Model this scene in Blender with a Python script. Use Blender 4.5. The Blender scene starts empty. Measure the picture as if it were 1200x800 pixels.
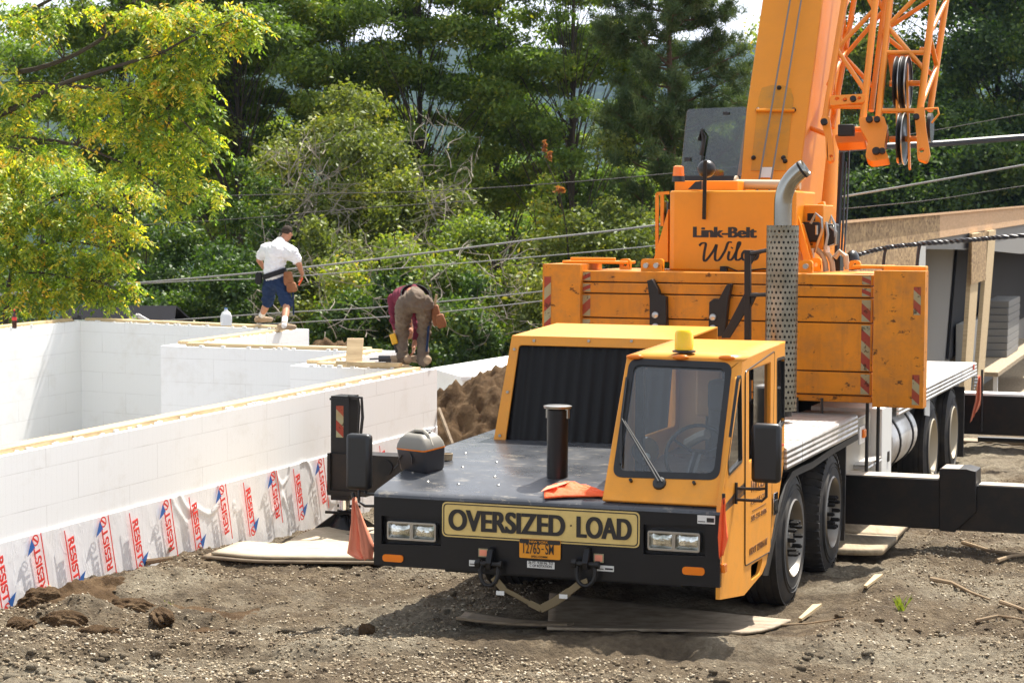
import bpy, bmesh, math, random
import numpy as np
from mathutils import Vector, Matrix
random.seed(7); rng = np.random.default_rng(11)
S = bpy.context.scene; COL = S.collection
PI = math.pi

# ------------------------------------------------------------------ camera
F, HY = 2450.0, 218.0                    # focal length in 1200-px units, horizon row
PITCH = math.atan((400-HY)/F); CAMH = 3.28
cam_d = bpy.data.cameras.new('camera'); cam = bpy.data.objects.new('camera', cam_d); COL.objects.link(cam)
cam_d.sensor_width = 36.0; cam_d.lens = 36.0*F/1200.0; cam_d.clip_start = .5; cam_d.clip_end = 9000
cam.location = (0, 0, CAMH); cam.rotation_euler = (PI/2-PITCH, 0, 0)
cam_d.dof.use_dof = True; cam_d.dof.focus_distance = 16.5; cam_d.dof.aperture_fstop = 7.0
S.camera = cam

# ------------------------------------------------------------------ world + sun
SUN_AZ, SUN_EL = math.radians(35), math.radians(59)
w = bpy.data.worlds.new('World'); S.world = w; w.use_nodes = True
nt = w.node_tree; bg = nt.nodes['Background']
sky = nt.nodes.new('ShaderNodeTexSky'); sky.sky_type = 'NISHITA'; sky.sun_disc = False
sky.sun_elevation = SUN_EL; sky.sun_rotation = SUN_AZ; sky.air_density = 1.0; sky.dust_density = 1.6; sky.ozone_density = 1.0
hs = nt.nodes.new('ShaderNodeHueSaturation'); hs.inputs['Saturation'].default_value = .22; nt.links.new(sky.outputs[0], hs.inputs['Color']); nt.links.new(hs.outputs[0], bg.inputs[0]); bg.inputs[1].default_value = .14
sl = bpy.data.lights.new('sun', 'SUN'); so = bpy.data.objects.new('sun', sl); COL.objects.link(so)
sl.energy = 5.0; sl.angle = math.radians(.53); sl.color = (1, .935, .84)
sd = Vector((math.sin(SUN_AZ)*math.cos(SUN_EL), math.cos(SUN_AZ)*math.cos(SUN_EL), math.sin(SUN_EL)))
so.rotation_euler = sd.to_track_quat('Z', 'Y').to_euler(); so.location = (20, 20, 30)
S.view_settings.view_transform = 'Standard'; S.view_settings.look = 'None'
S.view_settings.exposure = 1.08; S.view_settings.gamma = 1.0; S.view_settings.use_curve_mapping = False
S.cycles.use_denoising = True
S.cycles.max_bounces = 7; S.cycles.transparent_max_bounces = 16
S.cycles.diffuse_bounces = 5; S.cycles.glossy_bounces = 3; S.cycles.transmission_bounces = 4; S.cycles.volume_bounces = 0
S.cycles.caustics_reflective = False; S.cycles.caustics_refractive = False

# ------------------------------------------------------------------ measured frames
def ray(X, Y):
    u = (X-600)/F; v = (400-Y)/F; c, s = math.cos(PITCH), math.sin(PITCH)
    return np.array([u, c+v*s, -s+v*c])
C0 = np.array([0, 0, CAMH])
def W(X, Y, ax, val):                     # real-world point seen at a photo pixel on the plane ax = val
    d = ray(X, Y); i = 'xyz'.index(ax); return C0+(val-C0[i])/d[i]*d
YAW = math.radians(19.67); TL = math.radians(-1.0)
CO = np.array([.2158, 14.5948, 0])
ex = np.array([math.cos(YAW), -math.sin(YAW), 0.])
ey = np.array([math.sin(YAW)*math.cos(TL), math.cos(YAW)*math.cos(TL), math.sin(TL)]); ez = np.cross(ex, ey)
MT = np.array([ex, ey, ez])
def T(X, Y, ax, val):                     # the same in the crane's own frame (x right, y to the rear, z up)
    d = MT@ray(X, Y); c = MT@(C0-CO); i = 'xyz'.index(ax); return c+(val-c[i])/d[i]*d
def to_world(p): return CO+MT.T@np.array(p, float)

# ------------------------------------------------------------------ tagging
def tag(o, label=None, cat=None, group=None, kind=None):
    if label: o['label'] = label
    if cat: o['category'] = cat
    if group: o['group'] = group
    if kind: o['kind'] = kind
    return o
def empty(name, loc=(0, 0, 0), rz=0, label=None, cat=None, group=None, mat=None):
    o = bpy.data.objects.new(name, None); COL.objects.link(o); o.empty_display_size = .2
    if mat is not None: o.matrix_world = mat
    else: o.location = loc; o.rotation_euler = (0, 0, rz)
    return tag(o, label, cat, group)

# ------------------------------------------------------------------ mesh building
def link_mesh(name, me, mat, parent=None, smooth=True, bevel=0, ang=35):
    if smooth and len(me.polygons):
        me.polygons.foreach_set('use_smooth', np.ones(len(me.polygons), bool))
        try: me.set_sharp_from_angle(angle=math.radians(ang))
        except Exception: pass
    o = bpy.data.objects.new(name, me); COL.objects.link(o)
    if mat: me.materials.append(mat)
    if parent: o.parent = parent
    if bevel:
        b = o.modifiers.new('bevel', 'BEVEL'); b.width = bevel; b.segments = 2; b.limit_method = 'ANGLE'; b.angle_limit = math.radians(40)
    return o
class MB:
    def __init__(s): s.v = []; s.f = []
    def add(s, vs, fs):
        n = len(s.v); s.v += [tuple(map(float, p)) for p in vs]; s.f += [tuple(n+i for i in f) for f in fs]; return s
    def box(s, x0, x1, y0, y1, z0, z1):
        return s.add([(x, y, z) for z in (z0, z1) for y in (y0, y1) for x in (x0, x1)],
                     [(0, 2, 3, 1), (4, 5, 7, 6), (0, 1, 5, 4), (2, 6, 7, 3), (0, 4, 6, 2), (1, 3, 7, 5)])
    def hexa(s, p):                        # 4 bottom + 4 top points
        return s.add(p, [(3, 2, 1, 0), (4, 5, 6, 7), (0, 1, 5, 4), (1, 2, 6, 5), (2, 3, 7, 6), (3, 0, 4, 7)])
    def bar(s, a, b, w, h, up=(0, 0, 1)):
        a = Vector(a); b = Vector(b); d = (b-a).normalized(); u = Vector(up)
        x = d.cross(u).normalized(); y = x.cross(d).normalized(); x *= w/2; y *= h/2
        return s.hexa([a-x-y, a+x-y, b+x-y, b-x-y, a-x+y, a+x+y, b+x+y, b-x+y])
    def prism(s, poly, off):               # planar polygon of 3-D points swept by off
        n = len(poly); o = np.array(off, float); P = [np.array(p, float) for p in poly]
        return s.add(P+[p+o for p in P], [tuple(range(n-1, -1, -1)), tuple(range(n, 2*n))]+[(i, (i+1) % n, n+(i+1) % n, n+i) for i in range(n)])
    def tube(s, path, r, n=10, caps=True):
        P = [Vector(p) for p in path]; rs = r if hasattr(r, '__len__') else [r]*len(P)
        t = (P[1]-P[0]).normalized(); u = t.orthogonal().normalized(); vs = []
        for i, p in enumerate(P):
            t2 = (P[min(i+1, len(P)-1)]-P[max(i-1, 0)]).normalized()
            u = (u-t2*u.dot(t2)).normalized(); v = t2.cross(u)
            vs += [p+(u*math.cos(a)+v*math.sin(a))*rs[i] for a in [2*PI*k/n for k in range(n)]]
        fs = [(i*n+k, i*n+(k+1) % n, (i+1)*n+(k+1) % n, (i+1)*n+k) for i in range(len(P)-1) for k in range(n)]
        if caps: fs += [tuple(range(n-1, -1, -1)), tuple((len(P)-1)*n+k for k in range(n))]
        return s.add(vs, fs)
    def cyl(s, a, b, r, r2=None, n=20): return s.tube([a, b], [r, r if r2 is None else r2], n)
    def lathe(s, c, axis, prof, n=32, caps=True):   # prof: (distance along axis, radius)
        a = Vector(axis).normalized(); u = a.orthogonal().normalized(); v = a.cross(u); c = Vector(c); vs = []
        for h, r in prof: vs += [c+a*h+(u*math.cos(t)+v*math.sin(t))*r for t in [2*PI*k/n for k in range(n)]]
        m = len(prof); fs = [(i*n+k, i*n+(k+1) % n, (i+1)*n+(k+1) % n, (i+1)*n+k) for i in range(m-1) for k in range(n)]
        if caps: fs += [tuple(range(n-1, -1, -1)), tuple((m-1)*n+k for k in range(n))]
        return s.add(vs, fs)
    def ball(s, c, r, n=12, m=8):
        r = r if hasattr(r, '__len__') else (r, r, r); vs = []
        for i in range(m+1):
            p = PI*i/m
            vs += [(c[0]+r[0]*math.sin(p)*math.cos(2*PI*k/n), c[1]+r[1]*math.sin(p)*math.sin(2*PI*k/n), c[2]-r[2]*math.cos(p)) for k in range(n)]
        return s.add(vs, [(i*n+k, i*n+(k+1) % n, (i+1)*n+(k+1) % n, (i+1)*n+k) for i in range(m) for k in range(n)])
    def build(s, name, mat, parent=None, smooth=True, bevel=0, ang=35):
        me = bpy.data.meshes.new(name); me.from_pydata(s.v, [], s.f); me.validate()
        bm = bmesh.new(); bm.from_mesh(me); bmesh.ops.remove_doubles(bm, verts=bm.verts, dist=1e-6)
        bmesh.ops.recalc_face_normals(bm, faces=bm.faces); bm.to_mesh(me); bm.free()
        return link_mesh(name, me, mat, parent, smooth, bevel, ang)
def np_mesh(name, V, Fq, mat, parent=None, smooth=False, tint=None):   # V (n,3), Fq (m,k)
    V = np.ascontiguousarray(V, np.float32); Fq = np.ascontiguousarray(Fq, np.int32); k = Fq.shape[1]
    me = bpy.data.meshes.new(name); me.vertices.add(len(V)); me.vertices.foreach_set('co', V.ravel())
    me.loops.add(Fq.size); me.loops.foreach_set('vertex_index', Fq.ravel())
    me.polygons.add(len(Fq)); me.polygons.foreach_set('loop_start', np.arange(0, Fq.size, k, dtype=np.int32))
    me.update(calc_edges=True)
    if tint is not None:
        at = me.attributes.new('tint', 'FLOAT', 'POINT'); at.data.foreach_set('value', np.ascontiguousarray(tint, np.float32))
    if smooth: me.polygons.foreach_set('use_smooth', np.ones(len(Fq), bool))
    o = bpy.data.objects.new(name, me); COL.objects.link(o); me.materials.append(mat)
    if parent: o.parent = parent
    return o
def rpoly(pts, r, n=4):                    # round the corners of a planar polygon of 3-D points
    P = [np.array(p, float) for p in pts]; out = []
    for i, p in enumerate(P):
        a = P[i-1]-p; b = P[(i+1) % len(P)]-p; la, lb = np.linalg.norm(a), np.linalg.norm(b)
        rr = min(r[i] if hasattr(r, '__len__') else r, la*.48, lb*.48); A = p+a/la*rr; B = p+b/lb*rr
        for k in range(n+1):
            t = k/n; out.append((1-t)**2*A+2*t*(1-t)*p+t*t*B)
    return out
def plate(name, outer, holes, thick, mat, parent=None, bevel=0, up=None):   # planar sheet with real openings, grows along its normal away from up
    O = np.array(outer[0], float); P = [np.array(p, float) for p in outer]
    nrm = sum((np.cross(P[i]-O, P[i+1]-O) for i in range(1, len(P)-1)), np.zeros(3)); nrm /= np.linalg.norm(nrm)
    if up is not None and np.dot(nrm, up) < 0: nrm = -nrm
    u = P[1]-P[0]; k = 1
    while np.linalg.norm(u) < 1e-3: k += 1; u = P[k]-P[0]
    u = u-nrm*np.dot(u, nrm); u /= np.linalg.norm(u); v = np.cross(nrm, u)
    cu = bpy.data.curves.new(name, 'CURVE'); cu.dimensions = '2D'; cu.fill_mode = 'BOTH'
    for loop in [outer]+list(holes):
        sp = cu.splines.new('POLY'); sp.points.add(len(loop)-1); sp.use_cyclic_u = True
        for q, p in zip(sp.points, loop):
            d = np.array(p, float)-O; q.co = (d@u, d@v, 0, 1)
    cu.extrude = thick/2
    o = bpy.data.objects.new(name, cu); COL.objects.link(o)
    me = bpy.data.meshes.new_from_object(o.evaluated_get(bpy.context.evaluated_depsgraph_get()))
    bpy.data.objects.remove(o); bpy.data.curves.remove(cu)
    R = Matrix(((u[0], v[0], nrm[0], 0), (u[1], v[1], nrm[1], 0), (u[2], v[2], nrm[2], 0), (0, 0, 0, 1)))
    me.transform(Matrix.Translation(Vector(O-nrm*thick/2))@R)
    bm = bmesh.new(); bm.from_mesh(me); bmesh.ops.remove_doubles(bm, verts=bm.verts, dist=1e-5); bm.to_mesh(me); bm.free()
    me.name = name
    return link_mesh(name, me, mat, parent, True, bevel)
def text(name, s, mat, parent, o, right, up, wd, ht, bold=0.0, shear=0.0, thick=.002):   # o = lower-left corner of the lettering
    cu = bpy.data.curves.new(name, 'FONT'); cu.body = s; cu.size = 1; cu.offset = bold; cu.shear = shear; cu.extrude = .001
    ob = bpy.data.objects.new(name, cu); COL.objects.link(ob)
    me = bpy.data.meshes.new_from_object(ob.evaluated_get(bpy.context.evaluated_depsgraph_get()))
    bpy.data.objects.remove(ob); bpy.data.curves.remove(cu)
    n = len(me.vertices); co = np.empty(n*3, np.float32); me.vertices.foreach_get('co', co); co = co.reshape(-1, 3)
    mn, mx = co.min(0), co.max(0); r = np.array(right, float); u = np.array(up, float); r /= np.linalg.norm(r); u /= np.linalg.norm(u); nn = np.cross(r, u)
    q = (co-mn)/(mx-mn+1e-9)
    P = np.array(o, float)+q[:, :1]*wd*r+q[:, 1:2]*ht*u+q[:, 2:3]*thick*nn
    me.vertices.foreach_set('co', P.astype(np.float32).ravel()); me.update(); me.name = name
    return link_mesh(name, me, mat, parent, False)

def heavy(name, s, mat_, parent, o, right, up, wd, ht, bold, spread):
    r = np.array(right, float); u = np.array(up, float); nn = np.cross(r, u); V = []; Fc = []
    for k, dx in enumerate((-1, -.5, 0, .5, 1)):
        ob = text(name, s, mat_, parent, np.array(o, float)+r*(spread+dx*spread)+nn*.0004*k, right, up, wd-2*spread, ht, bold); n0 = len(V)
        V += [v.co[:] for v in ob.data.vertices]; Fc += [tuple(n0+i for i in p.vertices) for p in ob.data.polygons]; bpy.data.objects.remove(ob)
    me = bpy.data.meshes.new(name); me.from_pydata(V, [], Fc); return link_mesh(name, me, mat_, parent, False)
# ------------------------------------------------------------------ materials
def mat(name, col=(.5, .5, .5), rough=.5, metal=0.0, spec=.5):
    m = bpy.data.materials.new(name); m.use_nodes = True; b = m.node_tree.nodes['Principled BSDF']
    b.inputs['Base Color'].default_value = (*col, 1); b.inputs['Roughness'].default_value = rough
    b.inputs['Metallic'].default_value = metal; b.inputs['Specular IOR Level'].default_value = spec
    return m
class N:
    def __init__(s, m): s.m = m; s.t = m.node_tree; s.b = s.t.nodes.get('Principled BSDF')
    def new(s, ty, **k):
        n = s.t.nodes.new(ty)
        for a, v in k.items(): setattr(n, a, v)
        return n
    def L(s, a, b): s.t.links.new(a, b)
    def coord(s, scale=(1, 1, 1), kind='Object'):
        c = s.new('ShaderNodeTexCoord'); mp = s.new('ShaderNodeMapping'); mp.inputs['Scale'].default_value = scale
        s.L(c.outputs[kind], mp.inputs[0]); return mp.outputs[0]
    def noise(s, scale, det=6, rough=.6, co=None, dist=0):
        n = s.new('ShaderNodeTexNoise'); n.inputs['Scale'].default_value = scale; n.inputs['Detail'].default_value = det
        n.inputs['Roughness'].default_value = rough; n.inputs['Distortion'].default_value = dist
        s.L(co if co is not None else s.coord(), n.inputs['Vector']); return n.outputs[0]
    def ramp(s, f, stops, interp='LINEAR'):
        r = s.new('ShaderNodeValToRGB'); r.color_ramp.interpolation = interp; e = r.color_ramp.elements
        while len(e) < len(stops): e.new(.5)
        for q, (p, c) in zip(e, stops): q.position = p; q.color = (*c, 1) if hasattr(c, '__len__') else (c, c, c, 1)
        s.L(f, r.inputs[0]); return r.outputs[0]
    def mix(s, f, a, b, mode='MIX'):
        n = s.new('ShaderNodeMix', data_type='RGBA', blend_type=mode)
        for i, x in ((0, f), (6, a), (7, b)):
            if hasattr(x, 'is_output') or hasattr(x, 'links'): s.L(x, n.inputs[i])
            elif i == 0: n.inputs[0].default_value = x
            else: n.inputs[i].default_value = (*x, 1) if hasattr(x, '__len__') else (x, x, x, 1)
        return n.outputs[2]
    def math(s, op, a, b=None, c=None):
        n = s.new('ShaderNodeMath', operation=op)
        for i, x in enumerate((a, b, c)):
            if x is None: continue
            if hasattr(x, 'links'): s.L(x, n.inputs[i])
            else: n.inputs[i].default_value = x
        return n.outputs[0]
    def bump(s, h, strength=.3, dist=.02):
        b = s.new('ShaderNodeBump'); b.inputs['Strength'].default_value = strength; b.inputs['Distance'].default_value = dist
        s.L(h, b.inputs['Height']); s.L(b.outputs[0], s.b.inputs['Normal']); return b
    def col(s, c): s.L(c, s.b.inputs['Base Color'])
    def rgh(s, c): s.L(c, s.b.inputs['Roughness'])
def paint(name, col, rough=.32, dirt=.25, rust=0.0, dirtcol=(.20, .15, .10), rs=(1, 1, 1), var=.12, rth=.62):
    m = mat(name, col, rough, spec=.35); n = N(m)
    c = n.mix(n.ramp(n.noise(1.7, 5), [(.3, 0.0), (.75, 1.0)]), col, tuple(x*(1-var) for x in col))
    c = n.mix(n.math('MULTIPLY', n.ramp(n.noise(5, 8, .72), [(.46, 0.0), (.74, 1.0)]), dirt), c, dirtcol)
    if rust > .85:
        stx = n.math('MULTIPLY', n.ramp(n.noise(6, 5, .6, n.coord((2.2, 1, .25))), [(.52, 0.), (.7, 1.)]), .45); c = n.mix(stx, c, (.36, .13, .02))
    if rust:
        rf = n.ramp(n.noise(9, 9, .72, n.coord(rs)), [(rth, 0.0), (rth+.035, 1.0)])
        c = n.mix(n.math('MULTIPLY', rf, rust), c, (.055, .028, .016))
        n.rgh(n.math('ADD', n.math('MULTIPLY', rf, .4), rough))
        n.bump(rf, -.2, .004)
    else:
        n.rgh(n.math('ADD', n.math('MULTIPLY', n.noise(8, 5), .18), rough-.08))
    n.col(c); return m
M = {}
M['yellow'] = paint('carrier_yellow_paint', (.80, .325, .036), .36, .32, 0, (.35, .2, .08), var=.07)
M['orange'] = paint('upper_yellow_paint', (.80, .29, .012), .36, .16, .35, (.30, .16, .05), var=.10, rth=.69)
M['cwt'] = paint('counterweight_paint', (.76, .265, .010), .45, .6, .86, (.26, .13, .05), (.7, 1, 1.1), .32, rth=.592)
M['boom'] = paint('boom_paint', (.78, .285, .018), .5, .15, 0, (.42, .20, .06), var=.1)
M['platepaint'] = paint('inspection_plate_paint', (.66, .27, .015), .4, .6, 0, (.30, .18, .06), var=.25)
M['jib'] = paint('jib_paint', (.80, .26, .025), .38, .15, .4, (.40, .16, .05), var=.12, rth=.68)
M['black'] = paint('black_paint', (.008, .008, .009), .32, .10, 0, (.03, .026, .02))
M['blackmatte'] = paint('matte_black_steel', (.011, .0105, .010), .5, .3, .25, (.04, .03, .02))
M['rustblack'] = paint('worn_black_steel', (.009, .0085, .008), .42, .35, .0, (.07, .04, .02))
M['deckblack'] = mat('worn_deck_paint', (.05, .055, .065), .35, .1)
def _m():
    n = N(M['deckblack']); c = n.mix(n.ramp(n.noise(1.3, 5), [(.35, 0.), (.7, 1.)]), (.040, .045, .054), (.095, .10, .108))
    sc = n.ramp(n.noise(6, 10, .75, n.coord((1, 3, 1))), [(.56, 0.), (.61, 1.)])
    c = n.mix(n.math('MULTIPLY', sc, .5), c, (.30, .27, .22)); n.col(c)
    n.rgh(n.ramp(n.noise(3, 6), [(.3, .22), (.7, .42)])); n.bump(n.noise(2, 3), .1, .02)
_m()
M['rubber'] = mat('tyre_rubber', (.022, .021, .020), .75)
def _m():
    n = N(M['rubber']); c = n.mix(n.ramp(n.noise(4, 7), [(.4, 0.), (.7, .8)]), (.012, .012, .012), (.065, .052, .038)); n.col(c); n.bump(n.noise(60, 4), .2, .003)
_m()
M['chrome'] = mat('chrome', (.75, .75, .75), .12, 1.0)
M['steel'] = mat('bright_steel', (.42, .41, .38), .28, .95)
M['rim'] = mat('dirty_wheel_rim', (.22, .205, .18), .4, .8)
M['rimold'] = mat('dusty_cream_rim', (.42, .36, .26), .6, .1)
M['alu'] = mat('ribbed_aluminium', (.62, .61, .58), .42, .55)
def _m():
    n = N(M['alu']); cx = n.new('ShaderNodeTexCoord'); sx = n.new('ShaderNodeSeparateXYZ'); n.L(cx.outputs['Object'], sx.inputs[0])
    h = n.math('SINE', n.math('MULTIPLY', sx.outputs[0], 110)); n.bump(h, .35, .006)
    n.col(n.mix(n.ramp(n.noise(2.5, 8, .7), [(.4, 0.), (.75, 1.)]), (.66, .65, .62), (.38, .33, .27)))
_m()
M['aluside'] = mat('ribbed_aluminium_edge', (.62, .61, .58), .4, .55)
def _m():
    n = N(M['aluside']); cx = n.new('ShaderNodeTexCoord'); sx = n.new('ShaderNodeSeparateXYZ'); n.L(cx.outputs['Object'], sx.inputs[0])
    h = n.math('SINE', n.math('MULTIPLY', sx.outputs[2], 150)); n.bump(h, .8, .008)
    n.col(n.mix(n.ramp(n.noise(3, 8, .7), [(.45, 0.), (.8, 1.)]), (.64, .63, .60), (.36, .32, .27)))
_m()
M['glass'] = bpy.data.materials.new('tinted_glass'); M['glass'].use_nodes = True
def glassy(m, tint, gl=.16):
    n = N(m); t = n.t; t.nodes.clear(); out = n.new('ShaderNodeOutputMaterial'); tr = n.new('ShaderNodeBsdfTransparent'); tr.inputs[0].default_value = (*tint, 1)
    g = n.new('ShaderNodeBsdfGlossy'); g.inputs['Roughness'].default_value = .03; fr = n.new('ShaderNodeFresnel'); fr.inputs[0].default_value = 1.5
    f = n.math('ADD', n.math('MULTIPLY', fr.outputs[0], 1.3), gl*.35); mx = n.new('ShaderNodeMixShader'); n.L(f, mx.inputs[0]); n.L(tr.outputs[0], mx.inputs[1]); n.L(g.outputs[0], mx.inputs[2])
    df = n.new('ShaderNodeBsdfDiffuse'); df.inputs[0].default_value = (*[gl*0+.55*t_ for t_ in [q*.5 for q in tint]], 1); m2 = n.new('ShaderNodeMixShader')
    n.L(n.ramp(n.noise(3, 6), [(.35, .02), (.8, .09)]), m2.inputs[0]); n.L(mx.outputs[0], m2.inputs[1]); n.L(df.outputs[0], m2.inputs[2]); n.L(m2.outputs[0], out.inputs[0])
glassy(M['glass'], (.86, .90, .90), .10)
M['smoked'] = bpy.data.materials.new('smoked_glass'); M['smoked'].use_nodes = True; glassy(M['smoked'], (.50, .54, .55), .1)
M['lens'] = mat('headlight_lens', (.55, .57, .52), .12, .85)
def _m():
    n = N(M['lens']); n.col(n.ramp(n.noise(9, 3), [(.35, (.25, .26, .2)), (.6, (.8, .82, .78))])); n.bump(n.noise(14, 2), .6, .02)
_m()
M['amber'] = mat('amber_lens', (.80, .20, .01), .2); M['redlens'] = mat('red_lens', (.55, .03, .02), .25)
M['yellowlens'] = mat('yellow_beacon_lens', (.95, .60, .01), .2)
M['signal_red'] = paint('faded_red_tape', (.34, .045, .025), .5, .7, .8, (.30, .12, .03), rth=.56); M['tape_grey'] = paint('faded_silver_tape', (.36, .34, .20), .5, .7, .8, (.40, .20, .04), rth=.56)
M['sign'] = mat('sign_yellow', (.64, .44, .12), .45)
def _m():
    n = N(M['sign']); n.col(n.mix(n.ramp(n.noise(7, 8, .7), [(.45, 0.), (.8, .6)]), (.68, .50, .17), (.42, .30, .10)))
_m()
M['ink'] = mat('black_lettering', (.015, .012, .010), .5)
M['doorink'] = mat('brown_lettering', (.16, .06, .01), .5)
M['plate'] = mat('licence_plate_orange', (.72, .28, .01), .4); M['white'] = mat('white_label', (.70, .70, .66), .5)
M['beamglare'] = mat('sun_glare_cream', (.48, .42, .34), .7); M['plastic'] = mat('black_plastic', (.012, .012, .012), .35); M['seat'] = mat('dark_seat_fabric', (.05, .052, .055), .8)  # first one: cream that stands in for sun glare on beam tops
M['tan'] = mat('tan_interior_panel', (.55, .30, .13), .7); M['greyplastic'] = mat('warm_grey_plastic', (.36, .33, .27), .45)
M['cooler'] = mat('dark_grey_plastic', (.028, .028, .032), .35)
M['flagorange'] = mat('fluorescent_orange_cloth', (.92, .13, .03), .7)
def _m():
    n = N(M['flagorange']); n.bump(n.noise(14, 4), .5, .02); b = n.b; b.inputs['Subsurface Weight'].default_value = .0
_m()
M['flagpale'] = mat('sunfaded_orange_cloth', (.85, .30, .18), .8)
M['strap'] = mat('dirty_yellow_webbing', (.16, .12, .06), .85)
def wood(name, a, b, sc=(1, 12, 12), rough=.75):
    m = mat(name, a, rough); n = N(m); n.col(n.mix(n.ramp(n.noise(3, 8, .65, n.coord(sc)), [(.35, 0.), (.7, 1.)]), a, b)); n.bump(n.noise(5, 6, .6, n.coord(sc)), .25, .004); return m
M['lumber'] = wood('framing_lumber', (.60, .46, .26), (.42, .30, .16), (1, 8, 8))
M['plank'] = wood('grey_mat_planks', (.42, .33, .21), (.24, .18, .11), (8, 1, 8))
M['plywood'] = wood('plywood_mat', (.50, .43, .31), (.34, .28, .19), (2, 5, 5))
M['dirtymat'] = wood('dirty_plywood', (.38, .31, .22), (.17, .125, .08), (2, 3, 3)); M['matwood'] = wood('muddy_board', (.33, .26, .17), (.18, .13, .085), (2, 5, 5))
def _m():
    m = M['osb'] = mat('osb_sheathing', (.4, .27, .12), .8); n = N(m); v = n.new('ShaderNodeTexVoronoi'); v.inputs['Scale'].default_value = 9
    n.L(n.coord((1, 1, 2.2)), v.inputs['Vector']); n.col(n.mix(n.ramp(n.noise(3, 5), [(.3, 0.), (.8, .6)]), n.ramp(v.outputs['Color'], [(0., (.15, .08, .03)), (1., (.58, .40, .19))]), (.2, .12, .05)))
_m()
M['cdx'] = wood('pine_plywood', (.62, .40, .22), (.50, .30, .15), (1, 1, 6))
def _m():                                    # insulated foam block wall: courses, vertical joints and fine ribs
    m = M['foam'] = mat('white_foam_block', (.86, .87, .86), .75); n = N(m)
    cx = n.new('ShaderNodeTexCoord'); sx = n.new('ShaderNodeSeparateXYZ'); n.L(cx.outputs['Object'], sx.inputs[0])
    al = n.math('ADD', sx.outputs[0], n.math('MULTIPLY', sx.outputs[1], .35))    # along the wall, local x runs along it
    zc = n.math('DIVIDE', n.math('ADD', sx.outputs[2], 9.0), .305)
    cours = n.math('PINGPONG', zc, .5); gz = n.math('LESS_THAN', cours, .012)
    row = n.math('MODULO', n.math('FLOOR', zc), 2.0)
    jx = n.math('PINGPONG', n.math('ADD', n.math('DIVIDE', sx.outputs[0], 1.22), n.math('MULTIPLY', row, .37)), .5); gx = n.math('LESS_THAN', jx, .004)
    rib = n.math('LESS_THAN', n.math('PINGPONG', n.math('DIVIDE', sx.outputs[0], .0762), .5), .07)
    line = n.math('MULTIPLY', n.math('MAXIMUM', gz, gx), n.ramp(n.noise(3, 5), [(.35, .15), (.65, 1.)]))
    f = n.math('MAXIMUM', n.math('MULTIPLY', line, .42), n.math('MULTIPLY', rib, .035))
    c = n.mix(f, (.87, .88, .87), (.40, .38, .35))
    st = n.math('MULTIPLY', n.ramp(n.noise(1.6, 9, .75), [(.53, 0.), (.78, 1.)]), .45); c = n.mix(st, c, (.60, .56, .48))
    sp = n.ramp(n.noise(14, 4, .6), [(.745, 0.), (.76, 1.)]); c = n.mix(n.math('MULTIPLY', sp, .7), c, (.2, .16, .12))
    n.col(c); n.bump(n.math('SUBTRACT', 1.0, n.math('MAXIMUM', line, n.math('MULTIPLY', rib, .4))), .25, .004)
_m()
def _m():
    m = M['wrap'] = mat('white_membrane', (.82, .83, .84), .5); n = N(m)
    a = n.noise(2.2, 5, .6, n.coord((3.0, 1, .8)), 1.2); rid = n.math('ABSOLUTE', n.math('SUBTRACT', a, .5))
    b = n.noise(9, 4, .6, n.coord((2.2, 1, .35)), .5)
    n.bump(n.math('ADD', n.math('MULTIPLY', n.ramp(rid, [(0., 1.), (.05, 0.)]), .5), n.math('MULTIPLY', b, .15)), .28, .006)
    n.col(n.mix(n.ramp(n.noise(2, 7, .7), [(.5, 0.), (.8, .5)]), (.86, .865, .87), (.70, .66, .58)))
_m()
M['printred'] = mat('red_print', (.72, .05, .04), .45); M['printblue'] = mat('blue_print', (.03, .13, .42), .45)
def _m():
    m = M['ground'] = mat('gravelly_earth', (.25, .2, .14), .95, spec=.15); n = N(m)
    v = n.new('ShaderNodeTexVoronoi'); v.inputs['Scale'].default_value = 34; n.L(n.coord(), v.inputs['Vector'])
    g = n.mix(n.ramp(v.outputs['Color'], [(0., 0.), (1., 1.)]), (.20, .165, .115), (.43, .375, .275))
    d = n.ramp(n.noise(7, 8, .7), [(.3, (.085, .062, .040)), (.6, (.22, .17, .11)), (.8, (.36, .295, .20))])
    c = n.mix(n.ramp(n.noise(.55, 7, .62), [(.38, 0.), (.52, 1.)]), g, d)
    c = n.mix(n.ramp(n.noise(2.3, 6, .65), [(.50, 0.), (.62, .55)]), c, (.085, .065, .045))
    n.col(c)
    h = n.math('ADD', n.math('MULTIPLY', v.outputs['Distance'], -.6), n.math('MULTIPLY', n.noise(26, 9, .8), 1.6)); n.bump(h, 1., .04)
_m()
def _m():
    m = M['soil'] = mat('fresh_brown_soil', (.2, .12, .06), .95, spec=.1); n = N(m)
    n.col(n.ramp(n.noise(3.5, 9, .7), [(.3, (.058, .036, .019)), (.5, (.13, .083, .045)), (.68, (.22, .15, .085)), (.8, (.34, .26, .17))])); n.bump(n.noise(24, 9, .8), 1., .05)
_m()
def _m():
    m = M['stone'] = mat('gravel_stone', (.3, .27, .22), .9, spec=.2); n = N(m); a = n.new('ShaderNodeAttribute'); a.attribute_name = 'tint'
    n.col(n.ramp(a.outputs['Fac'], [(0., (.12, .085, .055)), (.3, (.22, .17, .11)), (.6, (.32, .26, .175)), (.85, (.42, .355, .25)), (1., (.58, .52, .41))]))
_m()
def bark(name, a, b):
    m = mat(name, a, .9, spec=.1); n = N(m); n.col(n.mix(n.noise(6, 6, .7, n.coord((1, 1, .2))), a, b)); return m
M['bark'] = bark('dark_bark', (.045, .036, .028), (.10, .085, .065)); M['twig'] = bark('grey_dead_twigs', (.26, .23, .19), (.36, .32, .26))
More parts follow.
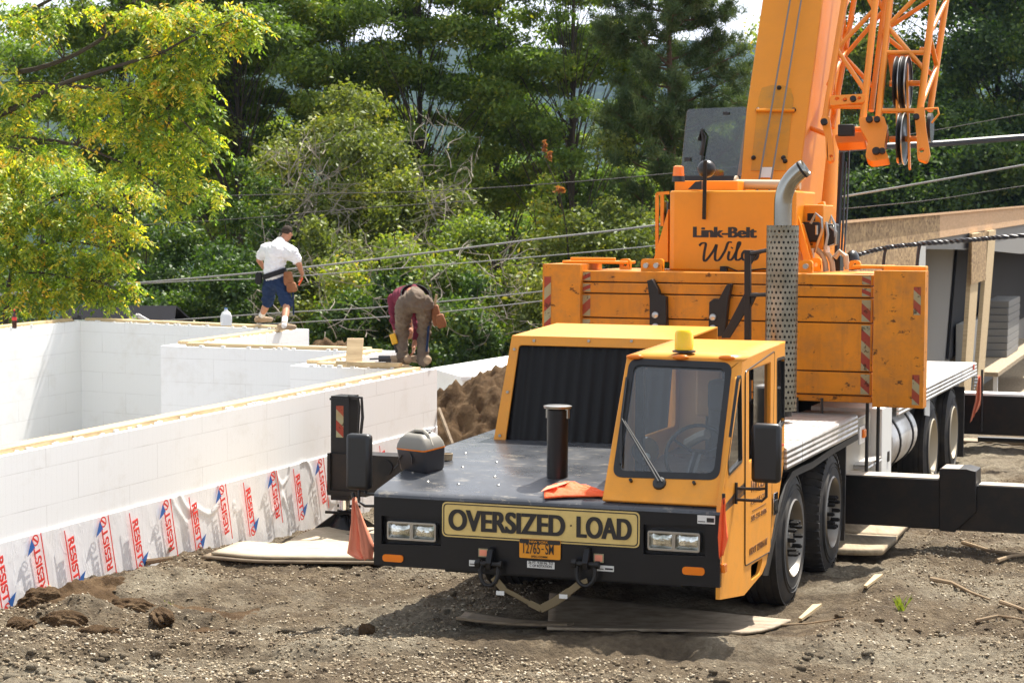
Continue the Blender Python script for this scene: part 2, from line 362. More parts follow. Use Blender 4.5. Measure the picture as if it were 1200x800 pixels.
M['barkp'] = bark('pine_bark', (.10, .06, .04), (.17, .11, .07)); M['root'] = bark('pale_root_wood', (.38, .29, .19), (.26, .19, .12))
def leaf(name, stops, trans=.42, gloss=.03):
    m = bpy.data.materials.new(name); m.use_nodes = True; n = N(m); n.t.nodes.clear(); out = n.new('ShaderNodeOutputMaterial')
    a = n.new('ShaderNodeAttribute'); a.attribute_name = 'tint'; c = n.ramp(a.outputs['Fac'], stops)
    d = n.new('ShaderNodeBsdfDiffuse'); t = n.new('ShaderNodeBsdfTranslucent'); g = n.new('ShaderNodeBsdfGlossy'); g.inputs['Roughness'].default_value = .5; g.inputs[0].default_value = (.9, .95, .9, 1)
    n.L(c, d.inputs[0]); tc = n.mix(1.0, c, (1.25, 1.3, .45), 'MULTIPLY'); n.L(tc, t.inputs[0])
    x = n.new('ShaderNodeMixShader'); x.inputs[0].default_value = trans; n.L(d.outputs[0], x.inputs[1]); n.L(t.outputs[0], x.inputs[2])
    y = n.new('ShaderNodeMixShader'); y.inputs[0].default_value = gloss; n.L(x.outputs[0], y.inputs[1]); n.L(g.outputs[0], y.inputs[2]); n.L(y.outputs[0], out.inputs[0]); return m
M['leaf_yellow'] = leaf('yellow_green_leaves', [(0., (.09, .17, .02)), (.3, (.19, .30, .03)), (.6, (.42, .49, .05)), (.85, (.74, .62, .06)), (1., (.78, .46, .04))], .5, .04)
M['leaf_locust'] = leaf('mid_green_leaves', [(0., (.05, .095, .015)), (.5, (.135, .22, .030)), (.85, (.26, .33, .042)), (1., (.40, .39, .05))], .45)
M['leaf_olive'] = leaf('olive_leaves', [(0., (.05, .078, .016)), (.5, (.15, .19, .036)), (.85, (.28, .30, .055)), (1., (.40, .34, .07))], .4)
M['leaf_bright'] = leaf('light_green_leaves', [(0., (.06, .10, .018)), (.5, (.18, .25, .035)), (.85, (.36, .38, .055)), (1., (.55, .40, .05))], .45)
M['leaf_dark'] = leaf('dark_green_leaves', [(0., (.018, .045, .009)), (.5, (.055, .11, .018)), (.9, (.13, .20, .03)), (1., (.26, .28, .05))], .42)
M['needle'] = leaf('pine_needles', [(0., (.022, .048, .014)), (.6, (.075, .12, .032)), (1., (.17, .20, .055))], .2)
M['redleaf'] = leaf('rusty_dead_leaves', [(0., (.3, .10, .03)), (1., (.45, .18, .06))], .4)
M['hill'] = mat('wooded_hillside', (.045, .075, .03), 1.0, spec=0)
def _m():
    n = N(M['hill']); n.col(n.ramp(n.noise(.03, 9, .7), [(.35, (.012, .022, .012)), (.6, (.03, .05, .02)), (.8, (.07, .08, .04))]))
_m()
M['roof'] = mat('dark_shingles', (.014, .014, .017), .95, spec=.1); M['siding'] = mat('cream_siding', (.45, .42, .28), .8); M['trim'] = mat('white_trim', (.75, .75, .73), .6)
M['drywall'] = mat('grey_white_interior', (.42, .42, .39), .8); M['dimwall'] = mat('grey_board_shaded_foam', (.22, .215, .20), .85); M['darkvoid'] = mat('flat_void_black', (.012, .012, .013), .9)  # dimwall also shades the foam stack; darkvoid stands in for dark depths
M['rope'] = mat('steel_rope', (.16, .155, .15), .45, .5); M['cablegrey'] = mat('weathered_cable', (.25, .25, .24), .6); M['cableblack'] = mat('black_cable', (.02, .022, .026), .4); M['cabledark'] = mat('thin_dark_wire', (.06, .055, .05), .7)

# ================================================================== terrain
def vnoise(x, y, seed=0):
    xi = np.floor(x).astype(np.int64); yi = np.floor(y).astype(np.int64); fx = x-xi; fy = y-yi
    fx = fx*fx*(3-2*fx); fy = fy*fy*(3-2*fy)
    def h(a, b):
        n = (a*374761393+b*668265263+seed*974711) & 0xffffffff; n = ((n ^ (n >> 13))*1274126177) & 0xffffffff; return ((n ^ (n >> 16)) & 0xffff)/65535.0
    return (h(xi, yi)*(1-fx)+h(xi+1, yi)*fx)*(1-fy)+(h(xi, yi+1)*(1-fx)+h(xi+1, yi+1)*fx)*fy
def fbm(x, y, o=5, s=0):
    r = 0; a = 1; t = 0
    for i in range(o): r = r+a*vnoise(x*2**i, y*2**i, s+i); t += a; a *= .55
    return r/t-.5
def sm(x, a, b): t = np.clip((x-a)/(b-a), 0, 1); return t*t*(3-2*t)
TOPZ = 1.22
DW = np.array([.3686, .9296]); NW = np.array([.9296, -.3686])       # along the near wall; its outward normal
C5 = W(512, 432, 'z', TOPZ)[:2]; NEAR0 = C5-DW*17.0
def wxy(X, Y): return W(X, Y, 'z', TOPZ)[:2]
pA = wxy(90, 374); OUT = [NEAR0, C5, wxy(379, 427), wxy(466, 411), wxy(225, 404), wxy(362, 385.5), pA, pA-DW*12]
def mitre(P, t):                          # offset an open polyline to its left side
    Q = []
    for i, p in enumerate(P):
        ds = []
        if i: d = P[i]-P[i-1]; ds.append(d/np.linalg.norm(d))
        if i < len(P)-1: d = P[i+1]-P[i]; ds.append(d/np.linalg.norm(d))
        ns = [np.array([-d[1], d[0]]) for d in ds]; m = sum(ns); m /= np.linalg.norm(m); Q.append(p+m*t/max(.35, m@ns[0]))
    return Q
INN = mitre(OUT, .29)
def inside(x, y, P):
    r = np.zeros(np.shape(x), bool); n = len(P)
    for i in range(n):
        a, b = P[i], P[(i+1) % n]
        c = ((a[1] > y) != (b[1] > y)) & (x < (b[0]-a[0])*(y-a[1])/(b[1]-a[1]+1e-12)+a[0]); r ^= c
    return r
MID = mitre(OUT, .14)
def ground_z(x, y, detail=True):
    x = np.asarray(x, float); y = np.asarray(y, float)
    rx, ry = x-CO[0], y-CO[1]; tx = rx*ex[0]+ry*ex[1]; ty = rx*math.sin(YAW)+ry*math.cos(YAW)
    near = 1-sm(y, 29, 36)
    z = .17*(1-sm(y, 14.0, 15.6))*(1-.5*sm(x, 1.2, 2.2))-.012*np.clip(ty, 0, 16)*sm(tx, -3, 1)
    wall = (x-C5[0])*NW[0]+(y-C5[1])*NW[1]                       # metres outside the near wall
    z = z+.10*np.exp(-((wall-.25)/.35)**2)*(y < 24.5)*(fbm(x*1.3, y*1.3, 3, 9)+.3)*1.2
    # spoil by the left front: dug lump and hollow
    z = z+.22*np.exp(-(((x+2.75)/.55)**2+((y-16.75)/.45)**2))*(fbm(x*3, y*3, 3, 5)+.62)
    z = z+.17*np.exp(-(((x+3.25)/.55)**2+((y-15.6)/.28)**2))*(.6+2.2*fbm(x*4, y*4, 3, 6))
    z = z+.12*np.exp(-(((x+2.55)/.40)**2+((y-15.55)/.22)**2))*(.6+2.5*fbm(x*5, y*5, 3, 7))
    z = z-.10*np.exp(-(((x+2.45)/.22)**2+((y-15.2)/.10)**2))
    # berm of gravel right of the wheels
    z = z+.10*np.exp(-((tx-1.95)/.28)**2)*sm(ty, -.6, .6)*(1-sm(ty, 4, 6))
    # tracks across the foreground
    z = z-.05*np.exp(-((y-13.75-.06*x-.25*fbm(x*.7, y*.7, 2, 3))/.16)**2)+.035*np.exp(-((y-14.05-.06*x)/.15)**2)
    z = z-.05*np.exp(-((y-15.2+.25*(x-3.1)+.2*fbm(x, y, 2, 4))/.14)**2)*sm(x, 2, 2.6)
    if detail:
        amp = near*(1-.85*np.exp(-(((tx-.6)/1.3)**2+((ty-1.2)/.9)**2)))
        z = z+amp*(.10*fbm(x*.9, y*.9, 4, 1)+.075*fbm(x*4.5, y*4.5, 4, 2)+.065*fbm(x*14, y*14, 4, 3))
    z = np.where(inside(x, y, MID) & (y < 40), -1.55, z)
    z = z-.165*sm(y, 18.4, 19.8)*(1-sm(x, -.6, .3))*(1-sm(y, 24, 26))
    far = sm(y, 29, 42); z = z*(1-far)-2.3*far-3.6*sm(y, 44, 75)-30*sm(y, 75, 300)
    z = z-1.3*sm(ty, 14, 20)*(y < 29)*sm(tx, -4, -1)*0
    r = np.sqrt(x*x+y*y); z = z*(1-sm(r, 1500, 3500))+(-33)*sm(r, 1500, 3500)
    return z
def axis(fine, lo, hi, step, grow=1.25, far=4000.):
    a = list(np.arange(lo, hi, step)); s = step
    while a[-1] < far: s *= grow; a.append(a[-1]+s)
    s = step
    while a[0] > -far: s *= grow; a.insert(0, a[0]-s)
    return np.array(a)
gx = axis(0, -5.6, 6.4, .030, 1.22); gy = axis(0, 12.6, 24.0, .030, 1.10)
GX, GY = np.meshgrid(gx, gy); GZ = ground_z(GX, GY); nx, ny = len(gx), len(gy)
i, j = np.meshgrid(np.arange(nx-1), np.arange(ny-1)); a = (j*nx+i).ravel()
ground = np_mesh('ground', np.stack([GX.ravel(), GY.ravel(), GZ.ravel()], 1), np.stack([a, a+1, a+nx+1, a+nx], 1), M['ground'], smooth=True)
tag(ground, kind='structure')

# loose stones scattered on the visible ground: nobody could count them
def stones(n, xr, yr, smin, smax, seed, name='gravel'):
    r = np.random.default_rng(seed); t = (1+5**.5)/2
    ico = np.array([(-1, t, 0), (1, t, 0), (-1, -t, 0), (1, -t, 0), (0, -1, t), (0, 1, t), (0, -1, -t), (0, 1, -t), (t, 0, -1), (t, 0, 1), (-t, 0, -1), (-t, 0, 1)])/1.9
    fc = np.array([(0, 11, 5), (0, 5, 1), (0, 1, 7), (0, 7, 10), (0, 10, 11), (1, 5, 9), (5, 11, 4), (11, 10, 2), (10, 7, 6), (7, 1, 8), (3, 9, 4), (3, 4, 2), (3, 2, 6), (3, 6, 8), (3, 8, 9), (4, 9, 5), (2, 4, 11), (6, 2, 10), (8, 6, 7), (9, 8, 1)])
    y = yr[0]+(yr[1]-yr[0])*r.random(n)**1.35; x = (xr[0]+(xr[1]-xr[0])*r.random(n))*y/yr[0]
    dens = fbm(x*.8, y*.8, 4, 21)+.5; rx, ry = x-CO[0], y-CO[1]; tx = rx*ex[0]+ry*ex[1]; ty = rx*math.sin(YAW)+ry*math.cos(YAW)
    onmat = (tx > -.75) & (tx < 1.75) & (ty > -.75) & (ty < 9); wall = (x-C5[0])*NW[0]+(y-C5[1])*NW[1]
    keep = (r.random(n) < np.clip((dens-.36)*3.2, .28, 1)) & ~onmat & (wall > .05); x, y = x[keep], y[keep]; n = len(x)
    s = smin+(smax-smin)*r.random(n)**2.6; z = ground_z(x, y)
    sc = s[:, None]*(.6+.7*r.random((n, 3))); sc[:, 2] *= .7; ang = r.random(n)*2*PI
    jit = ico[None]*(1+.28*r.standard_normal((n, 12, 3))); P = jit*sc[:, None, :]
    c, q = np.cos(ang)[:, None], np.sin(ang)[:, None]; X = P[..., 0]*c-P[..., 1]*q; Y = P[..., 0]*q+P[..., 1]*c
    V = np.stack([X+x[:, None], Y+y[:, None], P[..., 2]+(z+s*.25)[:, None]], -1).reshape(-1, 3)
    Fc = (fc[None]+12*np.arange(n)[:, None, None]).reshape(-1, 3)
    return tag(np_mesh(name, V, Fc, M['stone'], tint=np.repeat(r.random(n), 12)), 'loose grey and tan gravel strewn over the rutted earth', 'gravel', kind='stuff')
stones(150000, (-3.6, 3.7), (12.9, 24), .003, .014, 3)

def crumbs(n, seed):
    r = np.random.default_rng(seed); V = []; Fc = []; t = 0
    bm = bmesh.new(); bmesh.ops.create_icosphere(bm, subdivisions=2, radius=1); B = np.array([v.co[:] for v in bm.verts]); FB = np.array([[v.index for v in f.verts] for f in bm.faces]); bm.free()
    y = 12.9+9*r.random(n)**1.4; x = (-3.6+7.3*r.random(n))*y/13.; d = fbm(x*.6+5, y*.6, 3, 44)
    for i in range(n):
        if d[i] < r.random()*.25-.06: continue
        rx, ry = x[i]-CO[0], y[i]-CO[1]; tx = rx*ex[0]+ry*ex[1]; ty = rx*math.sin(YAW)+ry*math.cos(YAW)
        if -.8 < tx < 1.8 and -.8 < ty < 9 or (x[i]-C5[0])*NW[0]+(y[i]-C5[1])*NW[1] < .1: continue
        s_ = .009+.030*r.random()**3; k = r.random(3)*30; P = B*(1+1.1*fbm(B[:, 0]*1.5+k[0]+B[:, 2], B[:, 1]*1.5+k[1]-B[:, 2], 3, 5))[:, None]*s_*np.array([1+.6*r.random(), .9, .65]); a = r.random()*6.3
        P = np.stack([P[:, 0]*math.cos(a)-P[:, 1]*math.sin(a), P[:, 0]*math.sin(a)+P[:, 1]*math.cos(a), P[:, 2]], 1); z = float(ground_z(x[i], y[i])); V.append(P+[x[i], y[i], z+s_*.2]); Fc.append(FB+t); t += len(B)
    tag(np_mesh('soil_crumbs', np.concatenate(V), np.concatenate(Fc), M['ground'], smooth=True), 'small crumbs of brown earth scattered between the stones', 'soil crumbs', kind='stuff')
crumbs(3600, 12)
# clods, sticks and boards lying about
def rock_mesh(c, r, seed, sub=5, am=.3):
    bm = bmesh.new(); bmesh.ops.create_icosphere(bm, subdivisions=sub, radius=1); rs = np.random.default_rng(seed); k = rs.random(3)*20
    V = np.array([v.co[:] for v in bm.verts]); d = 1+am*3.2*fbm(V[:, 0]*1.9+k[0]+V[:, 2]*.9, V[:, 1]*1.9+k[1]+V[:, 2]*1.3, 6, seed)
    for v, q, dd in zip(bm.verts, V, d): v.co = Vector(q*dd*np.array(r))+Vector(c)
    me = bpy.data.meshes.new('clod'); bm.to_mesh(me); bm.free(); return me
CL = [((150, 706), (.22, .11, .08), 'flat brown clod beside the dug hollow'), ((45, 708), (.20, .14, .11), 'big crumbly brown clod at the left edge'), ((25, 741), (.14, .10, .06), 'small brown clod lowest at the left edge'),
      ((115, 745), (.16, .07, .045), 'smooth grey brown clod in front of the dug hollow'), ((430, 742), (.07, .06, .055), 'fist sized clod in the bumper shadow tip'), ((190, 722), (.20, .09, .07), 'dark clod on the rim of the dug hollow'), ((75, 728), (.17, .1, .08), 'crumbly clod between two larger ones on the left')]
for k, ((px, py), r, lb) in enumerate(CL):
    p = W(px, py, 'z', .08); o = link_mesh('dirt_clod', rock_mesh((0, 0, 0), r, 40+k), M['soil']); z = float(ground_z(p[0], p[1])); o.location = (p[0], p[1], z+r[2]*.15); o.rotation_euler.z = k
    tag(o, lb, 'dirt clod', 'clods of dug earth on the ground')
def pile(name, cx, cy, rx, ry, h, base, seed, label, rot=0.0, n=150, rough=1.0):
    u = np.linspace(-1.25, 1.25, n); U, V = np.meshgrid(u, u); R = np.sqrt(U**2+V**2)
    x = cx+U*rx*math.cos(rot)-V*ry*math.sin(rot); y = cy+U*rx*math.sin(rot)+V*ry*math.cos(rot)
    k = np.clip(1-R**1.7, -.4, 1); z = base+h*k*(1+.5*fbm(x*1.1, y*1.1, 3, seed))+rough*k.clip(0, 1)**.5*(.55*np.abs(fbm(x*2.6, y*2.6, 3, seed+1))+.30*fbm(x*5, y*5, 3, seed+2)+.20*fbm(x*13, y*13, 4, seed+3))
    i, j = np.meshgrid(np.arange(n-1), np.arange(n-1)); a = (j*n+i).ravel()
    o = np_mesh(name, np.stack([x.ravel(), y.ravel(), z.ravel()], 1), np.stack([a, a+1, a+n+1, a+n], 1), M['soil'], smooth=True)
    return tag(o, label, 'dirt pile')
pile('dirt_pile', .15, 25.6, 2.1, 1.35, 1.10, -.15, 31, 'tall heap of fresh brown soil between the white wall corner and the crane', .1, 190, .8)
pile('dirt_pile', -2.6, 31.2, 1.25, .9, 1.12, -.2, 37, 'low lumpy soil heap showing just over the stepped back wall', 0, 110, .7)
pile('dirt_pile', -3.35, 16.3, .95, .32, .15, -.02, 47, 'dark flattened hump of mud against the foot of the membrane', math.atan2(DW[1], DW[0]), 150, .42)
pile('dirt_pile', -3.0, 15.75, .85, .42, .03, .0, 53, 'dug over patch of orange brown soil at the lower left', .1, 170, .30)
def stick(name, pts, r, label, cat='stick', m='root', h=.03):
    P = []
    for (px, py) in pts: p = W(px, py, 'z', 0); p = W(px, py, 'z', float(ground_z(p[0], p[1]))); P.append((p[0], p[1], float(ground_z(p[0], p[1]))+h))
    b = MB(); n = len(P); b.tube(P, [r*(1-.6*i/(n-1)) for i in range(n)], 7); return tag(b.build(name, M[m]), label, cat)
stick('branch', [(1090, 681), (1115, 690), (1138, 697), (1160, 704)], .022, 'pale bent branch nearest the wheel shadow on the right')
stick('branch', [(1172, 708), (1200, 716), (1230, 722)], .018, 'pale stick running off the right edge')
stick('branch', [(1143, 728), (1170, 724), (1188, 729), (1215, 733)], .016, 'thin crooked stick low at the right edge')
stick('branch', [(1128, 638), (1160, 647), (1195, 651), (1230, 650)], .020, 'long grey stick highest on the right gravel')
stick('branch', [(1168, 660), (1185, 655), (1215, 657)], .022, 'short thick grey stick under the long one')
stick('branch', [(905, 737), (945, 735), (990, 731)], .010, 'thin twig in the mud in front of the right wheel')
stick('root', [(118, 664), (140, 655), (150, 660), (165, 648), (180, 655), (200, 657)], .035, 'twisted pale root lying against the membrane', 'root', h=.09)
stick('root', [(160, 652), (175, 668), (205, 680)], .038, 'stubby end of a pale root pointing at the viewer', 'root', h=.07)
stick('root', [(52, 690), (58, 700), (65, 712)], .022, 'short pale root stump sticking out of the soil by the wall', 'root', h=.10)
for (px, py, sc, lb) in ((948, 722, .17, 'pale wood splinter beside the right front tyre'), (1022, 690, .15, 'pale wood chip on the gravel berm')):
    p = W(px, py, 'z', .0); z = float(ground_z(p[0], p[1])); b = MB(); b.hexa([(-sc, -.02, 0), (sc, -.035, .01), (sc*.8, .03, .01), (-sc, .015, 0), (-sc, -.015, .02), (sc, -.03, .03), (sc*.7, .025, .03), (-sc, .01, .02)])
    o = b.build('wood_chip', M['lumber']); o.location = (p[0], p[1], z+.03); o.rotation_euler = (.1, -.15, 1.0); tag(o, lb, 'wood chip')
def tuft(px, py, k, label, n=26, h=.09):
    p = W(px, py, 'z', 0); z = float(ground_z(p[0], p[1])); r = np.random.default_rng(k); b = MB()
    for _ in range(n):
        a = r.random()*2*PI; l = h*(.5+r.random()); bx, by = r.normal(0, .02, 2); t = .35+.6*r.random(); q = .004
        b.add([(bx-q, by, 0), (bx+q, by, 0), (bx+math.cos(a)*l*t*.5+q*.6, by+math.sin(a)*l*t*.5, l*.7), (bx+math.cos(a)*l*t, by+math.sin(a)*l*t, l)], [(0, 1, 2, 3)])
    o = b.build('grass_tuft', M['leaf_bright'], smooth=False); at = o.data.attributes.new('tint', 'FLOAT', 'POINT'); at.data.foreach_set('value', np.full(len(o.data.vertices), .6, np.float32)); o.location = (p[0], p[1], z+.01)
    tag(o, label, 'grass tuft')
tuft(1057, 718, 1, 'small bright green tuft in the mud on the right'); tuft(198, 716, 2, 'tiny green sprout by the dug hollow', 10, .05)

# ================================================================== foundation of white foam forms
FD = empty('foundation', (float(C5[0]), float(C5[1]), 0), 0, 'roofless white foam block foundation with stepped corners and timber on its rim', 'foundation')
FO = np.array([C5[0], C5[1], 0])
for k in range(len(OUT)-1):
    a, b, a2, b2 = OUT[k], OUT[k+1], INN[k], INN[k+1]; L = np.linalg.norm(b-a); d = (b-a)/L; nn = np.array([-d[1], d[0]])
    loc = lambda p: ((p-a)@d, (p-a)@nn)
    P = [loc(a), loc(b), loc(b2), loc(a2)]; m = MB(); m.hexa([(*p, -1.7) for p in P]+[(*p, TOPZ) for p in P])
    o = m.build('wall', M['foam'], FD, smooth=False); ang = math.atan2(d[1], d[0]); o.location = (a[0]-FO[0], a[1]-FO[1], 0); o.rotation_euler.z = ang
    # crumbly foam edge and timber plate on the rim
    m = MB(); u0 = max(P[0][0], P[3][0]) if k else P[0][0]; u1 = min(P[1][0], P[2][0]); rr = np.random.default_rng(60+k); x = u0+.03
    while x < u1-.1:
        l = min(2.44, u1-x-.02); yo = .055+.008*rr.random(); m.box(x, x+l-.012, yo, yo+.17, TOPZ+.002, TOPZ+.040+.004*rr.random()); x += l
    o2 = m.build('rim_board', M['lumber'], FD, smooth=False, bevel=.004); o2.location = o.location; o2.rotation_euler.z = ang
    m = MB(); n = int(L*14)
    for q in range(n):
        x = u0+(u1-u0)*rr.random(); side = rr.random() < .5; y = .012+.03*rr.random() if side else .245+.03*rr.random(); s = .012+.022*rr.random()
        m.box(x, x+s*1.5, y, y+s, TOPZ-.003, TOPZ+s*.8)
    o3 = m.build('foam_crumbs', M['trim'], FD, smooth=False); o3.location = o.location; o3.rotation_euler.z = ang; o3['kind'] = 'stuff'
b = MB(); b.prism([(p[0]-FO[0], p[1]-FO[1], -1.50) for p in mitre(OUT, .25)], (0, 0, -.04)); b.build('added_bounce_floor', mat('pale_bounce_surface', (.40, .385, .36), .8), FD, False)  # unseen pale floor, added to bounce light up the pit walls
# membrane hung on the near wall
Lw = np.linalg.norm(C5-NEAR0); n1, n2 = 700, 40
ss = np.linspace(3.2, Lw-.02, n1); zz = np.linspace(-.18, .575, n2); SS, ZZ = np.meshgrid(ss, zz)
wr = .007*np.abs(fbm(SS*3.2+ZZ*2, ZZ*1.2, 3, 71))+.012*np.exp(-(fbm(SS*2.2+ZZ*1.5, ZZ*1.1-SS*.5, 2, 77)/.012)**2)*(fbm(SS*.9, ZZ*2, 2, 78) > .02)
OF = -.012-wr.clip(0, 1); ZT2 = ZZ+(.010*fbm(SS*1.5, SS*0, 2, 75))*(ZZ > .5)
i, j = np.meshgrid(np.arange(n1-1), np.arange(n2-1)); a = (j*n1+i).ravel()
V = np.stack([SS.ravel(), OF.ravel(), ZT2.ravel()], 1); Fq = np.stack([a, a+1, a+n1+1, a+n1], 1)
o = np_mesh('membrane', V, Fq, M['wrap'], FD, smooth=True); angw = math.atan2(DW[1], DW[0])
o.location = (NEAR0[0]-FO[0], NEAR0[1]-FO[1], 0); o.rotation_euler.z = angw; o['label'] = 'wrinkled white membrane with red lettering along the wall foot'; MEMB = o
so_ = o.modifiers.new('thick', 'SOLIDIFY'); so_.thickness = .003
def join(obs, name):
    bm = bmesh.new(); mats = []; 
    for o in obs:
        me = o.data.copy(); 
        if me.materials[0] not in mats: mats.append(me.materials[0])
        k = mats.index(me.materials[0]); n0 = len(bm.faces); bm.from_mesh(me); bm.faces.ensure_lookup_table()
        for f in bm.faces[n0:]: f.material_index = k
    me = bpy.data.meshes.new(name); bm.to_mesh(me); bm.free()
    for q in mats: me.materials.append(q)
    par = obs[0].parent
    for o in obs: bpy.data.objects.remove(o)
    r = bpy.data.objects.new(name, me); COL.objects.link(r); r.parent = par; return r
def print_proto(up):
    # membrane print: lettering in the wall plane (x along wall, -y outward, z up)
    R, U = ((0, 0, 1), (-1, 0, 0)) if up else ((0, 0, -1), (1, 0, 0))
    sx = -1 if up else 1
    base = np.array([0., 0, 0.]); H = .086; LL = .37
    p = base+np.array([.5*H*(-sx), 0, (-LL/2 if up else LL/2)])
    t = heavy('print', 'RESIST', M['printred'], MEMB, p, R, U, LL, H, .012, .003)
    b = MB(); x0 = -sx*(H*.5+.032); b.box(min(x0, x0+.013), max(x0, x0+.013), -.002, 0, -.27, .27); l = b.build('p', M['printred'], MEMB, False)
    zc = (1 if up else -1)*(LL/2+.055); b = MB(); n = 24
    pts = [(.047*math.cos(2*PI*k/n), .047*math.sin(2*PI*k/n)) for k in range(n)]; q = [(.033*math.cos(2*PI*k/n), .033*math.sin(2*PI*k/n)) for k in range(n)]
    b.add([(x, -.002, z+zc) for x, z in pts]+[(x, -.002, z+zc) for x, z in q], [(k, (k+1) % n, n+(k+1) % n, n+k) for k in range(n)])
    b.add([(-.035, -.002, zc+.022), (-.022, -.002, zc+.035), (.035, -.002, zc-.022), (.022, -.002, zc-.035)], [(0, 1, 2, 3)]); c = b.build('p', M['printred'], MEMB, False)
    b = MB(); s = -1 if up else 1
    b.add([(s*.048, -.0025, zc-s*.030), (s*.135, -.0025, zc+s*.085), (s*.018, -.0025, zc+s*.056)], [(0, 1, 2)])
    d = b.build('p', M['printblue'], MEMB, False)
    return join([t, l, c, d], 'printed_logo')
pxs = [(-32, 742, 0), (-1, 700, 1), (42, 682, 0), (82, 668, 1), (121, 651, 0), (157, 640, 1), (194, 628, 0), (226, 620, 1), (259, 610, 0), (289, 601, 1), (319, 594, 0), (347, 586, 1), (374, 580, 0), (399, 573, 1), (423, 567, 0), (447, 560, 1)]
proto = {}
for k, (px, py, dn) in enumerate(pxs):
    r_ = ray(px, py); t = ((C5[0]-0)*NW[0]+(C5[1])*NW[1])/(r_[0]*NW[0]+r_[1]*NW[1]); P = C0+t*r_; s = (P[0]-NEAR0[0])*DW[0]+(P[1]-NEAR0[1])*DW[1]
    if dn not in proto: proto[dn] = print_proto(not dn); o = proto[dn]
    else: o = proto[dn].copy(); COL.objects.link(o); o.parent = MEMB
    o.location = (s, -.038, .285); o.rotation_euler = (0, math.radians(-13), 0)

# ================================================================== far hills, small house, modular house
def hills():
    n, m = 260, 60; az = np.linspace(-.75, .75, n); rr = np.linspace(600, 3600, m); A, R = np.meshgrid(az, rr); X = R*np.sin(A); Y = R*np.cos(A)
    crest = 158+16*np.sin(A*5.1+1.9)+30*fbm(A*6+9, A*0, 4, 81); t = sm(R, 700, 2600)
    Z = -34+(crest+34)*t+t*26*fbm(X/260, Y/260, 5, 83)+t*10*np.abs(fbm(X/26, Y/26, 3, 85))
    i, j = np.meshgrid(np.arange(n-1), np.arange(m-1)); a = (j*n+i).ravel()
    o = np_mesh('hills', np.stack([X.ravel(), Y.ravel(), Z.ravel()], 1), np.stack([a, a+1, a+n+1, a+n], 1), M['hill'], smooth=True); tag(o, kind='structure')
hills()
def PX(px, Y): return (px-600)/F*Y
HS = empty('house', (PX(112, 41), 40, -1.60), 0, 'small house beyond the left wall, only its dark roof and gable tip showing', 'house')
b = MB(); b.box(-.75, 2.0, -.2, 4.5, 0, 2.68); b.build('wall', M['siding'], HS)
b = MB(); b.prism([(.62, -.30, 2.66), (2.04, -.30, 2.66), (1.33, -.30, 3.06)], (0, .5, 0)); b.build('gable', M['siding'], HS)
b = MB(); b.prism([(-.9, -.1, 2.66), (2.15, -.1, 2.66), (2.0, 1.4, 3.20), (-.7, 1.4, 3.20)], (0, .0, .05)); b.prism([(-.7, 1.4, 3.20), (2.0, 1.4, 3.20), (2.15, 3.4, 2.66), (-.9, 3.4, 2.66)], (0, 0, .05)); b.build('roof', M['roof'], HS, False)
b = MB(); b.bar((.50, -.36, 2.63), (1.33, -.36, 3.12), .08, .085); b.bar((1.33, -.36, 3.12), (2.16, -.36, 2.63), .08, .085); b.build('gable_trim', M['trim'], HS); HS.scale = (.78, .78, .78)
# low white covered roof beyond the soil heap
b = MB(); q = [W(505, 431, 'z', .80), W(600, 416, 'z', .80), W(680, 416, 'z', .80), W(680, 441, 'z', .80), W(540, 441, 'z', .80)]
b.prism([(p[0], p[1], .80) for p in q], (0, 0, -.05)); o = b.build('covered_slab', M['wrap'], None, False); tag(o, 'long white membrane covered slab behind the brown soil heap', 'covered slab')
b = MB(); b.prism([(p[0]*.97, p[1]+.05, .745) for p in q], (0, 0, -1.8)); o = b.build('wall', M['foam'], o, False)

# modular house section parallel to the crane
hy = np.array([math.sin(YAW), math.cos(YAW), 0]); hx = np.array([math.cos(YAW), -math.sin(YAW), 0]); HO = np.array([CO[0], CO[1], 0])-1.0*hx
HM = Matrix(((hx[0], hy[0], 0, HO[0]), (hx[1], hy[1], 0, HO[1]), (0, 0, 1, 0), (0, 0, 0, 1)))
MH = empty('modular_house', mat=HM, label='unfinished modular house section with open front, chipboard band and bare studs', cat='house')
FZ = -2.2; XB = -1.4
def sOf(px, L): return L/math.tan(YAW-math.atan((px-600)/F))-13.8
sA, sB, sE = sOf(1101, 5.7), sOf(1081, 5.7), 57.0
b = MB(); b.box(-.03, 0, 14.1, sA, 2.30, 2.74); b.build('chipboard_band', M['osb'], MH)
b = MB(); b.box(-.03, 0, sA+.004, sE, 2.30, 2.74); b.build('plywood_band', M['cdx'], MH)
b = MB(); b.prism([(.05, 14.0, 2.742), (.05, 14.0, 2.785), (XB-.1, 14.0, 2.60), (XB-.1, 14.0, 2.55)], (0, sE-13.9, 0)); b.build('roof_edge', M['cdx'], MH)
b = MB(); b.box(-.026, 0, 14.1, sB-.6, FZ, 2.296); b.build('chipboard_wall', M['osb'], MH)
b = MB(); b.box(-.12, .01, sB-.55, sB+.35, FZ, 2.296); b.build('jamb', M['drywall'], MH)
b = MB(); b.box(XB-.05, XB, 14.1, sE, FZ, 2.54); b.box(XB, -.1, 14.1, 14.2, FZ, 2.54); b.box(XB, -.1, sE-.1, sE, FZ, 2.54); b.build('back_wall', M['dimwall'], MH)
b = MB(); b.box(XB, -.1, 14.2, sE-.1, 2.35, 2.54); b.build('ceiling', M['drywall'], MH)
b = MB(); b.prism([(-.05, sB+.4, 2.29), (-.05, sE, 2.29), (-.05, sE, 1.2), (-.05, 41, 1.55), (-.05, 33, 1.88), (-.05, sB+.4, 2.14)], (-.03, 0, 0)); b.build('valance', M['dimwall'], MH)
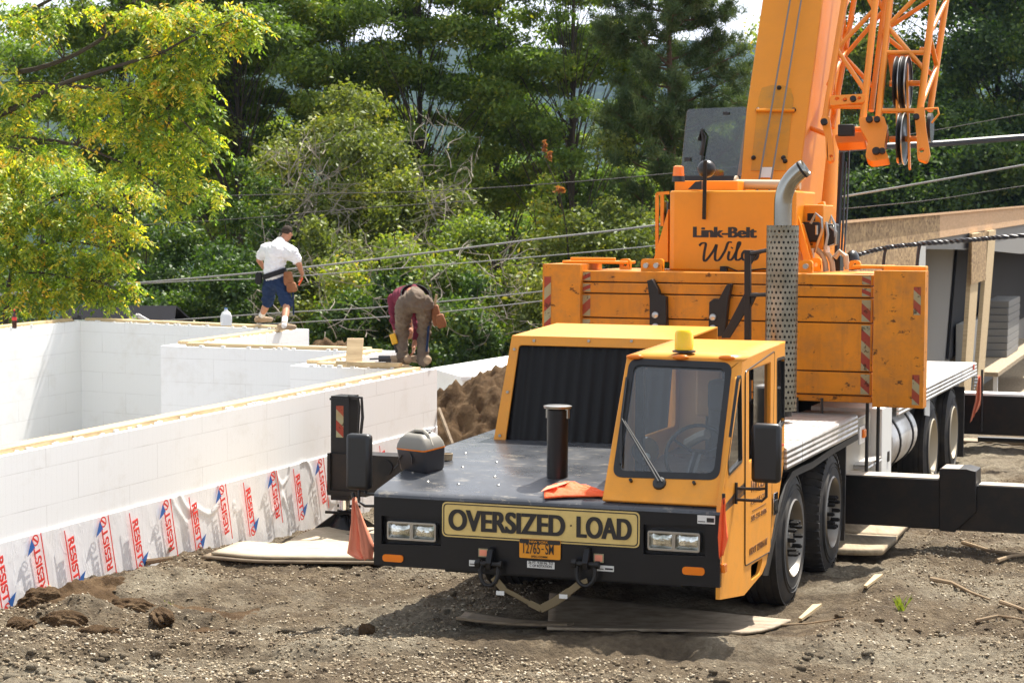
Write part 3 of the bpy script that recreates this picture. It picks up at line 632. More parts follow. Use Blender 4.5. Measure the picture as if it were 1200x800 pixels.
b = MB(); b.box(XB-.05, .06, 14.0, sE, FZ-.32, FZ-.002); b.build('floor', M['plank'], MH)
for (pt, pb) in ((1136, 1123), (1154, 1138)):
    s0 = sOf(pt, 5.7); s1 = sOf(pb, 5.7); m = MB(); m.hexa([(0, s1, FZ), (.09, s1, FZ), (.09, s1+1.1, FZ), (0, s1+1.1, FZ), (0, s0, 2.29), (.09, s0, 2.29), (.09, s0+1.3, 2.29), (0, s0+1.3, 2.29)]); m.build('stud', M['lumber'], MH)
b = MB(); b.box(.095, .12, sOf(1138, 5.6), sOf(1155, 5.6), 1.25, 2.29); b.build('header_patch', M['osb'], MH)
b = MB(); s2 = sOf(1112, 7.05); s3 = sOf(1121, 7.05); b.hexa([(XB+.02, s2, -.9), (XB+.08, s2, -.9), (XB+.08, sE-.2, -.9), (XB+.02, sE-.2, -.9), (XB+.02, s3, 1.75), (XB+.08, s3, 1.75), (XB+.08, sE-.2, 1.75), (XB+.02, sE-.2, 1.75)]); b.build('dark_panel', M['darkvoid'], MH)  # black panel, its right part painting in the dark interior
tb_ = MB(); tb_.box(-1.1, -.05, 36.5, 48, -1.22, -1.12); o = tb_.build('work_table', M['plank']); o.matrix_world = HM; tag(o, 'rough plank table inside the open house front', 'table')
for x_, y_ in ((-.2, 36.8), (-1.0, 36.8), (-.2, 47.6)): b = MB(); b.box(x_, x_+.1, y_, y_+.1, FZ, -1.22); b.build('leg', M['trim'], o)
fs = empty('foam_stack', mat=HM, label='leaning stack of scalloped white foam blocks on the plank table', cat='foam stack')
for k in range(8):
    b = MB(); zz = -1.115+k*.18; y0 = 41.0+.12*k*.3; b.box(-.95, -.35, y0, y0+2.6, zz, zz+.172); b.lathe((-.35, y0+2.6, zz+.086), (-1, 0, 0), [(0, .085), (.60, .085)], 14); b.build('foam_block', M['dimwall'], fs, True, .01)  # white foam given a grey that paints in the indoor shade
b = MB(); b.box(-1.25, -1.0, 38.0, 44.5, -1.115, -.1); o = b.build('carton', M['drywall']); o.matrix_world = HM; tag(o, 'dull grey carton standing behind the scalloped foam stack', 'carton')

# ================================================================== overhead cables
def cable(name, pts, r, m, label, twist=0, n=14, group=None):
    P = [np.array(W(px, py, 'y', Y)) for px, py, Y in pts]; out = []
    for i in range(len(P)-1):
        p0 = P[max(i-1, 0)]; p1 = P[i]; p2 = P[i+1]; p3 = P[min(i+2, len(P)-1)]
        for k in range(n):
            t = k/n; out.append(.5*((2*p1)+(-p0+p2)*t+(2*p0-5*p1+4*p2-p3)*t*t+(-p0+3*p1-3*p2+p3)*t**3))
    out.append(P[-1]); b = MB()
    if twist:
        for s in range(3):
            b.tube([q+np.array([0, math.cos(i*.9+s*2.1), math.sin(i*.9+s*2.1)])*r*.75 for i, q in enumerate(out)], r*.72, 7)
    else: b.tube(out, r, 7)
    return tag(b.build(name, M[m]), label, 'cable', group)
G = 'overhead cables crossing the site'
cable('overhead_cable', [(-300, 372, 39), (158, 332, 37), (310, 318.5, 36.4), (455, 302, 36), (615, 282, 35.5), (767, 264, 35), (990, 230, 34), (1200, 193.5, 33), (1500, 140, 32)], .017, 'cablegrey', 'thickest pale grey cable passing behind the standing worker and the crane', group=G)
cable('overhead_cable', [(-300, 365, 39.5), (158, 333, 37.5), (310, 326, 37), (460, 315, 36.5), (615, 302, 36), (767, 288, 35.5), (1000, 262, 34.5)], .010, 'cablegrey', 'second pale cable just under the thickest one', group=G)
cable('overhead_cable', [(60, 385, 38), (225, 373.5, 37.3), (336, 366, 37), (455, 359, 36.6), (615, 343.5, 36), (780, 325, 35.5)], .011, 'cablegrey', 'pale cable passing at the standing worker\'s socks', group=G)
cable('overhead_cable', [(150, 388, 38), (336, 378.5, 37), (460, 370.5, 36.6), (553, 362, 36.3), (700, 345, 35.9)], .010, 'cablegrey', 'lowest pale cable behind the bent worker\'s hips', group=G)
cable('overhead_cable', [(-300, 245, 42), (264, 229.5, 40), (500, 224, 39.5), (700, 211, 39), (900, 192, 38.5)], .009, 'cabledark', 'thin dark wire above the standing worker\'s head', group=G)
cable('overhead_cable', [(100, 268, 41), (300, 255, 40), (398, 246, 40), (560, 235, 39.5)], .008, 'cabledark', 'shorter thin dark wire just below the upper one', group=G)
cable('overhead_cable', [(940, 185, 27), (1000, 174, 27), (1100, 168.5, 27), (1200, 161, 27), (1400, 148, 27)], .042, 'cableblack', 'thick straight black cable behind the hanging sheaves', group=G)
cable('overhead_cable', [(985, 245, 37), (1091, 234.5, 37), (1200, 218, 37), (1400, 190, 37)], .008, 'cabledark', 'thin dark wire above the chipboard band', group=G)
cable('overhead_cable', [(1050, 160, 38), (1112, 150, 38), (1200, 134, 38), (1400, 100, 38)], .007, 'cabledark', 'faint thin wire highest at the right', group=G)
cable('overhead_cable', [(905, 316, 25), (985, 303.5, 25), (1035, 291, 25), (1078, 286, 25), (1140, 281, 25), (1200, 276, 25), (1400, 262, 25)], .021, 'cableblack', 'twisted black bundle sagging in front of the open house', 1, 22, G)
cable('hanging_hose', [(1038, 292, 25), (1036, 302, 25), (1034, 330, 25)], .019, 'cableblack', 'short black hose hanging from the twisted bundle, left one')
cable('hanging_hose', [(1078, 287, 25), (1076, 298, 25), (1073, 330, 25)], .021, 'cableblack', 'short black hose hanging from the twisted bundle, right one')

# ================================================================== trees
def unit(v): return v/np.linalg.norm(v, axis=-1, keepdims=True)
def leaves(C, R, n, size, r, asp=.55, droop=.0, cl=None):      # quads scattered through ellipsoidal clumps
    C = np.asarray(C, float); R = np.asarray(R, float); w_ = (R[:, 0]*R[:, 1]*R[:, 2])**.67; k = r.choice(len(C), n, p=w_/w_.sum())
    d = unit(r.standard_normal((n, 3))); rad = r.random(n)**.42; P = C[k]+d*rad[:, None]*R[k]*(1+.25*r.standard_normal((n, 1)))
    nrm = unit(r.standard_normal((n, 3))*.8+d*.5+np.array([0, 0, .55])); ax = unit(np.cross(nrm, r.standard_normal((n, 3)))); ax = unit(ax+np.array([0, 0, -droop])); bx = unit(np.cross(nrm, ax))
    s = size*(.6+.8*r.random(n))[:, None]
    V = np.stack([P-ax*s*.5, P+bx*s*asp*.5+nrm*s*.07, P+ax*s*.5, P-bx*s*asp*.5+nrm*s*.07], 1)
    cj = r.random(len(C)); t = np.clip(.5+.26*r.standard_normal(n)*.7+.42*(cj[k]-.5), 0, 1)
    return V, t
def quads(V): n = len(V); return V.reshape(-1, 3), np.arange(n*4).reshape(n, 4)
def limbs(b, base, top, C, r0, r, bend=.25, n=9, frac=(.25, .9)):
    base = np.array(base, float); top = np.array(top, float); L = np.linalg.norm(top-base); side = r.normal(0, .03*L, 3)*[1, 1, 0]
    tr = [base+(top-base)*t+side*math.sin(t*PI) for t in np.linspace(0, 1, 9)]; rad = [r0*(1-.85*t) for t in np.linspace(0, 1, 9)]
    b.tube(tr, rad, 9)
    for c in C:
        zf = np.clip((c[2]-base[2])/(L+1e-6)-.15-.18*r.random(), *frac); i = zf*8; k = int(min(i, 7)); p0 = tr[k]+(tr[k+1]-tr[k])*(i-k); rr = max(.010, r0*(1-.85*zf)*.30)
        mid = (p0+c)/2+np.array([0, 0, bend*np.linalg.norm(c-p0)*.3])+r.normal(0, .06*np.linalg.norm(c-p0), 3)
        b.tube([(1-t)**2*p0+2*t*(1-t)*mid+t*t*c for t in (0, .25, .5, .75, 1)], [rr, rr*.8, rr*.6, rr*.4, rr*.15], 5, False)
def tree(label, px, Y, top_py, base_z, half_w, nC, nL, size, m, seed, cr=(.5, 1.1), bot_py=None, r0=.16, cat='tree', group=None, barkm='bark', asp=.55, droop=0.0, lean=0, depth=None, kind=None, name='tree', flat=.62, ragged=.55):
    r = np.random.default_rng(seed); x0 = PX(px, Y); zt = W(px, top_py, 'y', Y)[2]; zb = base_z if bot_py is None else W(px, bot_py, 'y', Y)[2]
    root = empty(name, (x0, Y, base_z), 0, label, cat, group); cz = (zt+zb)/2-base_z; hz = (zt-zb)/2; dp = depth or half_w
    C = []; R = []
    while len(C) < nC:
        d = unit(r.standard_normal(3)); q = r.random()**.4; p = d*q*np.array([half_w, dp, hz]); p = p*(1+ragged*(fbm(np.array([d[0]*1.7+seed]), np.array([d[2]*1.7+d[1]]), 3, seed)[0]))
        rr = cr[0]+(cr[1]-cr[0])*r.random(); C.append(p+np.array([lean*(p[2]+hz)/(2*hz), 0, cz])); R.append((rr, rr, rr*flat))
    C = np.array(C); b = MB(); limbs(b, (0, 0, -.3), (lean*.8, 0, cz+hz*.75), C, r0, r); b.build('trunk', M[barkm], root)
    V, t = leaves(C, R, nL, size, r, asp, droop); np_mesh('crown', *quads(V), M[m], root, tint=np.repeat(t, 4)); return root
GT = 'tall airy trees in the row behind the site'
# the tall row of airy locusts
for k, (px, Y, tp, hw, nc, nl, bz, lb) in enumerate([
    (150, 62, -120, 4.0, 60, 34000, -5, 'dark green tree in the row, behind the yellow foreground tree'),
    (262, 60, -150, 3.6, 60, 34000, -5, 'tall dark tree in the row right above the standing worker'),
    (372, 63, -170, 3.6, 60, 36000, -5.5, 'tall airy tree with forked dark trunks left of the round olive tree top'),
    (492, 60, -170, 3.2, 52, 32000, -5, 'tall airy tree with slender trunk right behind the olive tree'),
    (590, 64, -160, 3.4, 50, 30000, -5.5, 'airy tree of the row letting blue hillside through'),
    (672, 60, -130, 3.0, 50, 28000, -5, 'light green airy tree of the row touching the pine')]):
    tree(lb, px, Y, tp-50, bz, hw*1.06, int(nc*1.6), int(nl*2.0), .15, 'leaf_locust', 100+k, (.40, .95), 300, .15, group=GT, asp=.42, flat=.45, ragged=.9)
# a second, farther band closes the view between the trunks
for k, (px, Y, tp, hw, lb) in enumerate([(60, 88, 90, 5.5, 'distant tree low behind the yellow tree'), (250, 92, 5, 6.0, 'distant tree glimpsed left of the forked trunks'), (400, 90, 40, 5.5, 'distant tree glimpsed behind the olive crown'), (560, 95, 140, 5, 'distant tree low between row trunks'), (700, 90, 120, 5, 'distant tree behind the pine\'s left side'), (830, 92, 130, 5, 'distant tree behind the pine\'s right side')]):
    tree(lb, px, Y, tp, -8, hw, 26, 15000, .24, 'leaf_locust', 140+k, (1.0, 1.9), 430, .2, asp=.6, flat=.6, ragged=.5)
for k, (px, Y, tp, hw, lb) in enumerate([(-40, 64, -60, 4.5, 'tree just outside the left edge, behind the yellow tree'), (-230, 62, -80, 4.5, 'tree well left of the photograph edge')]):
    tree(lb, px, Y, tp, -5, hw, 50, 26000, .16, 'leaf_locust', 170+k, (.5, 1.2), 300, .16, asp=.5, flat=.5, ragged=.7)
for k, (px, Y, tp, hw, lb) in enumerate([(1380, 80, -60, 6.5, 'tree beyond the right edge'), (-420, 66, -20, 5.0, 'tree farthest out to the left')]):
    tree(lb, px, Y, tp, -7, hw, 50, 20000, .22, 'leaf_dark', 180+k, (.8, 1.7), 320, .2, flat=.6, ragged=.6)
# understory
US = [(175, 50, 215, 1.6, 'leaf_dark', 'dark bush between the yellow tree and the standing worker'), (262, 50, 200, 1.9, 'leaf_dark', 'dark tall shrub directly left of the standing worker'), (330, 52, 160, 2.2, 'leaf_dark', 'dark shrub behind the standing worker'),
      (395, 46, 262, 1.5, 'leaf_olive', 'olive bush right of the standing worker\'s hand'), (462, 44, 238, 1.5, 'leaf_bright', 'green bush behind the bent worker, left side'), (545, 45, 232, 1.5, 'leaf_bright', 'light green bush right above the bent worker'),
      (625, 46, 205, 1.6, 'leaf_bright', 'yellowish tipped bush left of the counterweight'), (700, 44, 215, 1.5, 'leaf_olive', 'small leaved bush beside the counterweight end'), (755, 47, 170, 1.7, 'leaf_olive', 'olive shrub under the pine'),
      (560, 42, 320, 1.2, 'leaf_dark', 'low dark bush above the soil heap'), (430, 43, 330, 1.2, 'leaf_dark', 'low dark bush between the two workers'), (640, 42, 330, 1.2, 'leaf_olive', 'low bush between soil heap and counterweight'), (300, 46, 290, 1.3, 'leaf_dark', 'low dark bush behind the standing worker\'s legs'), (240, 47, 300, 1.3, 'leaf_dark', 'low dark bush beside the little house gable')]
for k, (px, Y, tp, hw, m, lb) in enumerate(US):
    tree(lb, px, Y, tp, -2.6, hw, 26, 15000, .105, m, 200+k, (.30, .62), 470, .06, 'bush', 'bushes along the edge of the site', name='bush', flat=.75, ragged=.8)
# round olive tree with dead grey twigs
ot = tree('round olive green tree with dead grey twigs, in front of the tall row', 425, 50, 98, -2.6, 2.25, 75, 46000, .115, 'leaf_olive', 301, (.32, .72), 400, .13, flat=.7, ragged=.7)
r = np.random.default_rng(5); b = MB()
for k in range(150):
    px, py = (r.uniform(330, 400), r.uniform(170, 330)) if k % 3 else (r.uniform(480, 560), r.uniform(150, 300)); p = np.array([PX(px, 48.2), 48.2-.9*r.random(), W(px, py, 'y', 48.2)[2]])-np.array([PX(425, 50), 50, -2.6])
    d = unit(r.standard_normal(3)+np.array([0, 0, .5])); q = p
    path = [q]
    for _ in range(4): d = unit(d+r.normal(0, .3, 3)); q = q+d*.22; path.append(q)
    b.tube(path, [.014, .011, .008, .006, .003], 4, False)
    for c in path[1:4]:
        e = c+unit(d+r.normal(0, .7, 3))*.28; b.tube([c, e], [.006, .002], 3, False)
b.build('dead_twigs', M['twig'], ot)
b = MB()
for k in range(110):
    px, py = r.uniform(300, 620), r.uniform(285, 395); p = np.array([PX(px, 41.5), 41.5-1.2*r.random(), W(px, py, 'y', 41.5)[2]]); d = unit(r.standard_normal(3)*[1, 1, .7]+np.array([0, 0, .6])); path = [p]
    for _ in range(4): d = unit(d+r.normal(0, .35, 3)); p = p+d*.2; path.append(p)
    b.tube(path, [.011, .009, .007, .005, .003], 4, False)
    for c in path[1:4]: b.tube([c, c+unit(d+r.normal(0, .8, 3))*.25], [.005, .002], 3, False)
tag(b.build('dead_brush', M['twig']), 'tangle of bare grey twigs in front of the bushes between the workers', 'dead brush', kind='stuff')
for k, (px, py) in enumerate(((636, 172), (640, 182), (655, 222), (645, 178))):
    pass
V, t = leaves([[PX(638, 43), 43, W(638, 172, 'y', 43)[2]], [PX(644, 43), 43, W(644, 183, 'y', 43)[2]], [PX(656, 43), 43, W(656, 222, 'y', 43)[2]]], [(.04, .05, .17), (.05, .05, .10), (.09, .08, .07)], 200, .085, r)
rl = np_mesh('dead_leaf_sprig', *quads(V), M['redleaf'], tint=np.repeat(t, 4)); b = MB(); b.tube([(PX(634, 43), 43, W(634, 166, 'y', 43)[2]), (PX(640, 43), 43, W(640, 188, 'y', 43)[2]), (PX(655, 43.1), 43.1, W(655, 224, 'y', 43)[2]), (PX(664, 43.5), 43.5, W(664, 270, 'y', 43)[2]), (PX(668, 44), 44, W(668, 330, 'y', 43)[2])], [.006, .01, .014, .018, .022], 6); b.build('twig', M['bark'], rl); tag(rl, 'rusty dead leaves on a sprig beside the pine', 'sprig')
# pine
def pine(px, Y, top_py, base_z, seed, label):
    r = np.random.default_rng(seed); x0 = PX(px, Y); H = W(px, top_py, 'y', Y)[2]-base_z; root = empty('pine_tree', (x0, Y, base_z), 0, label, 'tree'); b = MB()
    tr = [np.array([.12*math.sin(t*4), 0, t*H]) for t in np.linspace(0, 1, 10)]; b.tube(tr, [.17*(1-.85*t) for t in np.linspace(0, 1, 10)], 10); tips = []
    for k in range(135):
        h = H*(.22+.78*r.random()**.8); L = (2.35*(1-(h/H)**2.2)+.55)*(.6+.5*r.random()); a = r.random()*2*PI; u = np.array([math.cos(a), math.sin(a), .05+.25*r.random()]); p = np.array([.12*math.sin(h/H*4), 0, h]); path = [p]
        for s in range(6): p = p+u*L/6; u = unit(u+np.array([0, 0, .07])+r.normal(0, .09, 3)); path.append(p)
        b.tube(path, [.032*(1-.75*s/6) for s in range(7)], 5, False)
        for s in range(1, 7):
            for _ in range(3 if s > 2 else 1):
                e = path[s]+unit(u+r.normal(0, .75, 3)*[1, 1, .5])*(.18+.32*r.random()); b.tube([path[s], e], [.010, .004], 3, False); tips.append(e); tips.append((path[s]+e)/2)
    b.build('trunk', M['barkp'], root); tips = np.array(tips); n = len(tips); k = 46
    c = np.repeat(tips, k, 0)+r.normal(0, .05, (n*k, 3)); d = unit(r.standard_normal((n*k, 3))+np.array([0, 0, .55])); s = unit(np.cross(d, r.standard_normal((n*k, 3))))*.0085; L = (.09+.09*r.random((n*k, 1)))
    V = np.stack([c-s, c+s, c+d*L+s*.4, c+d*L-s*.4], 1); t = np.clip(np.repeat(r.random(n), k)*.6+.4*r.random(n*k), 0, 1)
    np_mesh('crown', *quads(V), M['needle'], root, tint=np.repeat(t, 4))
pine(782, 48, -95, -3.0, 77, 'dark pine with layered needle branches left of the crane boom')
# right hand woods
for k, (px, Y, tp, hw, nc, nl, m, lb) in enumerate([
    (930, 60, 120, 3.0, 40, 26000, 'leaf_dark', 'dark tree behind the boom foot'), (1020, 54, -170, 3.0, 60, 40000, 'leaf_bright', 'yellowish green tree showing through the lattice jib'),
    (1145, 56, -200, 3.8, 80, 62000, 'leaf_locust', 'big green tree right of the lattice jib'), (1235, 52, -190, 3.4, 70, 48000, 'leaf_dark', 'dark green tree at the right edge'),
    (1085, 49, 120, 2.6, 50, 38000, 'leaf_dark', 'dark leafy tree above the chipboard band'), (1180, 50, 110, 2.6, 50, 38000, 'leaf_dark', 'dark leafy tree above the plywood band'), (1000, 50, 150, 2.2, 40, 28000, 'leaf_dark', 'dark leafy tree behind the boom hoist')]):
    tree(lb, px, Y*1.62, tp, -8, hw*1.6, nc, int(nl*1.1), .20, m, 400+k, (.75, 1.5), 330, .25, group='trees behind the crane on the right', flat=.6, ragged=.6)

# foreground yellow-green trees with compound leaves
def compound(label, root_xyz, paths, sprays, m, seed, n_per, size=.062, name='tree'):
    r = np.random.default_rng(seed); root = empty(name, root_xyz, 0, label, 'tree'); b = MB(); R0 = np.array(root_xyz, float); seeds = []
    for P, r0, r1 in paths:
        P = [np.array(p, float)-R0 for p in P]; Q = []
        for i in range(len(P)-1):
            p0, p1, p2, p3 = P[max(i-1, 0)], P[i], P[i+1], P[min(i+2, len(P)-1)]
            for t in (0, .33, .67): Q.append(.5*((2*p1)+(-p0+p2)*t+(2*p0-5*p1+4*p2-p3)*t*t+(-p0+3*p1-3*p2+p3)*t**3))
        Q.append(P[-1]); b.tube(Q, [r0+(r1-r0)*i/(len(Q)-1) for i in range(len(Q))], 8)
    cen, rad, cnt = [], [], []
    for (px, py, Y, rx, rz, n) in sprays:
        c = np.array(W(px, py, 'y', Y))-R0; k = Y/F; cen.append(c); rad.append((rx*k, .8*max(rx, rz)*k, rz*k)); cnt.append(n)
        j = min(range(len(paths)), key=lambda q: min(np.linalg.norm(np.array(p)-R0-c) for p in paths[q][0])); pp = min((np.array(p)-R0 for p in paths[j][0]), key=lambda p: np.linalg.norm(p-c))
        for _ in range(max(3, n//45)):
            e = c+r.normal(0, .45, 3)*np.array(rad[-1]); md = (pp+e)/2+r.normal(0, .1, 3)+np.array([0, 0, .1]); b.tube([(1-t)**2*pp+2*t*(1-t)*md+t*t*e for t in (0, .25, .5, .75, 1)], [.016, .012, .009, .006, .003], 4, False)
    b.build('trunk', M['bark'], root); Vs = []; Ts = []
    for c, q, n in zip(cen, rad, cnt):
        n = int(n*n_per); d = unit(r.standard_normal((n, 3))); base = c+d*(r.random((n, 1))**.5)*np.array(q)
        a = r.random(n)*2*PI; dirh = np.stack([np.cos(a), np.sin(a), -.15-.9*r.random(n)], 1); dirh = unit(dirh); L = .20+.16*r.random(n); tb = np.clip(.45+.27*r.standard_normal(n)+.25*(r.random()-.5), 0, 1)
        for i in range(13):
            s = (i//2+1)/7.; side = -1 if i % 2 else 1; cur = dirh*(L*s)[:, None]+np.array([0, 0, -.5])*(L*s*s*.5)[:, None]; P = base+cur
            lat = unit(np.cross(dirh, np.array([0, 0, 1.]))+r.normal(0, .25, (n, 3)))*side if i < 12 else dirh
            ax = unit(lat*.9+dirh*.35+np.array([0, 0, -.45])+r.normal(0, .2, (n, 3))); nr = unit(np.cross(ax, dirh)+r.normal(0, .3, (n, 3))); bx = unit(np.cross(nr, ax)); sz = size*(.75+.5*r.random((n, 1)))
            V = np.stack([P, P+ax*sz*.5+bx*sz*.19, P+ax*sz, P+ax*sz*.5-bx*sz*.19], 1); Vs.append(V); Ts.append(np.clip(tb+.12*r.standard_normal(n), 0, 1))
    V = np.concatenate(Vs); t = np.concatenate(Ts); np_mesh('crown', *quads(V), M[m], root, tint=np.repeat(t, 4)); return root
def w3(px, py, Y): return tuple(W(px, py, 'y', Y))
YA = 30.5
compound('big yellow green tree with drooping compound leaves at the upper left', (PX(-190, YA), YA, -.6),
    [([(PX(-190, YA), YA, -.8), w3(-185, 250, YA), w3(-170, 100, YA), w3(-160, -60, YA)], .17, .10), ([w3(-178, 190, YA), w3(-60, 152, YA-.3), w3(5, 132, YA-.5), w3(70, 100, YA-.6), w3(130, 80, YA-.7), w3(190, 62, YA-.8)], .065, .02),
     ([w3(-172, 130, YA), w3(-50, 88, YA), w3(20, 85, YA), w3(75, 70, YA), w3(125, 42, YA), w3(180, -5, YA)], .05, .02), ([w3(-165, 60, YA), w3(-60, 30, YA+.3), w3(20, 18, YA+.3), w3(80, -12, YA+.4)], .05, .02),
     ([w3(70, 100, YA-.6), w3(140, 108, YA-.7), w3(200, 130, YA-.9), w3(240, 170, YA-1)], .03, .01), ([w3(190, 62, YA-.8), w3(230, 40, YA-.8), w3(270, 25, YA-.8)], .02, .008), ([w3(-60, 152, YA-.3), w3(20, 160, YA-.4), w3(90, 170, YA-.6), w3(160, 200, YA-.7), w3(200, 230, YA-.8)], .03, .008)],
    [(20, 18, YA, 62, 20, 110), (95, 8, YA, 40, 7, 22), (62, 40, YA, 12, 8, 5), (160, 12, YA-.3, 40, 16, 70), (215, 20, YA-.5, 50, 26, 130), (270, 22, YA-.6, 36, 26, 90), (298, 34, YA-.6, 14, 14, 22), (235, 62, YA-.7, 36, 26, 80), (170, 62, YA-.6, 34, 22, 60), (5, 72, YA-.4, 26, 6, 8), (30, 98, YA-.6, 46, 10, 34), (105, 104, YA-.6, 42, 16, 70), (160, 110, YA-.7, 44, 24, 110), (215, 110, YA-.8, 38, 34, 110), (150, 145, YA-.7, 44, 24, 100), (100, 140, YA-.6, 30, 16, 30), (190, 165, YA-.8, 44, 30, 120), (240, 160, YA-.9, 20, 26, 50), (215, 205, YA-.8, 30, 26, 70), (245, 225, YA-.9, 15, 20, 26), (150, 190, YA-.7, 38, 18, 60), (20, 115, YA-.5, 44, 14, 50), (10, 145, YA-.6, 44, 10, 40), (60, 175, YA-.5, 50, 14, 45), (210, 238, YA-.9, 14, 14, 16), (205, 85, YA-.9, 30, 26, 60), (-110, 30, YA, 60, 50, 150), (-240, 40, YA, 70, 60, 150), (-330, 130, YA, 60, 60, 120), (-190, -60, YA, 110, 60, 160), (-60, -50, YA, 70, 30, 90), (-110, 130, YA-.4, 60, 26, 90), (90, -40, YA-.4, 70, 24, 80)],
    'leaf_yellow', 900, 1.0, .088)
YB = 33.0
compound('lower yellower tree with thin trunk behind the left wall corner', (PX(8, YB), YB, -.9),
    [([(PX(6, YB), YB, -1.0), w3(7, 370, YB), w3(14, 320, YB), w3(24, 250, YB), w3(30, 180, YB)], .055, .03), ([w3(18, 300, YB), w3(70, 282, YB-.2), w3(130, 292, YB-.3)], .025, .008), ([w3(24, 250, YB), w3(80, 226, YB-.2), w3(150, 232, YB-.4)], .025, .008), ([w3(15, 320, YB), w3(50, 320, YB-.5), w3(110, 330, YB-.6)], .02, .008), ([w3(20, 280, YB), w3(-40, 250, YB-.2), w3(-100, 240, YB-.4)], .025, .01)],
    [(15, 200, YB, 50, 26, 120), (70, 205, YB-.2, 44, 24, 90), (120, 215, YB-.3, 38, 20, 70), (165, 222, YB-.4, 34, 14, 40), (10, 245, YB-.4, 50, 26, 120), (65, 250, YB-.4, 44, 24, 110), (120, 256, YB-.4, 40, 20, 80), (160, 270, YB-.4, 20, 12, 20), (15, 290, YB-.4, 50, 24, 110), (70, 295, YB-.4, 40, 20, 90), (125, 300, YB-.5, 36, 16, 60), (150, 330, YB-.5, 18, 14, 22), (30, 332, YB-.5, 44, 20, 80), (90, 332, YB-.5, 38, 18, 70), (130, 348, YB-.6, 26, 12, 26), (60, 355, YB-.5, 30, 12, 30), (20, 362, YB-.2, 16, 8, 8), (100, 318, YB-.3, 40, 22, 60), (0, 180, YB, 40, 16, 50)],
    'leaf_yellow', 901, 1.15, .088)

# ================================================================== the mobile crane
CM = Matrix(((ex[0], ey[0], ez[0], CO[0]), (ex[1], ey[1], ez[1], CO[1]), (ex[2], ey[2], ez[2], 0), (0, 0, 0, 1)))
CR = empty('mobile_crane', mat=CM, label='big yellow truck crane with black nose, stacked counterweight and raised boom', cat='crane')
def P3(lst, ax, v): return [T(x, y, ax, v) for x, y in lst]
XS = 1.28                                                     # plane of the right-hand body side
# --- chassis
b = MB(); b.box(-.45, .45, .5, 14.2, .55, .95); b.box(-1.18, .95, .5, 5.0, .80, 1.10); b.box(-1.0, 1.0, 6.9, 14.0, .80, 1.05); b.box(-.9, .9, .4, 4.8, .45, .8)
b.build('chassis', M['blackmatte'], CR)
# --- bumper with headlight recesses
xL, xR, zB, zT = -1.30, XS, .535, 1.05
def bx(px, py): q = T(px, py, 'y', 0); return q[0], q[2]
recL = [bx(447, 604), bx(517, 606), bx(517, 639), bx(447, 637)]; recR = [bx(754, 614), bx(827, 617), bx(826, 651), bx(754, 649)]
outer = [(xL, 0, zB), (xR, 0, zB), (xR, 0, zT-.015), (xL, 0, zT-.015)]
BP = plate('bumper', outer, [[(x, 0, z) for x, z in recL], [(x, 0, z) for x, z in recR]], .05, M['black'], CR, up=(0, -1, 0))
b = MB()
for rc in (recL, recR): b.box(rc[0][0]-.02, rc[1][0]+.02, .052, .07, min(p[1] for p in rc)-.02, max(p[1] for p in rc)+.02)
b.box(xL, xL+.02, .052, .50, zB, zT-.016); b.box(xR-.02, xR-.001, .052, .20, zB, zT-.016); b.box(xL+.02, xR-.02, .052, .45, zB, zB+.02); b.build('bumper_return', M['black'], CR)
for nm, (x0, y0, x1, y1) in dict(a=(455, 609.5, 512, 634.5), b=(760, 620.5, 821, 647)).items():
    p, q = T(x0, y0, 'y', .02), T(x1, y1, 'y', .02); X0, X1, Z0, Z1 = p[0], q[0], min(p[2], q[2]), max(p[2], q[2]); yf = -.005
    h = plate('headlight', rpoly([(X0, yf, Z0), (X1, yf, Z0), (X1, yf, Z1), (X0, yf, Z1)], .018), [rpoly([(a+.012, yf, Z0+.016), (c-.012, yf, Z0+.016), (c-.012, yf, Z1-.016), (a+.012, yf, Z1-.016)], .012) for a, c in ((X0, (X0+X1)/2), ((X0+X1)/2, X1))], .05, M['steel'], CR, .003, up=(0, -1, 0))
    for a, c in ((X0, (X0+X1)/2), ((X0+X1)/2, X1)):
        b = MB(); n = 8; m = 5; vs = []
        for i in range(n+1):
            for j in range(m+1): u, v = i/n, j/m; vs.append((a+.013+(c-a-.026)*u, .022-.02*math.sin(PI*u)**.5*math.sin(PI*v)**.5, Z0+.017+(Z1-Z0-.034)*v))
        b.add(vs, [(i*(m+1)+j, (i+1)*(m+1)+j, (i+1)*(m+1)+j+1, i*(m+1)+j+1) for i in range(n) for j in range(m)]); b.build('lens', M['lens'], h, ang=80)
    b = MB(); zc = (Z0+Z1)/2; b.box(X0+.03, X1-.03, .028, .05, Z0+.02, Z1-.02); b.build('reflector', M['chrome'], h)
for (x0, y0, x1, y1) in ((449, 648.5, 473, 658.5), (800, 663, 826, 674)):
    p, q = T(x0, y0, 'y', 0), T(x1, y1, 'y', 0); zc = (p[2]+q[2])/2; hh = abs(p[2]-q[2])/2
    pl = rpoly([(p[0], -.014, zc-hh), (q[0], -.014, zc-hh), (q[0], -.014, zc+hh), (p[0], -.014, zc+hh)], .028, 5); plate('marker_light', pl, [], .013, M['amber'], CR, .003, up=(0, -1, 0))
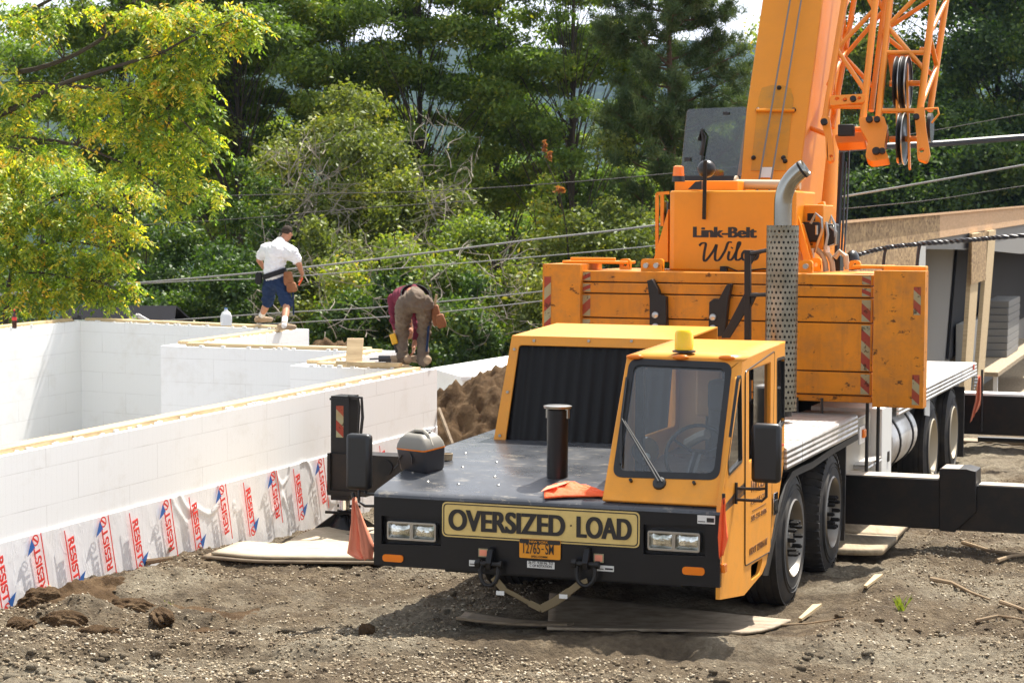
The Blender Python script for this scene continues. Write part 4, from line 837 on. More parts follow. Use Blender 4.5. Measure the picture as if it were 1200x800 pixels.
# oversized load sign
c4 = [T(518.5, 589.5, 'y', 0), T(750, 597.5, 'y', 0), T(749, 639.5, 'y', 0), T(518.5, 630, 'y', 0)]; sx0, sx1 = c4[0][0], c4[1][0]; sz0, sz1 = (c4[2][2]+c4[3][2])/2, (c4[0][2]+c4[1][2])/2
def rrect(x0, x1, z0, z1, y, r, n=5): return rpoly([(x0, y, z0), (x1, y, z0), (x1, y, z1), (x0, y, z1)], r, n)
SG = plate('load_sign', rrect(sx0, sx1, sz0, sz1, -.006, .04), [], .005, M['sign'], CR, up=(0, -1, 0))
plate('sign_border', rrect(sx0+.010, sx1-.010, sz0+.010, sz1-.010, -.0085, .034), [rrect(sx0+.017, sx1-.017, sz0+.017, sz1-.017, -.0085, .03)], .002, M['ink'], SG, up=(0, -1, 0))
def ftext(s, x0, x1, y0, y1, yy, m, par, bold=0.0, name='lettering', shear=0.0):      # pixel box on a plane facing the front
    p, q = T(x0, y1, 'y', yy), T(x1, y1, 'y', yy); u = T((x0+x1)/2, y0, 'y', yy)[2]-T((x0+x1)/2, y1, 'y', yy)[2]
    return text(name, s, m, par, (p[0], yy, (T((x0+x1)/2, y1, 'y', yy)[2])), (1, 0, 0), (0, 0, 1), q[0]-p[0], u, bold, shear)
W1 = (T(526, 610, 'y', 0)[0], T(663, 610, 'y', 0)[0]); W2 = (T(676, 610, 'y', 0)[0], T(741, 610, 'y', 0)[0]); zc = (sz0+sz1)/2; lh = .152
for s, (a, c) in (('OVERSIZED', W1), ('LOAD', W2)): heavy('lettering', s, M['ink'], SG, (a, -.0088, zc-lh/2), (1, 0, 0), (0, 0, 1), c-a, lh, .014, .0065)
b = MB(); b.cyl((T(669.5, 613, 'y', 0)[0], -.0065, zc+.005), (T(669.5, 613, 'y', 0)[0], -.012, zc+.005), .006, n=10); b.build('bolt', M['ink'], SG)
# licence plate
p, q = T(608.5, 630, 'y', -.02), T(656.5, 656, 'y', -.02); LP = plate('licence_plate', rrect(p[0], q[0], q[2], p[2]-.002, -.016, .012), [], .006, M['plate'], CR, up=(0, -1, 0))
plate('plate_band', rrect(p[0]+.002, q[0]-.002, p[2]-.035, p[2]-.004, -.0185, .01), [], .002, M['ink'], LP, up=(0, -1, 0)); wz = p[2]-q[2]
text('lettering', 'NEW YORK', M['plate'], LP, (p[0]+.075, -.019, p[2]-.028), (1, 0, 0), (0, 0, 1), .14, .016, .01)
text('lettering', '12765', M['ink'], LP, (p[0]+.03, -.0188, q[2]+.034), (1, 0, 0), (0, 0, 1), .125, .075, .004); text('lettering', 'SM', M['ink'], LP, (p[0]+.195, -.0188, q[2]+.034), (1, 0, 0), (0, 0, 1), .062, .075, .004)
b = MB(); b.box(p[0]+.166, p[0]+.182, -.0195, -.0165, q[2]+.066, q[2]+.074); b.build('dash', M['ink'], LP); text('lettering', 'SPEC-COMM', M['ink'], LP, (p[0]+.09, -.0188, q[2]+.008), (1, 0, 0), (0, 0, 1), .12, .014, .006)
p, q = T(618, 656.5, 'y', 0), T(650, 666.5, 'y', 0); LB = plate('notice_label', rrect(p[0], q[0], q[2], p[2], -.005, .003), [], .003, M['white'], CR, up=(0, -1, 0))
text('lettering', '26 FT. 9.50 IN. TO', M['ink'], LB, (p[0]+.01, -.007, (p[2]+q[2])/2+.006), (1, 0, 0), (0, 0, 1), q[0]-p[0]-.02, .018, .006); text('lettering', 'C OF ROTATION', M['ink'], LB, (p[0]+.02, -.007, q[2]+.008), (1, 0, 0), (0, 0, 1), q[0]-p[0]-.04, .018, .006)
for (x0, y0, x1, y1, m) in ((561, 642, 572, 652.5, 'tape_grey'), (550, 655.5, 565, 663.5, 'white'), (696, 648, 707.5, 659, 'tape_grey'), (698, 661.5, 719.5, 669.5, 'white'), (817.5, 603, 838, 614, 'white')):
    p, q = T(x0, y0, 'y', 0), T(x1, y1, 'y', 0); l = plate('sticker', rrect(p[0], q[0], q[2], p[2], -.005, .002), [], .003, M[m], CR, up=(0, -1, 0))
    if m == 'tape_grey': plate('print', rrect(p[0]+.008, q[0]-.008, q[2]+.008, p[2]-.008, -.007, .004), [], .0015, M['flagpale'], l, up=(0, -1, 0))
    else: b = MB(); b.box(p[0]+.006, p[0]+(q[0]-p[0])*.45, -.0075, -.006, q[2]+.012, q[2]+.018); b.box((p[0]+q[0])/2+.004, q[0]-.006, -.0075, -.006, q[2]+.012, p[2]-.016); b.build('print', M['ink'], l, False)
# tow lugs, shackles
for px in (576, 689):
    c = T(px, 654, 'y', -.02); lg = MB(); lg.prism([(c[0]-.02, -.001, c[2]-.07), (c[0]-.02, -.001, c[2]+.08), (c[0]-.02, -.05, c[2]+.07), (c[0]-.02, -.10, c[2]-.02), (c[0]-.02, -.09, c[2]-.07)], (.04, 0, 0)); L_ = lg.build('tow_lug', M['black'], CR, bevel=.004)
    b = MB(); b.cyl((c[0]-.09, -.06, c[2]-.035), (c[0]+.09, -.06, c[2]-.035), .020, n=12); b.cyl((c[0]-.105, -.06, c[2]-.035), (c[0]-.07, -.06, c[2]-.035), .032, n=6); b.cyl((c[0]+.07, -.06, c[2]-.035), (c[0]+.095, -.06, c[2]-.035), .028, n=12); b.build('pin', M['blackmatte'], L_)
    b = MB(); b.tube([(c[0]+.06*math.cos(t)*(1+.55*math.sin(-t)*(t < 0 or 1)), -.06-.02*math.sin(-t), c[2]-.035+.15*math.sin(t)) for t in np.linspace(0, -PI, 14)], .015, 8); b.build('shackle', M['blackmatte'], L_)
# --- front deck of the nose (worn black) rising gently, curved front lip
b = MB(); prof = [(0.0, zT-.016), (.004, zT+.004), (.02, zT+.018), (.06, zT+.03), (.5, 1.158), (1.0, 1.215), (1.45, 1.262), (2.6, 1.292), (2.6, 1.27), (0.05, zT-.016)]
b.prism([(xL, y, z) for y, z in prof], (xR-xL-.0, 0, 0)); DK = b.build('nose_deck', M['deckblack'], CR, bevel=0)
b = MB()
for x, y in ((-1.0, .3), (-.75, .28), (-.45, .3), (-.9, .75), (-.7, .95), (-1.05, 1.2), (-.55, .5), (.15, .3), (-.35, 1.55), (-1.2, .5)):
    z = np.interp(y, [.06, .5, 1., 1.45, 2.6], [zT+.03, 1.158, 1.215, 1.262, 1.292]); b.ball((x, y, z), (.014, .014, .009), 8, 5)
b.build('deck_bolts', M['steel'], DK)['kind'] = 'stuff'
# left skirt of the nose
b = MB(); b.prism([(xL+.001, .02, .56), (xL+.001, .05, 1.05), (xL+.001, 2.6, 1.265), (xL+.001, 2.6, 1.0), (xL+.001, 1.2, .95), (xL+.001, .9, .56)], (.02, 0, 0)); b.build('left_skirt', M['blackmatte'], CR, False)
# intake pipe on the nose
cp = T(653, 563, 'z', 1.14); b = MB(); b.lathe((cp[0], cp[1], 1.13), (0, 0, 1), [(0, .14), (.02, .14), (.022, .078), (.53, .078), (.535, .062), (.50, .060)], 28); ip = b.build('intake_pipe', M['black'], CR)
b = MB(); b.lathe((cp[0], cp[1], 1.672), (0, 0, 1), [(0, .10), (.018, .105), (.022, .09)], 24); b.box(cp[0]-.085, cp[0]-.065, cp[1]-.02, cp[1]+.02, 1.60, 1.672); b.box(cp[0]+.065, cp[0]+.085, cp[1]-.02, cp[1]+.02, 1.60, 1.672); b.build('pipe_cap', M['steel'], ip)
# --- engine hood with slanted grille frame
HB, HT = 1.90, 2.15
bl = T(577, 524, 'y', HB); tl_ = T(600, 393, 'y', HT); br = bl.copy(); br[0] = .42; tr_ = tl_.copy(); tr_[0] = .42
gl = [T(591, 520, 'y', HB), T(609, 404, 'y', HT)]
hole = [(gl[0][0], HB+.01, gl[0][2]+.0), (.36, HB+.01, gl[0][2]+.0), (.36, HT-.01, gl[1][2]), (gl[1][0], HT-.01, gl[1][2])]
nf = np.cross(np.array(br)-bl, np.array(tl_)-bl); nf /= np.linalg.norm(nf); 
def onplane(x, z): y = bl[1]+(z-bl[2])/(tl_[2]-bl[2])*(tl_[1]-bl[1]); return (x, y, z)
hole = [onplane(p[0], p[2]) for p in hole]; fr = [onplane(p[0], p[2]) for p in (bl, br, tr_, tl_)]
HF = plate('engine_hood', fr, [rpoly(hole, .03)], .02, M['yellow'], CR, .004, up=(0, -1, 0))
b = MB(); Zt = tl_[2]; dz = .0
b.add([tuple(bl), tuple(tl_), (tl_[0], 3.3, Zt+.05), (bl[0], 3.3, bl[2])], [(0, 1, 2, 3)]); b.add([(tl_[0], tl_[1], Zt), (.42, tl_[1], Zt), (.42, 3.3, Zt+.05), (tl_[0], 3.3, Zt+.05)], [(0, 1, 2, 3)])
b.add([(bl[0], 3.3, bl[2]), (tl_[0], 3.3, Zt+.05), (.42, 3.3, Zt+.05), (.42, 3.3, bl[2])], [(0, 1, 2, 3)])
o = b.build('hood_shell', M['yellow'], HF, False); mo = o.modifiers.new('t', 'SOLIDIFY'); mo.thickness = .015; mo.offset = -1
b = MB(); n = 64; x0, x1 = hole[0][0]-.03, .40; z0, z1 = hole[0][2]-.02, hole[2][2]+.02; vs = []
for i in range(n*3+1):
    x = x0+(x1-x0)*i/(n*3); dd = .035+.009*math.sin(i/3*PI*2/4.6)
    p = onplane(x, z0); q = onplane(x, z1); vs += [(p[0], p[1]+dd, p[2]), (q[0], q[1]+dd, q[2])]
b.add(vs, [(2*i, 2*i+2, 2*i+3, 2*i+1) for i in range(n*3)]); b.build('corrugated_grille', mat('black_grille', (.006, .006, .006), .55, spec=.25), HF)
b = MB()
for px, py in ((626, 399), (690, 399.5), (603, 409), (595, 459), (586, 510), (740, 399.5), (700, 524)):
    c = T(px, py, 'y', HB+(HT-HB)*(524-py)/131.); c = np.array(onplane(c[0], c[2])); b.cyl(c, c+nf*.0+np.array([0, -.012, 0]), .012, n=8)
b.build('hood_bolts', M['steel'], HF)['kind'] = 'stuff'
# --- cab
yF0, yF1 = .05, .60
cfr = [T(707, 578, 'y', yF0), T(847, 582, 'y', yF0), T(868, 421, 'y', yF1), T(735, 416, 'y', yF1)]
XL, XR_ = cfr[0][0], XS; zc0 = (cfr[0][2]+cfr[1][2])/2; zc1 = (cfr[2][2]+cfr[3][2])/2
def cpl(x, z): return (x, yF0+(z-zc0)/(zc1-zc0)*(yF1-yF0), z)
wx = [T(718, 558, 'y', .1), T(845, 562, 'y', .1), T(857, 426, 'y', .57), T(738, 421, 'y', .57)]
wh = [cpl(min(p[0], XR_-.05), p[2]) for p in wx]
CB = plate('cab', [cpl(XL, zc0-.05), cpl(XR_, zc0-.05), cpl(XR_, zc1), cpl(XL, zc1)], [rpoly(wh, .07, 6)], .03, M['yellow'], CR, .006, up=(0, -1, 0))
def shrink(P, d): c = sum(np.array(p) for p in P)/len(P); return [np.array(p)+(c-np.array(p))/np.linalg.norm(c-np.array(p))*d for p in P]
fn = np.array([0, -1, (yF1-yF0)/(zc1-zc0)]); fn /= np.linalg.norm(fn)
plate('windscreen_seal', [p+fn*.004 for p in rpoly(shrink(wh, -.010), .08, 6)], [[p+fn*.004 for p in rpoly(shrink(wh, .055), .06, 6)]], .05, M['plastic'], CB, up=(0, -1, 0))
WS = plate('windscreen', [p-fn*.010 for p in rpoly(shrink(wh, .03), .06, 6)], [], .006, M['glass'], CB, up=(0, -1, 0))
# right side with real openings
side = [T(852, 580, 'x', XS), T(868, 420, 'x', XS), T(920, 400, 'x', XS), T(919, 540, 'x', XS), T(912, 585, 'x', XS), T(900, 655, 'x', XS), T(893, 672, 'x', XS), T(872, 697, 'x', XS)]
side[1] = np.array((XS, cpl(0, zc1)[1], zc1)); side[0] = np.array((XS, cpl(0, zc0)[1]-.045, zc0-.03)); zb_ = side[-1][2]; side.append(np.array((XS, .01, side[-1][2]+.09)))
vent = [T(868.5, 441, 'x', XS), T(869.5, 540, 'x', XS), T(854, 556, 'x', XS), T(853, 540, 'x', XS), T(866, 442, 'x', XS)]
dwin = [T(877, 434, 'x', XS), T(902, 425, 'x', XS), T(901.5, 531, 'x', XS), T(877, 541, 'x', XS)]
rwin = [T(910.5, 421, 'x', XS), T(919.3, 418.5, 'x', XS), T(919, 494, 'x', XS), T(910.5, 506, 'x', XS)]
step = [T(880, 662, 'x', XS), T(894, 653, 'x', XS), T(893, 672, 'x', XS)-np.array([0, .07, -.01]), T(880, 680, 'x', XS)]
side[3][1] -= .0
zlift = zc1+.05
CS = plate('cab_side', side, [rpoly(vent, .02), rpoly(dwin, .02), rpoly(rwin, .06), rpoly(step, .03)], .03, M['yellow'], CR, .004, up=(1, 0, 0))
for nm, pl in (('vent_window', vent), ('rear_side_window', rwin)):
    s_ = plate(nm, [np.array(p)-np.array([.012, 0, 0]) for p in rpoly(shrink(pl, -.005), .02)], [], .005, M['smoked'], CS, up=(1, 0, 0))
    plate('window_seal', [np.array(p)+np.array([.003, 0, 0]) for p in rpoly(shrink(pl, -.012), .03)], [[np.array(p)+np.array([.003, 0, 0]) for p in rpoly(shrink(pl, .012), .02)]], .02, M['plastic'], s_, up=(1, 0, 0))
plate('door_window', [np.array(p)-np.array([.018, 0, 0]) for p in (dwin[0]+(dwin[1]-dwin[0])*.35, dwin[1], dwin[2], dwin[3]+(dwin[2]-dwin[3])*.35)], [], .004, M['smoked'], CS, up=(1, 0, 0))
# door outline as a raised seam strip, handle, step
door = [T(873, 436, 'x', XS), T(907, 412, 'x', XS), T(902, 645, 'x', XS), T(872.5, 662, 'x', XS)]
DR = plate('door', [np.array(p)+np.array([.006, 0, 0]) for p in rpoly(door, .04)], [[np.array(p)+np.array([.006, 0, 0]) for p in rpoly(shrink(dwin, -.012), .025)]], .0055, M['yellow'], CR, .002, up=(1, 0, 0))
b = MB(); pth = [np.array(p)+np.array([.004, 0, 0]) for p in rpoly(shrink(door, -.006), .04)]; b.tube(pth+[pth[0]], .0045, 5); b.build('door_seal', M['plastic'], DR)
p, q = T(905, 578, 'x', XS), T(909.5, 601, 'x', XS); b = MB(); b.box(XS+.006, XS+.014, p[1], q[1], q[2], p[2]); h_ = b.build('door_handle', M['chrome'], DR, bevel=.003); b = MB(); b.box(XS+.015, XS+.019, p[1]+.02, q[1]-.02, (p[2]+q[2])/2-.05, (p[2]+q[2])/2+.03); b.build('latch', M['plastic'], h_)
def stext(s, x0, y0, x1, y1, hpx, m, par, bold=.0, shear=0.0):      # lettering on the right side: lower-left and lower-right pixels, height in px
    a, c = T(x0, y0, 'x', XS+.013), T(x1, y1, 'x', XS+.013); h = T(x0, y0-hpx, 'x', XS)[2]-T(x0, y0, 'x', XS)[2]; d = c-a; a[0] = XS+.0072
    return text('lettering', s, m, par, a, (0, 1, 0), (0, 0, 1), d[1], h, bold, shear)
stext('WILCOX', 881, 577, 900, 567, 14, M['doorink'], DR, .02, .3); stext('-CRANE CO.-', 880, 592, 900, 583, 6, M['doorink'], DR, .004); stext('585-231-8486', 881, 611, 899, 602, 6.5, M['doorink'], DR, .006); stext('USDOT 1291816 NY', 879, 651, 900, 640, 8.5, M['doorink'], DR, .02)
stext('CAUTION', 913, 525, 919, 521, 3, M['printred'], CS)
for x0, y0, x1, y1 in ((882, 599, 898, 592),):
    a, c = T(x0, y0, 'x', XS+.01), T(x1, y1, 'x', XS+.01); b = MB(); b.box(XS+.0065, XS+.0085, a[1], c[1], a[2], a[2]+.006); b.build('thin_rule', M['doorink'], DR, False)
# roof, left and rear walls, floor, interior
yb = side[2][1]; b = MB(); vs = []
ny_, nx_ = 6, 6
for i in range(ny_+1):
    for j in range(nx_+1):
        y = yF1-.012+(yb-yF1+.012)*i/ny_; x = XL+(XS-XL+.001)*j/nx_; vs.append((x, y, zc1+.002+(side[2][2]-zc1)*i/ny_+.025*math.sin(PI*i/ny_)**.5*math.sin(PI*j/nx_)**.5))
b.add(vs, [(i*(nx_+1)+j, i*(nx_+1)+j+1, (i+1)*(nx_+1)+j+1, (i+1)*(nx_+1)+j) for i in range(ny_) for j in range(nx_)]); o = b.build('cab_roof', M['yellow'], CR, ang=60); mo = o.modifiers.new('t', 'SOLIDIFY'); mo.thickness = .03; mo.offset = -1
b = MB(); lft = [(XL, yF0+.01, zc0-.04), (XL, yF1+.01, zc1-.03), (XL, yb, side[2][2]-.03), (XL, yb, .9)]
plate('cab_left_wall', lft, [rpoly([(XL, .75, 1.45), (XL, .90, zc1-.12), (XL, yb-.15, zc1-.12), (XL, yb-.15, 1.45)], .05)], .03, M['yellow'], CR, .004, up=(-1, 0, 0))
plate('cab_rear_wall', [(XL+.03, yb-.03, .9), (XS-.03, yb-.03, .9), (XS-.03, yb-.03, side[2][2]-.06), (XL+.03, yb-.03, side[2][2]-.06)], [rpoly([(XL+.5, yb-.03, 1.5), (XS-.12, yb-.03, 1.5), (XS-.12, yb-.03, zc1-.1), (XL+.5, yb-.03, zc1-.1)], .04)], .03, M['tan'], CR, up=(0, 1, 0))
b = MB(); b.box(XL+.03, XS-.031, .12, yb-.04, .62, .66); b.prism([(XL+.03, .12, .66), (XL+.03, .12, 1.17), (XL+.03, .38, 1.24), (XL+.03, .44, 1.18), (XL+.03, .44, .66)], (XS-XL-.061, 0, 0)); b.build('dashboard', M['plastic'], CR, bevel=.01)
st = MB(); st.box(.78, 1.18, 1.15, 1.55, .95, 1.10); st.box(.80, 1.16, 1.48, 1.62, 1.10, 1.68); st.box(.84, 1.12, 1.30, 1.46, 1.62, 1.86); s_ = st.build('driver_seat', M['seat'], CR, bevel=.04)
b = MB(); b.box(.86, .92, 1.50, 1.58, 1.60, 1.66); b.tube([(.64, 1.5, 1.35), (.76, 1.45, 1.42), (.82, 1.42, 1.44)], .04, 8); b.build('armrest', M['greyplastic'], s_)
b = MB(); c = np.array([.92, .72, 1.36]); ax1 = np.array([1, 0, 0]); ax2 = np.array([0, .45, .89]); b.tube([c+.23*(ax1*math.cos(t)+ax2*math.sin(t)) for t in np.linspace(0, 2*PI, 30)], .014, 8, False)
for t in (.5, 2.6, 4.7): b.tube([c, c+.23*(ax1*math.cos(t)+ax2*math.sin(t))], .011, 6)
b.tube([c, c+np.array([0, -.3, -.22])], .035, 8); b.build('steering_wheel', M['plastic'], CR)
b = MB(); b.cyl((.60, .50, 1.18), (.60, .50, 1.30), .02, n=8); fanp = b.build('cab_fan', M['plastic'], CR); b = MB(); b.lathe((.60, .47, 1.40), (0, 1, 0), [(0, .095), (.035, .10), (.05, .06)], 20); b.build('fan_cage', M['smoked'], fanp); b = MB(); b.ball((.62, .455, 1.36), (.03, .01, .03)); b.build('fan_hub', M['white'], fanp)
b = MB(); b.box(XL+.06, XL+.12, .62, .68, 1.1, 2.0); b.box(.72, .92, 1.75, 1.78, 1.2, 2.0); b.box(1.0, 1.2, 1.4, 1.7, 1.86, 1.95); b.build('cab_interior_trim', M['plastic'], CR)
b = MB(); b.box(.66, .86, 1.66, 1.72, 1.55, 1.98); b.build('hanging_jacket', M['tan'], CR, bevel=.02); b = MB(); b.box(XL+.15, XL+.42, yb-.12, yb-.08, 1.15, 1.98); b.build('rear_panel', M['tan'], CR)
b = MB(); b.prism([(1.05, .30, 1.20), (1.16, .28, 1.20), (1.20, .40, 1.245), (1.12, .42, 1.24)], (0, 0, .012)); b.build('papers', M['white'], CR, False)
# wiper
wp = np.array(cpl(*[T(773, 566, 'y', .1)[i] for i in (0, 2)]))+fn*.03; we = np.array(cpl(*[T(729, 492, 'y', .33)[i] for i in (0, 2)]))+fn*.03; we2 = np.array(cpl(*[T(727.5, 545, 'y', .15)[i] for i in (0, 2)]))+fn*.025; we3 = np.array(cpl(*[T(735, 444, 'y', .5)[i] for i in (0, 2)]))+fn*.025
b = MB(); b.tube([wp, we], [.010, .006], 6); b.tube([wp+np.array([.025, 0, .0]), we+np.array([.025, 0, -.02])], [.008, .005], 6); b.lathe(wp-fn*.03, fn, [(0, .05), (.015, .045), (.03, .02)], 12); b.tube([we2, we, we3], .008, 6); b.build('wiper', M['plastic'], CR)
b = MB()
for px, py in ((739, 564), (813, 567)): c = np.array(cpl(*[T(px, py, 'y', .08)[i] for i in (0, 2)])); b.cyl(c, c+fn*.03, .012, n=8)
b.build('washer_jets', M['plastic'], CR)
for px in (744, 797.5, 851.5):
    py = 417.5+(px-744)*.012; c = np.array(cpl(*[T(px, py+1.5, 'y', yF1-.02)[i] for i in (0, 2)])); b = MB(); b.ball(tuple(c+fn*.015), (.062, .022, .02), 12, 6); b.build('roof_marker_light', M['amber'], CR)
bc = T(801.5, 412.5, 'z', zc1+.03); b = MB(); b.lathe(bc, (0, 0, 1), [(0, .085), (.012, .085), (.018, .06)], 20); bk = b.build('beacon', M['plastic'], CR); b = MB(); b.lathe(bc+np.array([0, 0, .018]), (0, 0, 1), [(0, .068), (.12, .066), (.14, .052), (.142, .0)], 24, False); b.build('lens', M['yellowlens'], bk)
# mirrors
def mirror(x0, x1, z0, z1, y, arm):
    b = MB(); b.box(x0, x1, y, y+.09, z0, z1); m_ = b.build('wing_mirror', M['plastic'], CR, bevel=.03); b = MB(); b.box(x0+.02, x1-.02, y+.091, y+.094, z0+.03, z1-.03); b.build('mirror_glass', M['chrome'], m_)
    b = MB()
    for a in arm: b.tube(a, .011, 8)
    b.build('mirror_arm', M['plastic'], m_)
ym = .35; q0, q1 = T(880, 496, 'y', ym), T(913.5, 567, 'y', ym); zz0, zz1 = q1[2], q0[2]; cxm = (q0[0]+q1[0])/2
mirror(q0[0], q1[0], zz0, zz1, ym, [[(cxm, ym+.05, zz0-.02), (cxm, ym+.05, zz0-.10), (cxm-.03, ym+.05, zz0-.13), (XS+.01, ym+.05, zz0-.13)], [(cxm, ym+.05, zz0+.02), (cxm, ym+.05, zz0-.04), (cxm-.05, ym+.06, zz0-.05), (XS+.01, ym+.05, zz0-.05)], [(XS+.012, ym+.05, zz0-.16), (XS+.012, ym+.05, zz0-.01)]])
b = MB()
q0, q1 = T(404, 508, 'y', .25), T(431, 575, 'y', .25); cxm = (q0[0]+q1[0])/2; z0m = q1[2]
mirror(q0[0], q1[0]+.01, q1[2], q0[2], .25, [[(cxm, .3, z0m), (cxm, .3, z0m-.09), (cxm+.05, .3, z0m-.12), (xL, .3, z0m-.11)], [(cxm+.05, .3, z0m), (cxm+.06, .3, z0m-.03), (xL, .3, z0m-.03)], [(xL-.03, .3, z0m-.17), (xL-.03, .3, z0m+.0)]])
p, q = T(850, 662, 'y', .0), T(857.5, 672.5, 'y', .0); b = MB(); b.box(XS+.002, XS+.03, .02, .09, q[2], p[2]); b.build('side_marker_light', M['amber'], CR, bevel=.006)
# --- wheels
def tyre_prof(R, w_): return [(-w_/2, R*.56), (-w_/2-.005, R*.70), (-w_/2+.008, R*.86), (-w_/2+.035, R*.955), (-w_/2+.07, R*.985), (w_/2-.07, R*.985), (w_/2-.035, R*.955), (w_/2-.008, R*.86), (w_/2+.005, R*.70), (w_/2, R*.56)]
def wheel(cx, cy, cz, sgn, kind, R=.54, wd=.34):
    w_ = empty('wheel', (cx, cy, cz)); w_.parent = CR
    b = MB(); b.lathe((0, 0, 0), (1, 0, 0), tyre_prof(R, wd), 56, False); b.lathe((0, 0, 0), (1, 0, 0), [(-wd/2+.02, R*.56), (-wd/2, R*.56)], 56, False)
    nb = 46
    if kind == 'lug':
        for k in range(nb):
            a = 2*PI*k/nb
            for s_, off in ((-1, 0), (1, .5)):
                a2 = 2*PI*(k+off)/nb; da = 2*PI/nb*.33; x0_, x1_ = (s_*.015, s_*(wd/2-.012)); P_ = []
                for rr_ in (R*.95, R*1.0):
                    for (x_, t_) in ((x0_, a2-da), (x0_, a2+da), (x1_, a2+da+.03), (x1_, a2-da+.03)): rq = rr_ if abs(x_) < .05 else rr_-.012; P_.append((x_, rq*math.cos(t_), rq*math.sin(t_)))
                b.hexa(P_)
    else:
        for x_ in (-.12, -.06, 0, .06, .12): b.lathe((x_, 0, 0), (1, 0, 0), [(-.022, R*.97), (-.022, R), (.022, R), (.022, R*.97)], 56, False)
    for rr_ in (.80, .74): b.lathe((sgn*wd/2, 0, 0), (sgn, 0, 0), [(-.004, R*rr_-.006), (.008, R*rr_), (-.004, R*rr_+.006)], 56, False)
    b.build('tyre', M['rubber'], w_)
    s = sgn; xo = s*(wd/2-.01)
    if kind != 'rear':
        b = MB(); b.lathe((0, 0, 0), (s, 0, 0), [(wd/2-.0, R*.585), (wd/2+.012, R*.565), (wd/2-.02, R*.54), (.06, R*.50), (.05, R*.34), (wd/2-.06, R*.30), (wd/2-.05, R*.16), (wd/2-.02, R*.13), (wd/2-.02, 0.001)], 40, False); b.build('rim', M['rim'], w_)
        b = MB()
        for k in range(10): a = 2*PI*k/10; y_, z_ = R*.245*math.cos(a), R*.245*math.sin(a); b.cyl((s*(wd/2-.07), y_, z_), (s*(wd/2+.035), y_, z_), .019, n=6); b.cyl((s*(wd/2+.03), y_, z_), (s*(wd/2+.045), y_, z_), .012, n=8)
        b.build('wheel_nuts', M['blackmatte'], w_)
    else:
        b = MB(); b.lathe((0, 0, 0), (s, 0, 0), [(wd/2-.0, R*.60), (wd/2+.012, R*.575), (wd/2-.01, R*.55), (.0, R*.52), (-.06, R*.46), (-.08, R*.2), (-.02, R*.17), (-.02, .001)], 40, False); b.build('rim', M['rimold'], w_)
    return w_
yA, yB_, yC, yD = 2.52, 4.12, 10.05, 11.75
XW = XS-.02-.17
for y_, kind in ((yA, 'rib'), (yB_, 'lug')):
    for s in (1, -1): wheel(s*XW, y_, .52, s, kind)
for y_ in (yC, yD):
    for s in (1, -1): wheel(s*XW, y_, .50, s, 'rear'); 
b = MB()
for y_ in (yA, yB_, yC, yD): b.cyl((-1.0, y_, .51), (1.0, y_, .51), .09, n=14)
b.build('axles', M['blackmatte'], CR)
# fender round the first wheel
fp = [T(x, y, 'x', XS) for x, y in ((895, 674), (902, 640), (911, 600), (919, 568), (927, 552), (938, 546), (950, 541), (975, 524), (1004, 508))]
inn = [p+np.array([0, .10 if i < 4 else .03, -.015 if i < 4 else -.055]) for i, p in enumerate(fp)]
pl = [np.array([XS+.012, p[1], p[2]]) for p in fp]+[np.array([XS+.012, p[1], p[2]]) for p in inn[::-1]]; b = MB(); b.prism(pl, (-.02, 0, 0))
for i in range(len(fp)-1):
    a, c, d_, e_ = inn[i], inn[i+1], inn[i+1]+np.array([0, .004, -.012]), inn[i]+np.array([0, .004, -.012]); b.hexa([(XS-.42, e_[1], e_[2]), (XS-.009, e_[1], e_[2]), (XS-.009, d_[1], d_[2]), (XS-.42, d_[1], d_[2]), (XS-.42, a[1], a[2]), (XS-.009, a[1], a[2]), (XS-.009, c[1], c[2]), (XS-.42, c[1], c[2])])
b.build('fender', M['blackmatte'], CR)
# --- aluminium decks
ZD = 1.295
def deck(y0, y1, x0, x1, zt, th, name):
    b = MB(); b.box(x0, x1-.02, y0, y1, zt-.03, zt); o = b.build(name, M['alu'], CR, False); b = MB(); b.prism([(x1-.019, y0, zt+.001), (x1+.0, y0, zt-.008), (x1+.004, y0, zt-th), (x1-.02, y0, zt-th)], (0, y1-y0, 0)); b.build('deck_edge', M['aluside'], o, False); return o
deck(2.62, 5.05, -XS, XS+.02, ZD, .17, 'front_deck'); deck(yb+.02, 2.60, .60, XS+.02, ZD, .17, 'front_deck')
d = deck(7.35, 13.55, -XS, XS+.02, 1.245, .16, 'rear_deck'); p = T(1142, 429.5, 'x', XS+.03); b = MB(); b.box(XS+.006, XS+.03, p[1]-.10, p[1]+.02, p[2]-.035, p[2]+.03); b.build('red_marker', M['redlens'], d)
b = MB(); b.prism([(XS-.02, 13.56, 1.24), (XS+.01, 13.56, 1.24), (XS+.03, 13.62, 1.0), (XS-.02, 13.62, 0.85)], (0, .02, 0)); b.build('corner_plate', M['aluside'], d, False)
b = MB(); p, q = T(1015, 487, 'x', XS), T(1022, 496, 'x', XS); b.box(XS-.01, XS+.005, 5.25, 5.55, 1.0, 1.16); bb = b.build('marker_bracket', M['white'], CR); b = MB(); b.box(XS+.006, XS+.03, 5.36, 5.47, 1.05, 1.13); b.build('lens', M['amber'], bb, bevel=.008)
